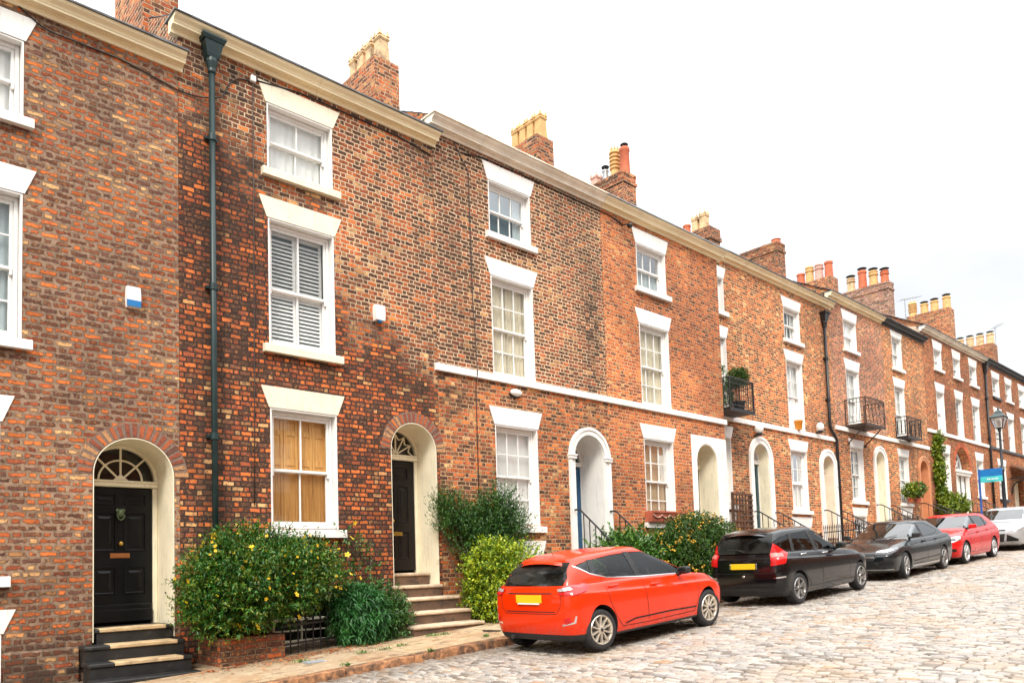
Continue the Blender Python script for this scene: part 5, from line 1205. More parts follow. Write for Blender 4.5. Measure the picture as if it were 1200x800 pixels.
def levels(p):
    """waterlines for a two-box or three-box body"""
    xF, xR, hw, zb = p['xF'], p['xR'], p['hw'], p.get('zb', .19); cx, cz = p['cowl']; bF, bM, bR = p['belt']; lip = p['lip']; rz = p['roof']; rf, rb = p['rx']; gb = p['gb']; gz_ = p.get('gbz', bR+.03); hr = p['hr']
    hoodm = p.get('hoodm', (lip+cz)/2+.045); tr = p.get('tr', .05)
    return [
      dict(z=zb, xf=xF-.30, xr=xR+.26, hw=hw-.14, rxf=.4),
      dict(z=zb+.012, xf=xF-.16, xr=xR+.12, hw=hw-.06),
      dict(z=.33, xf=xF-.05, xr=xR+.035, hw=hw-.022),
      dict(z=.47, xf=xF-.005, xr=xR+.005, hw=hw-.004),
      dict(z=[(xR,.66),(0,.62),(xF,.585)], xf=xF, xr=xR, hw=hw),
      dict(z=[(xR,p['sh'][2]),(0,p['sh'][1]),(p['axles'][0],p['sh'][0]),(xF,lip-.055)], xf=xF-.05, xr=xR+.02, hw=hw-.008),
      dict(z=[(xR,p['sh'][2]+.035),(0,p['sh'][1]+.03),(p['axles'][0],p['sh'][0]+.03),(xF,lip-.015)], xf=xF-.10, xr=xR+.035, hw=hw-.028),
      dict(z=[(xR,bR-.01),(-.6,bM-.01),(cx-.1,bF-.012),(xF-.2,lip+.03)], xf=xF-.22, xr=xR+.065, hw=hw-.062, tr=tr),
      dict(z=[(min(xR,gb)-.01,p.get('deck',bR)),(-.6,bM),(cx-.1,bF+.01),((xF-.22+cx)/2,hoodm)], xf=(xF-.2+cx)/2, xr=p.get('deckx', xR+.08), hw=hw-.078, tr=tr, rxf=.40, ryf=.36, bf=.16),
      dict(z=[(gb,gz_),(-.6,bM+.015),(cx-.5,bF+.018),(cx,cz)], xf=cx, xr=gb, hw=hw-.092, bf=.20, rxf=.22, ryf=.16, rxr=.20, ryr=.16, tr=tr+.01, tf=.06),
      dict(z=[(gb,gz_+.025),(-.6,bM+.035),(cx-.5,bF+.035),(cx,cz+.02)], xf=cx-.045, xr=gb+.01, hw=hw-.10, bf=.20, rxf=.2, ryf=.13, rxr=.20, ryr=.14, tr=tr+.015, tf=.06),
      dict(z=[(gb+(rb-gb)*.5,gz_+(rz-.07-gz_)*.5),(-.6,(bM+rz-.06)/2),(0.2,(bF+rz-.06)/2),(cx+(rf-cx)*.5,cz+(rz-.06-cz)*.52)], xf=cx+(rf-cx)*.5, xr=gb+(rb-gb)*p.get('rbow',.42), hw=(hw-.095)*.52+hr*.5, bf=.17, rxf=.16, ryf=.11, rxr=.18, ryr=.13, tr=tr+.03, tf=.05),
      dict(z=[(rb,rz-.075+p.get('rdrop',0)),(rb+.5,rz-.065+p.get('rdrop',0)*.35),(-.3,rz-.05),(rf,rz-.062)], xf=rf, xr=rb, hw=hr, bf=.13, rxf=.15, ryf=.12, rxr=.16, ryr=.12, tr=tr+.05, tf=.05),
      dict(z=[(rb,rz-.05+p.get('rdrop',0)),(rb+.5,rz-.035+p.get('rdrop',0)*.35),(-.3,rz-.022),(rf,rz-.04)], xf=rf-.05, xr=rb+.005, hw=hr-.045, bf=.12, rxf=.15, ryf=.12, rxr=.14, ryr=.12, tr=tr+.05, tf=.05),
      dict(z=[(rb,rz-.035+p.get('rdrop',0)),(rb+.5,rz-.012+p.get('rdrop',0)*.35),(-.3,rz-.004),(rf,rz-.024)], xf=rf-.13, xr=rb+.06, hw=hr-.15, bf=.10, rxf=.2, ryf=.15, rxr=.2, ryr=.15, tr=tr+.04),
      dict(z=[(rb,rz-.02+p.get('rdrop',0)),(rb+.5,rz-.002+p.get('rdrop',0)*.35),(-.3,rz+.004),(rf,rz-.012)], xf=rf-.32, xr=rb+.25, hw=hr-.32, bf=.05, rxf=.1, ryf=.1, rxr=.1, ryr=.1),
      dict(z=rz+.005, xf=rf-.6, xr=rb+.6, hw=.06, bf=.01, br=.01, rxf=.03, ryf=.03, rxr=.03, ryr=.03)]
TILT = math.atan(GK)
def carpos(u, w): return (u, w, gz(u)+.004)

# --- orange-red hatchback, seen from behind
sp = dict(seats=(-.30, -1.05), sc=(1.0, 0.90, 0.885), ko=(.62,.74), dlo=[(.88,.955),(-.38,1.005),(-1.02,1.055),(-1.30,1.135),(-1.57,1.262),(-1.24,1.325),(-.80,1.372),(-.42,1.385),(-.12,1.378),(.10,1.315),(.44,1.14)], xF=2.02, xR=-2.02, hw=.868, cowl=(1.10,.955), belt=(.915,.985,1.0), lip=.70, hoodm=.865, roof=1.475, rx=(-.02,-1.62), gb=-1.935, gbz=.965, hr=.60, tr=.09, sh=(.77,.80,.88), axles=(1.20,-1.29), rt=.315, arch=.365, rim=CM['alloy'], spokes=10, rr=.225, paint=PAINT['orange_red'], rdrop=-.085, rbow=.42,
          trimbox=[(-2.1,-1.62,.15,.315)], ztrim=.235)
sp['levels'] = levels(sp)
c = Car('parked_hatchback', 'orange-red five-door hatchback seen from behind, with pale ten-spoke wheels', sp, carpos(8.80, 7.19), 1, TILT)
dF = [(.02,.97),(.90,.94),(.93,.55),(.80,.30),(.02,.30)]; 
c.patch('window_pillar', [(-.32,.99),(-.44,.99),(-.52,1.395),(-.41,1.395)], 90, CM['trim'], .003, both=True); c.patch('window_pillar', [(-1.23,1.10),(-1.30,1.12),(-1.26,1.33),(-1.18,1.335)], 90, CM['trim'], .003, both=True); c.patch('window_pillar', [(.60,.965),(.64,.965),(.64,1.02),(.60,1.045)], 90, CM['trim'], .003, both=True)
c.patch('side_window', [(.60,.985),(-.36,1.01),(-.45,1.378),(-.12,1.372),(.10,1.308),(.42,1.143),(.60,1.03)], 90, CM['sideglass'], -.002, both=True)
c.patch('quarter_window', [(.645,.98),(.645,1.01),(.85,.962)], 90, CM['sideglass'], -.002, both=True)
c.patch('side_window', [(-.40,1.012),(-1.02,1.062),(-1.26,1.128),(-1.22,1.322),(-.80,1.366),(-.47,1.378)], 90, CM['sideglass'], -.002, both=True)
c.patch('quarter_window', [(-1.275,1.135),(-1.55,1.258),(-1.24,1.318)], 90, CM['sideglass'], -.002, both=True)
c.patch('chrome_strip', [(.90,.957),(-.38,1.008),(-1.02,1.058),(-1.30,1.137),(-1.59,1.268),(-1.60,1.252),(-1.30,1.120),(-1.02,1.041),(-.38,.991),(.90,.941)], 90, CM['chrome'], .005, both=True)
c.patch('rear_window', [(-.60,.995),(.60,.995),(.625,1.10),(.52,1.315),(-.52,1.315),(-.625,1.10)], 180, CM['glass'], .004)
c.patch('windscreen', [(-.62,1.0),(.62,1.0),(.53,1.38),(-.53,1.38)], 0, CM['screen'], .003)
# roof spoiler
spoiler(c, [(-1.44,1.400),(-1.70,1.338),(-1.745,1.315),(-1.70,1.306),(-1.44,1.34)], .46, 'orange_red')
c.line([(-.36,.985),(-.32,.60),(-.30,.34)], 90); c.line([(.88,.925),(.93,.60),(.82,.32),(-.30,.30)], 90)
c.line([(-.30,.30),(-.86,.31),(-.99,.48),(-1.10,.72),(-1.14,1.05)], 90)
c.line([(-.80,.345),(-.60,.39),(.20,.40),(.84,.385)], 90, .022, mat=CM['gap'], name='sill_crease_shade')  # flat dark strip painted as the shade of the sill crease
c.handle(-.98, .925, PAINT['orange_red']); c.handle(-.10, .865, PAINT['orange_red'])
c.mirror(.50, .935, CM['trim'])
for sg in (1, -1):
    o = c.patch('tail_light', [(-1.98,.60*sg,.87),(-1.98,.60*sg,.955),(-1.92,.80*sg,1.00),(-1.62,.86*sg,.995),(-1.50,.86*sg,.965),(-1.62,.86*sg,.90),(-1.90,.82*sg,.865)], 125*sg, CM['lampred'], .006, .03, thick=.010)
    c.patch('reversing_lamp', [(-1.98,.60*sg,.905),(-1.98,.60*sg,.945),(-1.93,.79*sg,.965),(-1.90,.81*sg,.925)], 125*sg, CM['lampclear'], .030, .03, parent=o[0])
    c.patch('reflector', [(-1.95,.66*sg,.45),(-1.95,.62*sg,.53),(-1.93,.74*sg,.56),(-1.93,.76*sg,.48)], 150*sg, CM['lampred'], .006, .03)
    c.patch('reflector_rim', [(-1.95,.60*sg,.43),(-1.95,.60*sg,.455),(-1.90,.78*sg,.49),(-1.88,.80*sg,.575),(-1.86,.815*sg,.57),(-1.88,.80*sg,.47)], 150*sg, CM['chrome'], .005, .03)
    c.patch('headlight', [(1.92,.50*sg,.67),(1.90,.55*sg,.74),(1.62,.78*sg,.81),(1.35,.80*sg,.85),(1.42,.82*sg,.79),(1.75,.80*sg,.69)], 45*sg, CM['lampclear'], .006, .03, thick=.008)
c.line([(-.62,.90),(-.60,.70),(-.52,.60),(.52,.60),(.60,.70),(.62,.90)], 180, both=False); c.line([(-.5,.63),(.5,.63)], 180, .012, both=False)
c.patch('badge_strip', [(-.45,.885),(.45,.885),(.45,.90),(-.45,.90)], 180, CM['gap'], .005)
c.plate(False, .815, CM['yplate']); m = MB(); m.bbox(-2.045,-.22,.735,-2.00,.22,.755,.004); c.mb(m, 'plate_lip', CM['wplate'])
m = MB(); m.tube([(-1.955,-.02,1.02),(-1.945,.12,1.03),(-1.94,.32,1.04)], [.014,.010,.006], 6); c.mb(m, 'rear_wiper', CM['trim'])
m = MB(); m.tube([(-1.95,.42,.235),(-2.0,.42,.235)], .032, 12); c.mb(m, 'exhaust', CM['disc'])
m = MB(); m.tube([(-1.30,0,1.42),(-1.45,0,1.56)], [.006,.003], 5); c.mb(m, 'aerial', CM['trim'])
c.finish()

# --- black compact MPV, seen from behind
sp = dict(seats=(-.45, -1.25), sc=(1.0, 0.90, 0.90), ko=(.55,.90), dlo=[(.46,.985),(-.53,1.012),(-1.40,1.05),(-1.75,1.13),(-1.93,1.262),(-1.70,1.345),(-1.30,1.39),(-.65,1.42),(-.42,1.41),(-.15,1.335),(.18,1.17)], xF=2.05, xR=-2.05, hw=.848, cowl=(.76,1.0), belt=(.94,1.0,1.06), lip=.72, hoodm=.90, roof=1.535, rx=(-.34,-1.90), gb=-2.015, gbz=1.05, hr=.615, sh=(.80,.84,.93), axles=(1.22,-1.38), rt=.315, arch=.362, rim=CM['darkrim'], spokes=5, split=True, rr=.22, paint=PAINT['black'], rbow=.30, rdrop=-.05, ztrim=.22, trimbox=[(-2.1,-1.70,.15,.30)])
sp['levels'] = levels(sp)
c = Car('parked_minivan', 'glossy black tall hatchback with angular red tail lamps and a yellow number plate', sp, carpos(14.30, 7.19), 1, TILT)
c.patch('window_pillar', [(-.47,1.0),(-.59,1.0),(-.71,1.43),(-.57,1.43)], 90, CM['trim'], .003, both=True); c.patch('window_pillar', [(-1.35,1.03),(-1.45,1.04),(-1.39,1.395),(-1.28,1.40)], 90, CM['trim'], .003, both=True); c.patch('window_pillar', [(.30,.985),(.35,.98),(.35,1.04),(.30,1.07)], 90, CM['trim'], .003, both=True)
c.patch('side_window', [(.30,1.0),(-.50,1.015),(-.61,1.412),(-.42,1.404),(-.16,1.328),(.16,1.168),(.30,1.085)], 90, CM['sideglass'], -.002, both=True)
c.patch('quarter_window', [(.345,.995),(.345,1.04),(.44,.99)], 90, CM['sideglass'], -.002, both=True)
c.patch('side_window', [(-.55,1.017),(-1.40,1.055),(-1.34,1.384),(-.67,1.412)], 90, CM['sideglass'], -.002, both=True)
c.patch('quarter_window', [(-1.42,1.06),(-1.75,1.135),(-1.91,1.258),(-1.70,1.338),(-1.35,1.382)], 90, CM['sideglass'], -.002, both=True)
c.patch('rear_window', [(-.60,1.05),(.60,1.05),(.63,1.16),(.555,1.41),(-.555,1.41),(-.63,1.16)], 180, CM['glass'], .004)
c.patch('windscreen', [(-.62,1.05),(.62,1.05),(.54,1.43),(-.54,1.43)], 0, CM['screen'], .003)
c.line([(-.52,.99),(-.48,.60),(-.46,.32)], 90); c.line([(.56,.95),(.70,.60),(.66,.32),(-.46,.31)], 90); c.line([(-.46,.31),(-.92,.32),(-1.10,.55),(-1.24,.80),(-1.28,1.04)], 90)
c.line([(-1.60,.99),(-.7,.93),(.6,.86),(1.0,.84)], 90, .014, mat=CM['trim'], name='waist_crease_shade')  # dark strip laid on the skin as the waist crease's shade
c.patch('sill_trim', [(-.98,.33),(.85,.33),(.85,.30),(-.98,.30)], 90, CM['disc'], .006, both=True)
c.handle(-1.12, .975, CM['chrome']); c.handle(-.28, .945, CM['chrome']); c.mirror(.30, .975, CM['trim'])
for sg in (1, -1):
    o = c.patch('tail_light', [(-2.0,.57*sg,.80),(-2.0,.60*sg,1.02),(-1.97,.655*sg,1.235),(-1.86,.75*sg,1.12),(-1.74,.83*sg,1.03),(-1.84,.83*sg,.92),(-1.86,.80*sg,.84)], 128*sg, CM['lampred'], .006, .03, thick=.014)
    c.patch('lamp_lens', [(-2.0,.62*sg,.95),(-2.0,.62*sg,1.05),(-1.86,.75*sg,1.02),(-1.86,.76*sg,.96)], 128*sg, CM['lamppink'], .034, .03, parent=o[0])
    c.patch('bumper_chrome', [(-1.99,.60*sg,.555),(-1.99,.60*sg,.575),(-1.86,.79*sg,.60),(-1.86,.79*sg,.57)], 145*sg, CM['chrome'], .006, .03)
    c.patch('headlight', [(1.95,.50*sg,.69),(1.92,.55*sg,.76),(1.62,.76*sg,.84),(1.42,.78*sg,.87),(1.75,.80*sg,.74)], 45*sg, CM['lampclear'], .006, .03, thick=.008)
c.line([(-.66,1.02),(-.62,.84),(-.58,.66),(.58,.66),(.62,.84),(.66,1.02)], 180, both=False); c.line([(-.80,.66),(-.58,.66)], 180, both=False); c.line([(.58,.66),(.80,.66)], 180, both=False)
c.patch('valance', [(-.66,.30),(.66,.30),(.60,.37),(-.60,.37)], 180, CM['trim'], .006)
c.plate(False, .80, CM['yplate'])
for sg in (-1, 1): m = MB(); m.bbox(-2.055, sg*.285-.018, .745, -2.02, sg*.285+.018, .855, .008); c.mb(m, 'plate_chrome', CM['chrome'])
m = MB(); m.blob((-2.055,0,.60), (.012,.035,.022), 8); c.mb(m, 'badge', CM['chrome'], None, True)
m = MB(); m.tube([(-2.02,-.05,1.08),(-2.0,.10,1.13),(-1.98,.36,1.14)], [.016,.011,.007], 6); c.mb(m, 'rear_wiper', CM['trim'])
spoiler(c, [(-1.68,1.478),(-1.95,1.436),(-1.985,1.42),(-1.95,1.412),(-1.68,1.42)], .48, 'black')
c.finish()

# --- dark slate saloon, nose towards us
sp = dict(sc=(0.91, 0.87, 0.89), ko=(1.,.82), dlo=[(.80,.995),(.0,.995),(-.82,1.01),(-1.20,1.085),(-.96,1.232),(-.62,1.325),(-.1,1.358),(.04,1.358),(.25,1.303),(.52,1.155)], xF=2.33, xR=-2.33, hw=.905, cowl=(1.05,.98), belt=(.93,.955,1.0), lip=.70, roof=1.43, rx=(.02,-1.22), gb=-1.82, gbz=1.03, hr=.595, sh=(.80,.80,.88), axles=(1.42,-1.31), rt=.325, arch=.372, rim=CM['darkrim'], spokes=5, split=True, rr=.235, paint=PAINT['slate'], deck=1.0, deckx=-2.18, rbow=.5, steer=.10, ztrim=.2, hoodm=.885)
sp['levels'] = levels(sp)
c = Car('parked_saloon', 'dark slate-grey low coupe-like saloon facing downhill, nose to the black hatchback', sp, carpos(19.44, 7.29), -1, TILT)
c.patch('window_pillar', [(0.05, 0.98), (-0.06, 0.98), (-0.15, 1.37), (-0.04, 1.37)], 90, CM['trim'], .003, both=True); c.patch('window_pillar', [(0.68, 0.985), (0.74, 0.985), (0.74, 1.04), (0.68, 1.07)], 90, CM['trim'], .003, both=True)
c.patch('side_window', [(.74,1.0),(.02,1.0),(-.06,1.345),(.02,1.352),(.22,1.30),(.48,1.16)], 90, CM['sideglass2'], -.002, both=True)
c.patch('side_window', [(-.04,1.0),(-.82,1.02),(-1.18,1.09),(-.95,1.22),(-.62,1.315),(-.13,1.348)], 90, CM['sideglass2'], -.002, both=True)
c.patch('windscreen', [(-.68,1.02),(.68,1.02),(.55,1.345),(-.55,1.345)], 0, CM['screen'], .003)
c.patch('rear_window', [(-.55,1.10),(.55,1.10),(.45,1.32),(-.45,1.32)], 180, CM['glass'], .003)
c.line([(-.01,.98),(-.03,.60),(-.02,.32)], 90); c.line([(.98,.93),(.96,.60),(.90,.32),(-.02,.31)], 90); c.line([(-.02,.31),(-.80,.32),(-.95,.55),(-1.05,.80),(-1.1,1.02)], 90)
c.line([(-1.7,.90),(-.7,.865),(.6,.835),(1.1,.82)], 90, .016, mat=CM['gap'], name='waist_crease_shade'); c.line([(-.95,.44),(.2,.42),(.9,.40)], 90, .02, mat=CM['gap'], name='door_crease_shade')  # both creases are only dark strips, their shade put in as colour
c.patch('sill_trim', [(-.92,.295),(.98,.295),(.98,.255),(-.92,.255)], 90, CM['alloy2'], .006, both=True)
c.handle(-.80, .885, CM['trim']); c.handle(.14, .875, CM['trim']); c.mirror(.78, .97, CM['trim'])
for sg in (1, -1):
    o = c.patch('headlight', [(2.24,.42*sg,.655),(2.22,.50*sg,.725),(1.95,.78*sg,.79),(1.78,.84*sg,.80),(1.90,.85*sg,.71),(2.15,.68*sg,.64)], 38*sg, CM['lampdark'], .006, .03, thick=.010)
    c.patch('lamp_lens', [(2.24,.47*sg,.685),(2.22,.52*sg,.715),(2.0,.74*sg,.765),(1.98,.76*sg,.72),(2.15,.62*sg,.675)], 38*sg, CM['lampclear'], .030, .03, parent=o[0])
    c.patch('air_intake', [(2.26,.50*sg,.36),(2.26,.54*sg,.50),(2.10,.76*sg,.50),(2.05,.79*sg,.40)], 30*sg, CM['gap'], .006, .03)
c.patch('grille', [(-.42,.50),(.42,.50),(.50,.60),(.46,.675),(-.46,.675),(-.50,.60)], 0, CM['mesh'], .006); c.patch('grille_bar', [(-.44,.60),(.44,.60),(.44,.575),(-.44,.575)], 0, CM['chrome'], .012)
c.patch('lower_grille', [(-.50,.34),(.50,.34),(.42,.44),(-.42,.44)], 0, CM['gap'], .006); c.patch('splitter', [(-.80,.265),(.80,.265),(.80,.285),(-.80,.285)], 0, CM['alloy2'], .010)
for sg in (1, -1): m = MB(); m.tube([(1.06,.12*sg+.1,1.005),(.80,.35*sg+.1,1.07)], [.012,.006], 6); c.mb(m, 'windscreen_wiper', CM['trim'])
c.finish()

# --- bright red hatchback, facing us further up
sp = dict(sc=(0.93, 0.92, 0.91), ko=(1.,1.), dlo=[(.86,1.005),(.0,1.005),(-.84,1.03),(-1.24,1.092),(-1.0,1.278),(-.75,1.345),(-.1,1.362),(.09,1.362),(.32,1.292),(.60,1.158)], xF=2.13, xR=-2.13, hw=.893, cowl=(1.10,.985), belt=(.945,.975,1.03), lip=.735, roof=1.43, rx=(.10,-1.62), gb=-1.98, gbz=1.03, hr=.60, sh=(.81,.81,.88), axles=(1.32,-1.29), rt=.32, arch=.368, rim=CM['alloy2'], spokes=5, split=True, rr=.23, paint=PAINT['red'], ztrim=.21)
sp['levels'] = levels(sp)
c = Car('parked_hatchback', 'bright cherry-red five-door hatchback facing downhill, between the slate saloon and the silver car', sp, carpos(23.58, 7.33), -1, TILT)
c.patch('window_pillar', [(0.07, 0.99), (-0.05, 0.99), (-0.12, 1.375), (0.0, 1.375)], 90, CM['trim'], .003, both=True); c.patch('window_pillar', [(-0.82, 1.02), (-0.92, 1.02), (-1.02, 1.28), (-0.92, 1.31)], 90, CM['trim'], .003, both=True); c.patch('window_pillar', [(0.74, 0.99), (0.79, 0.99), (0.79, 1.08), (0.74, 1.1)], 90, CM['trim'], .003, both=True)
c.patch('side_window', [(.80,1.01),(.05,1.01),(-.02,1.35),(.08,1.355),(.30,1.29),(.56,1.16)], 90, CM['sideglass2'], -.002, both=True)
c.patch('side_window', [(-.02,1.01),(-.84,1.04),(-1.22,1.10),(-1.0,1.27),(-.75,1.335),(-.09,1.352)], 90, CM['sideglass2'], -.002, both=True)
c.patch('windscreen', [(-.66,1.03),(.66,1.03),(.55,1.345),(-.55,1.345)], 0, CM['screen'], .003); c.patch('rear_window', [(-.56,1.09),(.56,1.09),(.48,1.34),(-.48,1.34)], 180, CM['glass'], .003)
c.line([(.02,.99),(.0,.60),(.01,.32)], 90); c.line([(.98,.94),(.96,.60),(.88,.32),(.01,.31)], 90); c.line([(.01,.31),(-.80,.32),(-.95,.55),(-1.06,.80),(-1.1,1.05)], 90); c.line([(-1.7,.92),(-.7,.885),(.6,.85),(1.2,.83)], 90, .012, mat=CM['gap'], name='waist_crease_shade')  # last line: dark strip painting the shade of a waist crease
c.handle(-.78, .90, PAINT['red']); c.handle(.16, .88, PAINT['red']); c.mirror(.82, .98, PAINT['red'])
for sg in (1, -1):
    o = c.patch('headlight', [(2.05,.46*sg,.665),(2.03,.50*sg,.735),(1.80,.76*sg,.80),(1.66,.80*sg,.81),(1.72,.83*sg,.72),(1.96,.70*sg,.655)], 38*sg, CM['lampclear'], .006, .03, thick=.010)
    c.patch('lamp_housing', [(2.05,.54*sg,.69),(2.03,.55*sg,.72),(1.86,.70*sg,.75),(1.84,.72*sg,.70)], 38*sg, CM['lampdark'], .030, .03, parent=o[0])
    c.patch('air_intake', [(2.08,.50*sg,.36),(2.08,.54*sg,.46),(1.92,.76*sg,.47),(1.90,.78*sg,.40)], 30*sg, CM['gap'], .006, .03)
c.patch('grille', [(-.36,.40),(.36,.40),(.42,.62),(.40,.70),(-.40,.70),(-.42,.62)], 0, CM['mesh'], .006); c.plate(True, .55, CM['wplate'])
c.finish()

# --- silver hatchback at the frame's edge
sp = dict(sc=(0.93, 0.92, 0.91), ko=(1.,1.), dlo=[(.90,1.055),(.05,1.045),(-.86,1.075),(-1.22,1.14),(-.99,1.312),(-.75,1.378),(-.1,1.398),(.19,1.40),(.41,1.335),(.67,1.195)], xF=2.17, xR=-2.17, hw=.911, cowl=(1.22,1.03), belt=(.98,1.01,1.07), lip=.80, roof=1.49, rx=(.25,-1.70), gb=-2.0, gbz=1.06, hr=.62, sh=(.85,.85,.92), axles=(1.25,-1.40), rt=.32, arch=.368, rim=CM['alloy2'], spokes=5, split=True, rr=.225, paint=PAINT['silver'], ztrim=.21)
sp['levels'] = levels(sp)
c = Car('parked_hatchback', 'silver-white hatchback facing downhill with black triangular intakes, uppermost of the parked row', sp, carpos(29.6, 7.35), -1, TILT)
c.patch('window_pillar', [(.10,1.03),(.0,1.03),(-.10,1.41),(.01,1.41)], 90, CM['trim'], .003, both=True)
c.patch('side_window', [(.92,1.06),(.09,1.05),(.0,1.40),(.20,1.405),(.42,1.34),(.68,1.20)], 90, CM['sideglass2'], -.002, both=True); c.patch('side_window', [(.01,1.05),(-.86,1.08),(-1.25,1.14),(-1.0,1.32),(-.75,1.385),(-.09,1.402)], 90, CM['sideglass2'], -.002, both=True)
c.patch('windscreen', [(-.68,1.07),(.68,1.07),(.56,1.405),(-.56,1.405)], 0, CM['screen'], .003)
c.line([(.05,1.03),(.03,.60),(.04,.32)], 90); c.line([(1.00,.98),(.98,.60),(.90,.32),(.04,.31)], 90)
c.handle(.16, .92, PAINT['silver']); c.mirror(.95, 1.02, PAINT['silver'])
for sg in (1, -1):
    c.patch('headlight', [(2.08,.52*sg,.70),(2.04,.55*sg,.78),(1.72,.76*sg,.87),(1.50,.80*sg,.90),(1.62,.83*sg,.80),(1.96,.74*sg,.70)], 38*sg, CM['lampclear'], .006, .03, thick=.010)
    c.patch('air_intake', [(2.12,.44*sg,.34),(2.12,.46*sg,.58),(1.98,.76*sg,.40),(1.98,.74*sg,.34)], 25*sg, CM['gap'], .008, .03)
c.patch('upper_grille', [(-.42,.70),(.42,.70),(.44,.745),(-.44,.745)], 0, CM['mesh'], .008); c.patch('lower_grille', [(-.36,.33),(.36,.33),(.42,.60),(-.42,.60)], 0, CM['mesh'], .008); c.plate(True, .535, CM['wplate'])
c.finish()
# ------------------------------------------------------------------ planting: sprigs of single leaves
NR = np.random.default_rng(11)
def leaf_mesh(name, P, D, Nn, L, Wd, mat, par, fold=.25, curl=0.):
    """one folded, pointed leaf per row: base P, direction D, normal N, length L, width W"""
    n = len(P); D = D/np.linalg.norm(D, axis=1, keepdims=True); S_ = np.cross(D, Nn); S_ /= np.linalg.norm(S_, axis=1, keepdims=True)+1e-9; U = np.cross(S_, D)
    L = L[:, None]; Wd = Wd[:, None]
    m1 = P + D*L*.38; lf = m1 + S_*Wd*.5 + U*Wd*fold; rt = m1 - S_*Wd*.5 + U*Wd*fold; m2 = P + D*L*.72 - U*L*curl*.4
    l2 = m2 + S_*Wd*.32 + U*Wd*fold*.6; r2 = m2 - S_*Wd*.32 + U*Wd*fold*.6; tip = P + D*L - U*L*curl
    V = np.stack([P, lf, l2, tip, r2, rt, m1-U*0, m2], 1).reshape(-1, 3)
    F = np.array([[0,6,1,1],[1,6,7,2],[2,7,3,3],[3,7,4,4],[4,7,6,5],[5,6,0,0]])
    Q = (np.arange(n)*8)[:, None, None] + F[None]; Q = Q.reshape(-1, 4)
    org = np.array(par['_o'] if par is not None else (0, 0, 0))
    tri = np.array([0, 2, 3, 5])
    faces = []
    me = bpy.data.meshes.new(name)
    me.vertices.add(len(V)); me.vertices.foreach_set('co', (V-org).ravel())
    quads = np.concatenate([(np.arange(n)*8)[:, None]+np.array(q) for q in ([1,6,7,2],[4,7,6,5])]); tris = np.concatenate([(np.arange(n)*8)[:, None]+np.array(q) for q in ([0,6,1],[2,7,3],[3,7,4],[5,6,0])])
    li = np.concatenate([quads.ravel(), tris.ravel()]).astype(np.int32); nq, nt = len(quads), len(tris)
    me.loops.add(len(li)); me.loops.foreach_set('vertex_index', li); me.polygons.add(nq+nt)
    me.polygons.foreach_set('loop_start', np.concatenate([np.arange(nq)*4, nq*4+np.arange(nt)*3]).astype(np.int32)); me.polygons.foreach_set('loop_total', np.concatenate([np.full(nq, 4), np.full(nt, 3)]).astype(np.int32))
    me.update(calc_edges=True); me.materials.append(mat)
    o = bpy.data.objects.new(name, me); COL.objects.link(o)
    if par is not None: o.parent = par
    return o
def unit(n): v = NR.normal(size=(n, 3)); return v/np.linalg.norm(v, axis=1, keepdims=True)
def lumpy(d, seed, a=.22, f=2.2):
    return np.array([1 + a*mnoise.noise(Vector(q)*f + Vector((seed*7.1, seed*3.3, 0))) + a*.5*mnoise.noise(Vector(q)*f*2.3 + Vector((seed, 0, 5))) for q in d])
def foliage(par, lobes, sprigs, per, mat, L=(.04,.07), wr=.5, up=.5, spread=.7, sl=(.08,.2), droop=0., name='foliage', seed=1, wall=None, lump=.22, rin=.55, curl=.1):
    """lobes: (centre, radii). Leaves grow along short sprigs that start through the outer part of the lobes and point outwards"""
    Ps, Ds = [], []
    tot = sum(l[1][0]*l[1][2] for l in lobes)
    for li, (c, r) in enumerate(lobes):
        n = int(sprigs*l_share(r, tot)); d = unit(n); rad = (NR.uniform(rin**2, 1, n))**.5*lumpy(d, seed+li, lump); p = np.array(c)+d*rad[:, None]*np.array(r)
        dirs = d*spread + np.array([0, 0, up]) + NR.normal(size=(n, 3))*.35; dirs /= np.linalg.norm(dirs, axis=1, keepdims=True)
        Ps.append(p); Ds.append(dirs)
    P, D = np.concatenate(Ps), np.concatenate(Ds)
    if wall is not None: k = P[:, 1] < wall-.03; P, D = P[k], D[k]
    n = len(P); ln = NR.uniform(*sl, n)
    t = np.tile(np.linspace(.05, 1, per), n); I = np.repeat(np.arange(n), per)
    B = P[I] + D[I]*(ln[I]*t)[:, None]; B[:, 2] -= droop*t*t*ln[I]
    ld = D[I]*.5 + unit(len(I))*.8; ld[:, 2] -= droop*.8*t
    nn = np.array([0, 0, 1.]) + unit(len(I))*.6 + D[I]*.3
    if wall is not None: B[:, 1] = np.minimum(B[:, 1], wall-.02)
    lo = gz(B[:, 0])+.10; k = B[:, 2] > lo
    B, ld, nn = B[k], ld[k], nn[k]
    le = NR.uniform(*L, len(B)); return leaf_mesh(name, B, ld, nn, le, le*wr*NR.uniform(.8, 1.2, len(B)), mat, par, curl=curl)
def l_share(r, tot): return r[0]*r[2]/tot
def stems(par, base, tips, r=.012, name='stem', mat='bark'):
    mb = MB()
    for tp in tips:
        b = Vector(base)+Vector((rnd.uniform(-.06,.06), rnd.uniform(-.05,.05), 0)); e = Vector(tp); m = (b+e)/2+Vector((rnd.uniform(-.1,.1), rnd.uniform(-.08,.08), rnd.uniform(0,.08)))
        mb.tube([b, (b+m)/2, m, (m+e)/2, e], [r, r*.9, r*.75, r*.55, r*.3], 5)
    return mb.build(name, M[mat], par, True)
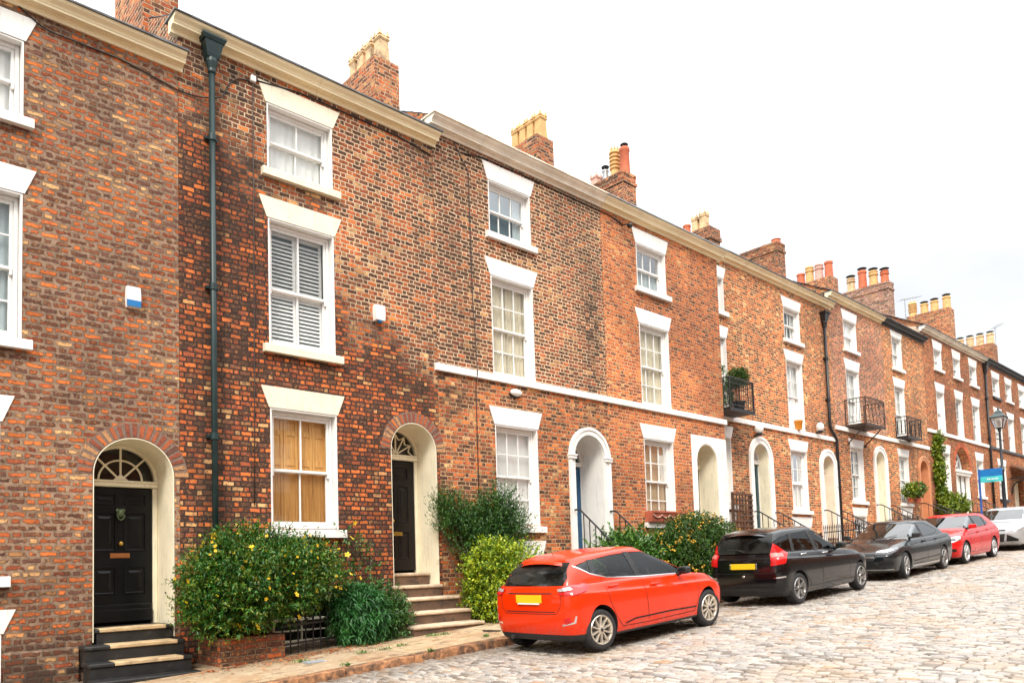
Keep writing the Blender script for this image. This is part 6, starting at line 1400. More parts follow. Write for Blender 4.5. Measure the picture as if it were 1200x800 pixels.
LF = dict(
  dark=leafmat('dark_leaf', [(0.024,0.081,0.019),(0.041,0.121,0.024),(0.061,0.162,0.030),(0.030,0.095,0.027),(0.095,0.203,0.041)]),
  shrub=leafmat('shrub_leaf', [(.010,.075,.008),(.020,.115,.010),(.040,.170,.014),(.014,.085,.010),(.075,.20,.018),(.20,.23,.025)]),
  fern=leafmat('narrow_green_leaf', [(.018,.10,.022),(.030,.14,.030),(.050,.19,.040),(.022,.11,.024)]),
  lime=leafmat('lime_leaf', [(0.145,0.275,0.017),(0.319,0.435,0.020),(0.493,0.551,0.026),(0.609,0.609,0.043),(0.189,0.319,0.029),(0.087,0.189,0.022)]),
  glossy=leafmat('glossy_leaf', [(0.036,0.120,0.022),(0.066,0.186,0.026),(0.108,0.240,0.036),(0.156,0.288,0.048),(0.048,0.144,0.024)], .3),
  ball=leafmat('hedge_leaf', [(0.027,0.090,0.013),(0.048,0.132,0.017),(0.078,0.162,0.021),(0.105,0.168,0.027),(0.032,0.095,0.013)], .35),
  ivy=leafmat('golden_leaf', [(.12,.20,.015),(.24,.30,.02),(.34,.36,.03),(.09,.17,.015)]))
k = NM('yellow_petal'); k.bsdf(Base_Color=k.ramp(k.n('ShaderNodeNewGeometry').outputs['Random Per Island'], [(0,(.80,.45,.01)),(1,(.85,.60,.02))]), Roughness=.5); YEL = k.o
BERRY = plain('orange_berry', (.52,.29,.02), .35, var=.3, isl=.3)
def flower_mesh(r=.045):
    bm = bmesh.new()
    for i in range(5):
        a = 2*math.pi*i/5; da = .52
        q = [(0,0,0), (r*.6*math.cos(a-da), r*.6*math.sin(a-da), r*.22), (r*math.cos(a-.3), r*math.sin(a-.3), r*.30), (r*1.08*math.cos(a), r*1.08*math.sin(a), r*.26), (r*math.cos(a+.3), r*math.sin(a+.3), r*.30), (r*.6*math.cos(a+da), r*.6*math.sin(a+da), r*.22)]
        bm.faces.new([bm.verts.new(p) for p in q])
    for i in range(9):
        a = rnd.uniform(0, 6.28); x, y = r*.2*math.cos(a), r*.2*math.sin(a); bm.faces.new([bm.verts.new(p) for p in ((x-.002,y,0),(x+.002,y,0),(x*1.4,y*1.4,r*.5))])
    me = bpy.data.meshes.new('flower'); bm.to_mesh(me); bm.free(); me.materials.append(YEL); return me
def berry_mesh():
    mb = MB(); mb.blob((0,0,0), (.02,.02,.018), 5)
    me = bpy.data.meshes.new('berry'); me.from_pydata(mb.v, [], mb.f); me.materials.append(BERRY); me.polygons.foreach_set('use_smooth', [True]*len(me.polygons)); return me
def sprinkle(par, me, name, pts, smin=.7, smax=1.2, face=(0,-1,.5)):
    for p in pts:
        o = bpy.data.objects.new(name, me); COL.objects.link(o); o.parent = par
        org = Vector(par['_o']); o.location = Vector(p)-org
        d = Vector(face)+Vector(unit(1)[0])*.7; o.rotation_euler = d.to_track_quat('Z', 'Y').to_euler(); o.scale = [rnd.uniform(smin, smax)]*3
def lobe_pts(lobes, n, seed, lump=.22, k=1.0, cond=None):
    out = []
    while len(out) < n:
        i = rnd.randrange(len(lobes)); c, r = lobes[i]; d = unit(1)[0]
        if d[1] > .25: continue
        s = lumpy([d], seed+i, lump)[0]*k; p = np.array(c)+d*s*np.array(r)
        if cond is None or cond(p): out.append(p)
    return out

# yellow-flowered shrub over its brick planter
t = thing('flowering_shrub', (4.4, 10.15, -.85), 'big rounded green shrub dotted with yellow flowers, spilling over the low brick planter', 'shrub')
lob = [((4.45,10.0,-.12),(.88,.62,.62)), ((4.12,10.05,-.28),(.58,.55,.56)), ((5.1,10.05,-.05),(.62,.5,.52)), ((4.5,10.15,.20),(.75,.42,.38)), ((5.45,10.1,-.02),(.34,.4,.42)), ((3.92,10.1,-.42),(.32,.4,.36))]
foliage(t, lob, 5200, 10, LF['shrub'], (.035,.062), .42, .45, .75, (.10,.24), seed=2, wall=W1, lump=.28, rin=.4)
stems(t, (4.4,10.15,-.9), [np.array(c)+np.array((rnd.uniform(-.3,.3),rnd.uniform(-.2,.1),rnd.uniform(0,.35))) for c, r in lob for _ in range(4)], .014)
fm = flower_mesh(.046); sprinkle(t, fm, 'flower', lobe_pts(lob[:5], 22, 2, .28, 1.10), .75, 1.15)
sm = flower_mesh(.024); sprinkle(t, sm, 'flower_bud', lobe_pts(lob, 75, 2, .28, 1.14, lambda p: p[2] > -.35), .7, 1.2)
t = thing('brick_planter', (4.4, 10.2, pav(4.4, 10.0)), 'low weathered brick planter at the foot of the green drainpipe', 'planter')
mb = MB(); mb.box(3.96,9.90,-1.5,4.86,10.06,-.83); mb.box(3.96,10.062,-1.5,4.12,10.66,-.83); mb.box(4.70,10.062,-1.5,4.86,10.66,-.83); mb.build('wall', M['bpl'], t)
mb = MB(); mb.box(4.123,10.064,-1.5,4.697,10.65,-.89); mb.build('soil', M['soil'], t)
# weeping blue-green shrub
t = thing('weeping_shrub', (6.08, 10.0, pav(6.08, 10.0)), 'dense drooping deep-green shrub with narrow leaves beside the basement railings', 'shrub')
lob = [((6.08,9.95,-.66),(.42,.36,.44)), ((6.02,10.0,-.45),(.32,.3,.28))]
foliage(t, lob, 1500, 8, LF['fern'], (.07,.125), .20, .25, .6, (.08,.16), droop=.9, seed=5, wall=W1, lump=.12, rin=.35, curl=.35); stems(t, (6.08,10.0,-1.15), [(6.08+rnd.uniform(-.25,.25),9.95+rnd.uniform(-.2,.2),rnd.uniform(-.7,-.35)) for _ in range(9)])
t = thing('low_shrub', (6.76, 9.95, pav(6.76, 9.95)), 'loose dark green shrub left of the brown stone doorsteps', 'shrub')
lob = [((6.60,9.98,-.80),(.32,.28,.34)), ((6.66,10.05,-.62),(.26,.26,.30)), ((6.5,10.15,-.6),(.26,.26,.34))]
foliage(t, lob, 900, 9, LF['dark'], (.035,.06), .5, .5, .7, (.10,.22), seed=8, wall=W1, lump=.3, rin=.2); stems(t, (6.72,9.95,-1.1), [(6.72+rnd.uniform(-.3,.3),9.92+rnd.uniform(-.2,.2),rnd.uniform(-.75,-.3)) for _ in range(9)])
t = thing('climbing_rose', (6.35, 10.5, pav(6.35, 10.5)), 'thin straggling rose with reddish stems against the brick between shutters and door', 'climber')
tips = [(6.28,10.6,.66),(6.42,10.55,.45),(6.7,10.55,.30),(6.2,10.5,.25),(6.62,10.5,-.05),(6.85,10.55,-.15),(6.45,10.4,.05)]
stems(t, (6.4,10.5,-1.1), tips, .011); foliage(t, [((6.30,10.55,.40),(.16,.1,.30)),((6.55,10.5,.12),(.30,.12,.30)),((6.35,10.5,-.2),(.22,.14,.26))], 80, 6, LF['dark'], (.04,.06), .6, .3, .6, (.1,.2), seed=9, wall=W1, lump=.3, rin=.1)
sprinkle(t, fm, 'flower', [(6.1,10.3,.25),(6.12,10.25,-.05),(6.35,10.35,-.12),(6.18,10.3,.5),(6.3,10.4,.75)], .7, 1.)
# lime-yellow shrub and the dark climber behind
t = thing('lime_shrub', (8.6, 9.95, pav(8.6, 9.95)), 'bright yellow-green shrub right of the brown steps and behind the orange-red car', 'shrub')
lob = [((8.80,9.90,-.38),(.55,.48,.55)), ((9.2,9.9,-.15),(.55,.5,.55)), ((8.62,10.05,-.55),(.34,.36,.42)), ((8.75,10.05,.05),(.40,.4,.38)), ((9.0,9.75,-.7),(.62,.42,.36))]
foliage(t, lob, 3000, 10, LF['lime'], (.035,.065), .55, .5, .75, (.09,.22), seed=12, wall=W1, lump=.3, rin=.35); stems(t, (8.6,10.0,-1.05), [np.array(c)+np.array((rnd.uniform(-.3,.3),0,rnd.uniform(0,.3))) for c, r in lob for _ in range(4)])
t = thing('wall_climber', (8.9, 10.5, pav(8.9, 10.5)), 'dark green feathery climber against the dark brick above the yellow-green shrub', 'climber')
lob = [((9.1,10.4,.70),(.62,.24,.55)), ((9.35,10.35,.95),(.42,.25,.50)), ((8.75,10.45,.55),(.5,.2,.5)), ((8.15,10.52,.95),(.20,.14,.42)), ((8.45,10.5,.95),(.24,.15,.35)), ((9.6,10.3,.6),(.42,.28,.5))]
foliage(t, lob, 2600, 10, LF['dark'], (.035,.055), .40, .8, .6, (.12,.28), seed=15, wall=W1, lump=.4, rin=.1); stems(t, (8.8,10.5,-1.), [np.array(c)+np.array((rnd.uniform(-.2,.2),0,rnd.uniform(0,.4))) for c, r in lob for _ in range(3)])
t = thing('laurel_shrub', (12.5, 9.8, pav(12.5, 9.8)), 'glossy light green leafy shrub seen over the roof of the orange-red car', 'shrub')
lob = [((12.0,9.75,.05),(.75,.4,.48)), ((12.9,9.7,-.1),(.85,.42,.58)), ((12.35,9.8,.25),(.5,.35,.35)), ((13.3,9.6,-.25),(.5,.4,.5))]
foliage(t, lob, 1500, 9, LF['glossy'], (.06,.10), .5, .6, .7, (.12,.28), seed=18, wall=W1, lump=.35, rin=.2); stems(t, (12.5,9.8,-.8), [np.array(c)+np.array((rnd.uniform(-.3,.3),0,rnd.uniform(0,.35))) for c, r in lob for _ in range(4)])
t = thing('berry_bush', (14.3, 9.5, pav(14.3, 9.5)), 'large domed evergreen bush covered in orange-yellow berries in front of the white door surround', 'bush')
lob = [((14.3,9.45,.22),(1.28,.85,.80)), ((13.7,9.45,.0),(.85,.7,.62)), ((15.0,9.4,.05),(.75,.72,.62)), ((14.1,9.5,.45),(.7,.55,.52))]
foliage(t, lob, 8200, 9, LF['ball'], (.03,.052), .55, .25, .9, (.04,.10), seed=21, wall=W1, lump=.10, rin=.6); stems(t, (14.3,9.5,-.7), [np.array(c)+np.array((rnd.uniform(-.5,.5),0,rnd.uniform(0,.4))) for c, r in lob for _ in range(4)], .02)
bmsh = berry_mesh(); cl_ = lobe_pts(lob, 130, 21, .10, 1.05); bp_ = [q+NR.normal(size=3)*.035 for q in cl_ for _ in range(5)]
bp_.sort(key=lambda q: q[1]); sprinkle(t, bmsh, 'berry', bp_[:98], .8, 1.2)
mb = MB()
for q in bp_[98:]: mb.blob(tuple(q), rnd.uniform(.014,.022), 4)
tag(mb.build('berries', BERRY, t, True), kind='stuff')
# creeper on the wide house
t = thing('golden_creeper', (35.6, 11.1, pav(35.6, 11.1)), 'yellow-green creeper climbing the brick edge beside white windows, bushy at its foot', 'creeper')
lob = [((35.05+.1*math.sin(i*1.7),11.1,2.3+i*.32),(.34+.12*math.sin(i*2.3),.10,.24)) for i in range(9)] + [((35.3,10.85,2.1),(.75,.3,.36)), ((36.1,10.75,1.95),(.75,.3,.33)), ((34.8,10.8,1.8),(.5,.3,.3))]
foliage(t, lob, 1100, 8, LF['ivy'], (.08,.13), .7, .1, .6, (.1,.25), seed=25, wall=W2, lump=.35, rin=.1); stems(t, (35.2,11.1,1.), [(35.1,11.12,2.5),(35.0,11.12,3.6),(35.2,11.12,4.8),(35.8,10.9,2.)], .02)
# balcony topiary, window-box plants, pots
def potplant(name, loc, label, cat, r, leaf, potmat, ph=.26, pr=.15, n=260, stem=.2, L=(.03,.05), group=None, flowers=0, sl=(.06,.12)):
    x, y, z = loc; t = thing(name, loc, label, cat, group); mb = MB(); mb.lathe([(pr*.72,0),(pr*.95,ph*.85),(pr*1.08,ph*.86),(pr*1.08,ph),(pr*.9,ph),(pr*.85,ph*.85)], loc, n=18); mb.build('pot', M[potmat], t, angle=40)
    mb = MB(); mb.tube([(x,y,z+ph*.8),(x,y,z+ph+stem+r*.6)], .014, 6); mb.build('stem', M['bark'], t)
    foliage(t, [((x,y,z+ph+stem+r),(r,r,r*.95))], n, 7, LF[leaf], L, .5, .3, .8, sl, seed=int(x*7)%50, lump=.12, rin=.3)
    if flowers: sprinkle(t, fm, 'flower', [(x+rnd.uniform(-r,r),y-r*.7,z+ph+stem+rnd.uniform(.2,r*1.6)) for _ in range(flowers)], .6, .9)
    return t
potplant('topiary_ball', (18.72,10.82,4.02), 'clipped round green topiary standing in a pot on the set-back iron balcony', 'plant', .30, 'ball', 'iron', .28, .17, 1000, .36, (.025,.042), sl=(.03,.06))
t = thing('trailing_plant', (18.05, 10.9, 4.02), 'dark trailing plant at the left corner of the set-back balcony', 'plant'); foliage(t, [((18.1,10.95,4.9),(.14,.16,.32)),((18.1,10.9,4.3),(.2,.2,.25))], 120, 7, LF['dark'], (.05,.08), .5, .3, .6, (.08,.18), seed=31, wall=W2); stems(t, (18.1,10.95,4.0), [(18.1,10.95,4.9),(18.15,10.9,5.1)])
potplant('potted_plant', (31.35,11.0,1.965), 'bright green plant in a red pot on the ledge left of the peach arch', 'plant', .27, 'ivy', 'pot_red', .18, .12, 150, .02, (.07,.11))
potplant('potted_plant', (32.05,10.98,1.965), 'darker green plant in a clay pot on the ledge nearest the peach arch', 'plant', .30, 'glossy', 'terra', .2, .13, 170, .02, (.07,.11))
mb = MB(); mb.lathe([(.10,0),(.13,.24),(.14,.25),(.14,.29),(.11,.29)], (22.75,11.14,3.975), n=18); tag(mb.build('flower_pot', plain('orange_glaze', (.66,.24,.02), .4), None, angle=40), 'small bright orange pot on a first-floor window ledge', 'flower pot')
# litter and weeds
mb = MB()
lm = plain('dead_leaf', (.42,.13,.035), .8, var=.4, isl=.5, scale=20)
for i in range(420):
    a = rnd.random()
    if a < .75: x, y = rnd.gauss(5.1,.55), 9.78-abs(rnd.gauss(0,.22))
    elif a < .9: x, y = rnd.gauss(3.9,.2), 9.75-abs(rnd.gauss(0,.12))
    else: x, y = rnd.uniform(4,9), rnd.uniform(8.5,9.7)
    z = pav(x, y)+.006+rnd.uniform(0,.012); s = rnd.uniform(.014,.034); an = rnd.uniform(0,6.28); c_, s_ = math.cos(an)*s, math.sin(an)*s
    mb.add([(x-c_,y-s_,z),(x+s_*.5,y-c_*.5,z+rnd.uniform(0,.012)),(x+c_,y+s_,z),(x-s_*.5,y+c_*.5,z+rnd.uniform(0,.012))], [(0,1,2),(0,2,3)])
tag(mb.build('fallen_leaves', lm), kind='stuff')
W_ = [((5.55,9.02),.10),((5.9,9.0),.12),((6.2,9.05),.10),((4.72,9.2),.12),((7.05,9.45),.12),((7.2,9.35),.14),((7.35,8.55),.07),((4.9,8.35),.05),((7.55,8.22),.06),((6.1,8.22),.05)]
for i, ((x, y), r) in enumerate(W_): pass
Pw = np.array([(x+NR.normal(0, r*.6), y+NR.normal(0, r*.25), pav(x, y)+.002) for (x, y), r in W_ for _ in range(45)])
Dw = unit(len(Pw))*.7+np.array([0,0,.7]); Dw[:, 2] = np.abs(Dw[:, 2]); tag(leaf_mesh('weeds', Pw, Dw, np.tile([0,0,1.],(len(Pw),1))+unit(len(Pw))*.4, NR.uniform(.03,.065,len(Pw)), NR.uniform(.008,.016,len(Pw)), LF['glossy'], None), kind='stuff')
# ------------------------------------------------------------------ pipes, cables, lamps, balconies, railings, signs
def downpipe(name, label, u, w, ztop, pts, r, mat, collars, hop=.13):
    t = thing('drainpipe', (u, w, pts[-1][2]), label, 'drainpipe'); mb = MB()
    for z0, z1, a, b in ((ztop-.02, ztop+.03, hop*1.1, hop*1.28), (ztop+.032, ztop+.055, hop*1.28, hop*1.28), (ztop-.20, ztop-.02, hop*.72, hop*1.0), (ztop-.25, ztop-.20, hop*.62, hop*.74)):
        mb.add([(u-a,w-a*.8,z0),(u+a,w-a*.8,z0),(u+a,w+.07,z0),(u-a,w+.07,z0),(u-b,w-b*.8,z1),(u+b,w-b*.8,z1),(u+b,w+.07,z1),(u-b,w+.07,z1)], [(3,2,1,0),(4,5,6,7),(0,1,5,4),(1,2,6,5),(2,3,7,6),(3,0,4,7)])
    mb.lathe([(r*1.2,-.46),(r*1.35,-.44),(r*1.35,-.40),(r*1.9,-.30),(hop*.62,-.25)], (u,w,ztop), n=16); mb.build('hopper', M[mat], t)
    mb = MB(); mb.tube(bent(pts, .12), r, 14); mb.build('pipe', M[mat], t, True)
    for z in collars:
        uu = min(pts, key=lambda p: abs(p[2]-z))[0] if True else u; mb = MB(); mb.lathe([(r,-.05),(r*1.3,-.045),(r*1.3,.045),(r,.05)], (uu,w,z), n=14); mb.box(uu-.09,w+.03,z-.02,uu+.09,w+.085,z+.02); mb.build('pipe_collar', M[mat], t, angle=40)
    return t
downpipe('a', 'tall dark green iron drainpipe with a square hopper between the two left houses', 4.19, 10.61, 7.72, [(4.19,10.61,7.3),(4.19,10.61,3.),(4.20,10.61,-1.25)], .044, 'green_iron', (6.3,4.1,1.95,-.3), .135)
downpipe('b', 'black drainpipe bent sideways above the string course right of the orange pot window', 24.95, 11.12, 8.12, [(24.95,11.12,7.7),(24.95,11.12,4.25),(25.40,11.12,3.90),(25.40,11.12,.2)], .05, 'iron', (6.6,5.2,2.3), .15)
downpipe('c', 'black drainpipe beside the lamp post at the wide house', 42.6, 11.12, 9.20, [(42.6,11.12,8.8),(42.6,11.12,5.),(42.6,11.12,1.2)], .055, 'iron', (7.5,5.5,3.6), .17)

def alarm(u, w, z, label, wd, h, d, bands, group=None):
    t = thing('alarm_box', (u, w, z), label, 'alarm box', group); mb = MB(); n = 8
    prof = [(-wd/2*(.90+.10*math.sin(math.pi*i/n)), -h/2+h*i/n) for i in range(n+1)]; P = prof+[(-x, z_) for x, z_ in prof[::-1]]
    bm = bmesh.new(); f = bm.faces.new([bm.verts.new((u+a, w, z+b)) for a, b in P]); r_ = bmesh.ops.extrude_face_region(bm, geom=[f])
    for v in [v for v in r_['geom'] if isinstance(v, bmesh.types.BMVert)]: v.co.y -= d; v.co.x = u+(v.co.x-u)*.92; v.co.z = z+(v.co.z-z)*.94
    mb.frombm(bm); mb.build('case', M['plastic_white'], t)
    if bands == 'blue': mb = MB(); mb.prism([(u-wd*.44,z-h*.46),(u+wd*.44,z-h*.46),(u+wd*.46,z-h*.16),(u-wd*.46,z-h*.16)], w-d-.006, w-d+.02); mb.build('lens', M['plastic_blue'], t)
    else: mb = MB(); mb.blob((u,w-d*.55,z-h*.52), (.045,.04,.035), 8); mb.build('strobe', M['plastic_blue'], t, True)
    return t
alarm(3.14, 10.70, 3.73, 'white burglar alarm with a blue lower band on the left brick house', .19, .29, .07, 'blue')
alarm(7.0, 10.70, 4.31, 'plain white alarm box with a blue strobe beneath, on the dark brick', .20, .27, .10, 'strobe')
t = thing('wall_light', (10.13, 10.7, 3.365), 'flat oval white light on the brick under the white string course', 'wall light'); mb = MB(); mb.blob((10.13,10.66,3.375), (.155,.06,.072), 10); mb.build('diffuser', M['plastic_white'], t, True); mb = MB(); mb.blob((10.13,10.69,3.345), (.16,.04,.07), 10); mb.build('back_plate', M['iron'], t, True)
for (u, z, lb) in ((20.1, 3.72, 'white globe light above the teal arched door'), (24.0, 4.17, 'white globe light near the bent black drainpipe')):
    t = thing('globe_light', (u, 11.2, z), lb, 'wall light', 'globe lights on the speckled houses'); mb = MB(); mb.blob((u,11.03,z), (.125,.125,.155), 10); mb.build('globe', M['plastic_white'], t, True); mb = MB(); mb.lathe([(.05,-.20),(.09,-.17),(.09,-.12)], (u,11.03,z), n=14); mb.tube([(u,11.03,z-.18),(u,11.2,z-.19)], .02, 8); mb.build('bracket', M['iron'], t)
def cable(label, pts, r=.010, mat='cable', rad=.1): mb = MB(); mb.tube(bent(pts, rad, 4), r, 6); return tag(mb.build('wall_cable', M[mat], None, True), label, 'cable')
Wc = 10.685
cable('loose black cable sagging across the top of the left wall to the hopper', [(1.2,Wc,7.30),(1.72,Wc,7.20),(2.1,Wc-.01,6.97),(2.55,Wc,6.98),(3.0,Wc,6.98),(3.35,Wc,6.93),(3.75,Wc,6.86),(4.05,Wc,6.88),(4.24,Wc-.12,6.90),(4.38,Wc,7.02),(4.45,Wc,7.24),(4.62,Wc,7.42),(4.80,Wc,7.44)], .009)
cable('thin dark cable dropping down the sooty wall left of the cream windows', [(4.84,Wc,7.42),(4.83,Wc,5.),(4.82,Wc,3.0),(4.80,Wc,1.0)], .008, 'greycable')
cable('thin dark cable running down from the white cornice to the climber', [(8.75,Wc,7.93),(8.98,Wc,7.62),(9.08,Wc,7.5),(9.10,Wc,5.),(9.12,Wc-.06,3.6),(9.12,Wc,3.4),(9.12,Wc,.8)], .009, 'greycable')
cable('thin dark cable sagging just under the cream cornice of the sooty house', [(4.9,Wc,7.50),(5.6,Wc,7.60),(6.6,Wc,7.60),(7.6,Wc,7.58),(8.2,Wc,7.50)], .011)
cable('thin dark cable running along under the white cornice to the security camera', [(8.9,Wc,7.80),(9.5,Wc,7.90),(10.8,Wc,7.91),(12.2,Wc,7.89),(13.3,Wc,7.88),(13.7,Wc,7.80)], .011)
t = tag(MB().bbox(4.80,10.64,7.44,4.88,10.70,7.54,.008).build('junction_box', M['plastic_white']), 'tiny white junction box under the cream cornice', 'junction box')
t = thing('cctv_camera', (13.75, 10.6, 7.72), 'small dark security camera under the cornice of the orange brick house', 'camera'); mb = MB(); mb.tube([(13.7,10.7,7.78),(13.72,10.55,7.76)], .015, 6); mb.blob((13.75,10.5,7.72), (.06,.07,.06), 8); mb.build('housing', M['iron'], t, True)

# window trough on the orange house
t = thing('window_trough', (14.78, 10.6, .92), 'red terracotta trough with a scalloped swag on the window ledge', 'planter'); mb = MB(); mb.prism([(10.68,.915),(10.52,.915),(10.47,1.11),(10.45,1.12),(10.45,1.16),(10.68,1.16)], 14.12, 15.45, 'yz'); mb.build('trough', M['terra'], t)
for i in range(4):
    a = 14.16+i*.315; pts = [(a+.315*k/8, 10.480-.0, 1.06-.055*math.sin(math.pi*k/8)) for k in range(9)]; mb = MB(); mb.tube(pts, .014, 6); mb.blob((a,10.482,1.065), .022, 6); mb.build('swag', M['pot_pink'], t, True)

# balconies
def balcony(label, u0, u1, W, w, z, h, bow=0., pitch=.11, mat='iron', struts=False, panels=False, seed=1):
    t = thing('balcony', ((u0+u1)/2, W, z), label, 'balcony', 'iron balconies on the upper floors'); mb = MB(); mb.box(u0, w, z-.07, u1, W, z); mb.box(u0-.02, w-.02, z-.10, u1+.02, w+.03, z-.02); mb.build('floor_slab', M[mat], t)
    fr = MB(); path = [(u0, W), (u0, w), (u1, w), (u1, W)]
    for hh, r in ((h, .018), (.07, .012), (h-.14, .010)): fr.tube([(x, y, z+hh) for x, y in path], r, 6)
    for x, y in path: fr.box(x-.014, y-.014 if y < W else y-.028, z-.02, x+.014, y+.014 if y < W else y, z+h)
    fr.build('rail_frame', M[mat], t); bars = MB()
    segs = [((u0,W),(u0,w)), ((u0,w),(u1,w)), ((u1,w),(u1,W))]
    for a, b in segs:
        L = math.hypot(a[0]-b[0], a[1]-b[1]); n = max(2, int(L/pitch)); nx, ny = ((a[1]-b[1])/L, (b[0]-a[0])/L); nx, ny = -nx, -ny
        if a[0] == b[0]: nx, ny = (-1 if a[0] == u0 else 1), 0
        else: nx, ny = 0, -1
        for i in range(n):
            f_ = (i+.5)/n; x, y = a[0]+(b[0]-a[0])*f_, a[1]+(b[1]-a[1])*f_
            pr = [(x+nx*bow*s_, y+ny*bow*s_, z+h*q) for q, s_ in ((.07,.5),(.15,1.),(.28,1.0),(.45,.45),(.65,.1),(1.,0))]; bars.tube(pr, .008, 5)
            if panels:
                for q in (.25, .5, .75): bars.lathe([(.014,-.006),(.032,0),(.014,.006)], (x,y,z+h*q), 'y' if ny else 'x', 8)
                bars.box(x-.02 if ny else x-.004, y-.004 if ny else y-.02, z+.1, x+.02 if ny else x+.004, y+.004 if ny else y+.02, z+h-.16)
            else:
                sc = [(x+.03*math.cos(k_*.9)*(1-k_/9), y+ny*.0, z+h-.07+.05*math.sin(k_*.9)*(1-k_/9)) for k_ in range(8)] if ny else [(x, y+.03*math.cos(k_*.9)*(1-k_/9), z+h-.07+.05*math.sin(k_*.9)*(1-k_/9)) for k_ in range(8)]
                bars.tube(sc, .006, 4)
    b_ = bars.build('baluster_panel', M[mat], t)
    if struts:
        for x in (u0+.12, u1-.12): s_ = MB(); s_.tube([(x, w+.1, z-.09), (x, W+.0, z-.62)], .022, 6); s_.blob((x, W-.02, z-.62), .05, 6); s_.build('strut', M[mat], t)
    return t
balcony('black iron balcony with scrollwork, holding a topiary ball in the corner of the set-back house', 17.73, 18.95, 11.2, 10.52, 4.0, .80)
balcony('brown bowed iron balcony on two diagonal struts over a white window', 26.35, 27.95, 11.2, 10.50, 4.50, .88, bow=.10, mat='rustiron', struts=True)
balcony('black cast-iron window balcony with solid patterned panels, up the street', 30.85, 32.3, 11.2, 10.78, 4.52, .74, pitch=.13, panels=True)

# trellis
t = thing('trellis', (19.1, 11.05, .35), 'brown wooden lattice trellis standing left of the teal arched door', 'trellis'); mb = MB(); z0, z1, a, b = .30, 1.78, 18.55, 19.5
for i in range(7): x = a+(b-a)*i/6; mb.box(x-.02,11.03,z0,x+.02,11.05,z1)
for i in range(11): z = z0+(z1-z0)*i/10; mb.box(a-.03,11.008,z-.02,b+.03,11.028,z+.02)
mb.build('lattice', M['trellis'], t)
mb = MB(); 
for x in (a, b): mb.box(x-.03,11.052,-.2,x+.03,11.10,z1+.05)
mb.build('post', M['trellis'], t)

area_railing(4.90, 5.84, 10.05, 'short black iron bars guarding the basement window under the flowering shrub', h=.42)
area_railing(18.0, 19.75, 9.75, 'black spear railings below the brown trellis')
area_railing(21.1, 24.1, 9.75, 'black spear railings between the teal and the pink doors')
area_railing(25.5, 28.4, 9.75, 'black spear railings under the bowed brown balcony')
area_railing(29.85, 32.8, 9.75, 'black spear railings below the ledge with potted plants')
area_railing(34.25, 37.2, 9.75, 'black spear railings at the foot of the golden creeper')
area_railing(39.9, 46.4, 9.75, 'black spear railings farthest up the street, behind the lamp post')

# lamp post
u, w = 33.9, 8.5; z0 = pav(u, w)
t = thing('street_lamp', (u, w, z0), 'old-fashioned dark lamp post with a four-sided glass lantern in front of the terrace', 'street lamp')
mb = MB(); mb.lathe([(.17,0),(.17,.08),(.13,.12),(.12,.75),(.15,.80),(.09,.86),(.075,1.0),(.055,2.6),(.075,2.64),(.075,2.70),(.05,2.74),(.042,4.18),(.06,4.2),(.06,4.25),(.045,4.28)], (u,w,z0), n=16); mb.tube([(u-.42,w,z0+3.86),(u+.42,w,z0+3.86)], .018, 6); mb.blob((u-.42,w,z0+3.86), .03, 6); mb.blob((u+.42,w,z0+3.86), .03, 6); mb.build('post', plain('dark_blue_iron', (.02,.026,.035), .4, var=.2), t, angle=40)
zl = z0+4.28; mb = MB()
def frus(mb, a, za, b, zb): mb.add([(u-a,w-a,za),(u+a,w-a,za),(u+a,w+a,za),(u-a,w+a,za),(u-b,w-b,zb),(u+b,w-b,zb),(u+b,w+b,zb),(u-b,w+b,zb)], [(3,2,1,0),(4,5,6,7),(0,1,5,4),(1,2,6,5),(2,3,7,6),(3,0,4,7)])
frus(mb, .06, zl, .13, zl+.04); 
for sx in (-1, 1):
    for sy in (-1, 1): mb.tube([(u+sx*.13,w+sy*.13,zl+.04),(u+sx*.235,w+sy*.235,zl+.42)], .014, 5)
frus(mb, .245, zl+.42, .255, zl+.45); fr = mb.build('lantern_frame', M['iron'], t)
mb = MB(); frus(mb, .27, zl+.452, .10, zl+.64); frus(mb, .12, zl+.642, .07, zl+.72); mb.lathe([(.05,.72),(.03,.76),(.045,.79),(.0,.90)], (u,w,zl), n=10); mb.build('lantern_roof', plain('green_copper', (.04,.06,.06), .5), t)
mb = MB(); frus(mb, .125, zl+.045, .228, zl+.418); mb.build('lantern_glass', glassmat('frosted_lamp_glass', (.93,.95,.97), .25, .2), t)
mb = MB(); mb.lathe([(.03,.06),(.05,.10),(.06,.25),(.03,.34),(0,.36)], (u,w,zl), n=12); mb.build('mantle', M['plastic_white'], t, True)
# agent's board on a blue post: blue over turquoise with illegible white strokes
u = 32.8; t = thing('notice_board', (u, 9.0, pav(u, 9.0)), 'blue and turquoise letting board on a slim blue post by the railings', 'sign')
mb = MB(); mb.box(u-.03, 8.97, pav(u,9.)-.1, u+.03, 9.03, 3.12); mb.build('post', plain('blue_post', (.02,.10,.36), .4), t)
mb = MB(); mb.box(u-.02, 8.24, 2.82, u+.02, 8.965, 3.10); mb.build('upper_panel', plain('blue_board', (.005,.16,.46), .4), t)
mb = MB(); mb.box(u-.021, 8.24, 2.60, u+.021, 8.965, 2.818); mb.build('lower_panel', plain('turquoise_board', (.06,.52,.55), .4), t)
mb = MB(); y = 8.74
for i in range(7): l_ = (.03,.05,.02,.045,.03,.05,.035)[i]; mb.box(u-.0255, y-l_, 2.69, u-.0215, y, 2.74); y -= l_+.018
mb.build('lettering', M['plastic_white'], t)
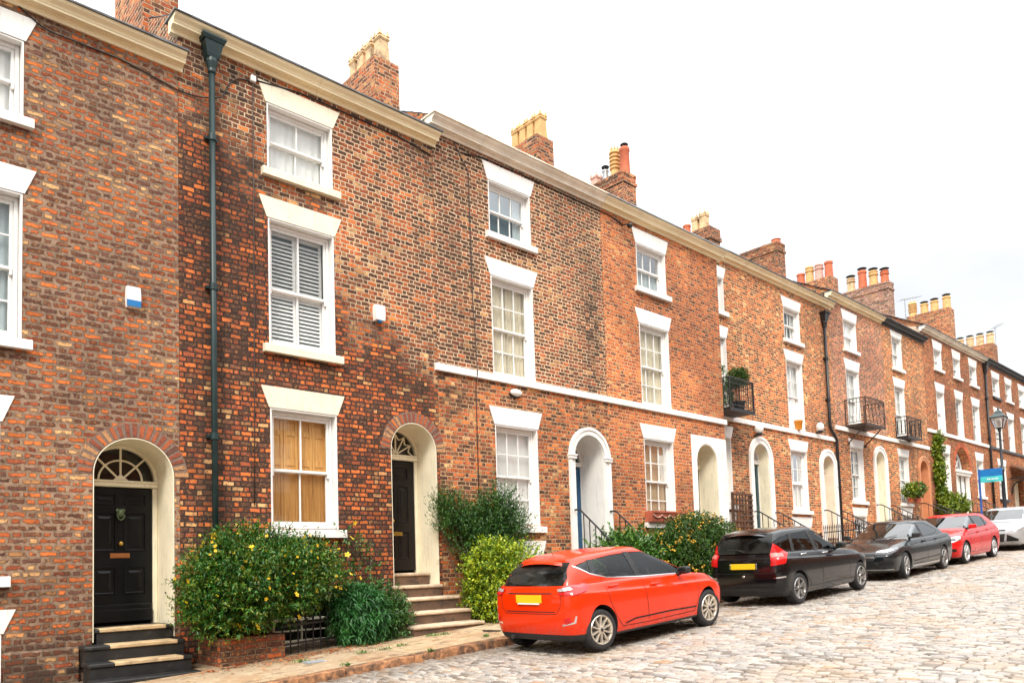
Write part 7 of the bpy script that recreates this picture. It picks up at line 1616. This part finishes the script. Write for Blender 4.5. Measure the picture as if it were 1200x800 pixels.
# aerials
def aerial(label, x, y, z0, z1, d, n, L):
    t = thing('tv_aerial', (x, y, z0), label, 'aerial', 'roof aerials'); mb = MB(); mb.tube([(x,y,z0),(x,y,z1)], .02, 5); mb.build('mast', M['pot_grey'], t)
    mb = MB(); e = Vector(d).normalized(); q = Vector((e.y,-e.x,0)); p = Vector((x,y,z1-.05)); mb.tube([p-e*L*.3, p+e*L], .012, 5)
    for i in range(n): c = p+e*(L*(-.25+1.2*i/n)); mb.tube([c-q*.22,c+q*.22], .008, 4)
    mb.build('yagi', M['pot_grey'], t)
aerial('thin roof aerial between the pale chimney and the four yellow pots', 39.35, 13.5, 9.9, 12.5, (1,-.5,.25), 7, 1.1)
aerial('thin roof aerial beyond the farthest chimney stack', 54., 13.4, 11., 13.9, (-1,-.6,-.1), 8, 1.4)

# the other side of the street, which only windows and car flanks mirror
t = thing('brick_terrace', (20, -9, gz(20)), 'plain brick row across the street, mirrored in windows and car doors', 'house')
mb = MB()
for i in range(9):
    a = -26+i*8.4; zt = gz(a+4)+8.2; mb.box(a, -13., gz(a)-2, a+8.38, -5.6, zt)
mb.build('wall', M['b9'], t)
mb = MB()
for i in range(9):
    a = -26+i*8.4; zb = gz(a+4)
    for du in (1.2, 4.9):
        for dz in (1.2, 4.0, 6.4): mb.box(a+du, -5.65, zb+dz, a+du+1.2, -5.59, zb+dz+(1.9 if dz < 6 else 1.2))
mb.build('window', M['white'], t)
# ------------------------------------------------------------------ lens
cd = bpy.data.cameras.new('camera'); cam = bpy.data.objects.new('camera', cd); COL.objects.link(cam)
yaw, pit, rol = R(42.916), R(3.479), R(-1.788)
f = Vector((math.sin(yaw)*math.cos(pit), math.cos(yaw)*math.cos(pit), math.sin(pit))); r0 = Vector((math.cos(yaw), -math.sin(yaw), 0)); u0 = r0.cross(f)
rr = r0*math.cos(rol)+u0*math.sin(rol); uu = u0*math.cos(rol)-r0*math.sin(rol)
mw = Matrix.Identity(4)
for i in range(3): mw[i][0] = rr[i]; mw[i][1] = uu[i]; mw[i][2] = -f[i]
cam.matrix_world = mw
cd.sensor_fit = 'HORIZONTAL'; cd.sensor_width = 36; cd.lens = 36*890.98/1200; cd.shift_x = 0; cd.shift_y = 208.54/1200
cd.clip_start = .1; cd.clip_end = 2000
S.camera = cam
# ------------------------------------------------------------------ overcast daylight
SUN_EL, SUN_AZ = R(44), R(220)      # azimuth of the sun seen from above, x towards y
k = NM('World', True); S.world = k.o
tc = k.n('ShaderNodeTexCoord').outputs['Generated']
sky = k.n('ShaderNodeTexSky', sky_type='NISHITA', sun_disc=False, sun_elevation=SUN_EL, sun_rotation=R(90)-SUN_AZ, air_density=1., dust_density=2., ozone_density=1.)
sp = k.n('ShaderNodeSeparateXYZ', {0: tc})
el = k.m('MAXIMUM', sp.outputs[2], 0.)
cn = k.noise(k.n('ShaderNodeMapping', {0: tc, 'Scale': (1., 1., 2.2)}).outputs[0], 2.1, 6, .55).outputs[0]
cl = k.m('ADD', .86, k.m('MULTIPLY', k.ss(cn, .3, .7), .26))
grad = k.m('ADD', SKY_H, k.m('MULTIPLY', k.ss(el, .25, .95), SKY_Z))
lum = k.m('MULTIPLY', cl, grad)
cloud = k.n('ShaderNodeVectorMath', {0: (.985/SKY_S, .995/SKY_S, 1.0/SKY_S), 'Scale': lum}, operation='SCALE').outputs[0]
col = k.mix(.90, sky.outputs[0], cloud)
bg = k.n('ShaderNodeBackground', {0: col, 1: SKY_S}); k.n('ShaderNodeOutputWorld', {0: bg.outputs[0]})
ld = bpy.data.lights.new('sun', 'SUN'); ld.energy = SUN_E; ld.angle = R(14); ld.color = (1, .93, .82)
sun = bpy.data.objects.new('sun', ld); COL.objects.link(sun)
sd = Vector((math.cos(SUN_EL)*math.cos(SUN_AZ), math.cos(SUN_EL)*math.sin(SUN_AZ), math.sin(SUN_EL)))
sun.rotation_euler = sd.to_track_quat('Z', 'Y').to_euler(); sun.location = sd*60
vs = S.view_settings; vs.view_transform = 'Standard'; vs.look = 'None'; vs.exposure = EXPO; vs.gamma = 1; vs.use_curve_mapping = False
S.cycles.max_bounces = 8; S.cycles.transparent_max_bounces = 12; S.cycles.use_denoising = True
S.cycles.sample_clamp_indirect = 8
for o in bpy.data.objects:
    if '_o' in o: del o['_o']
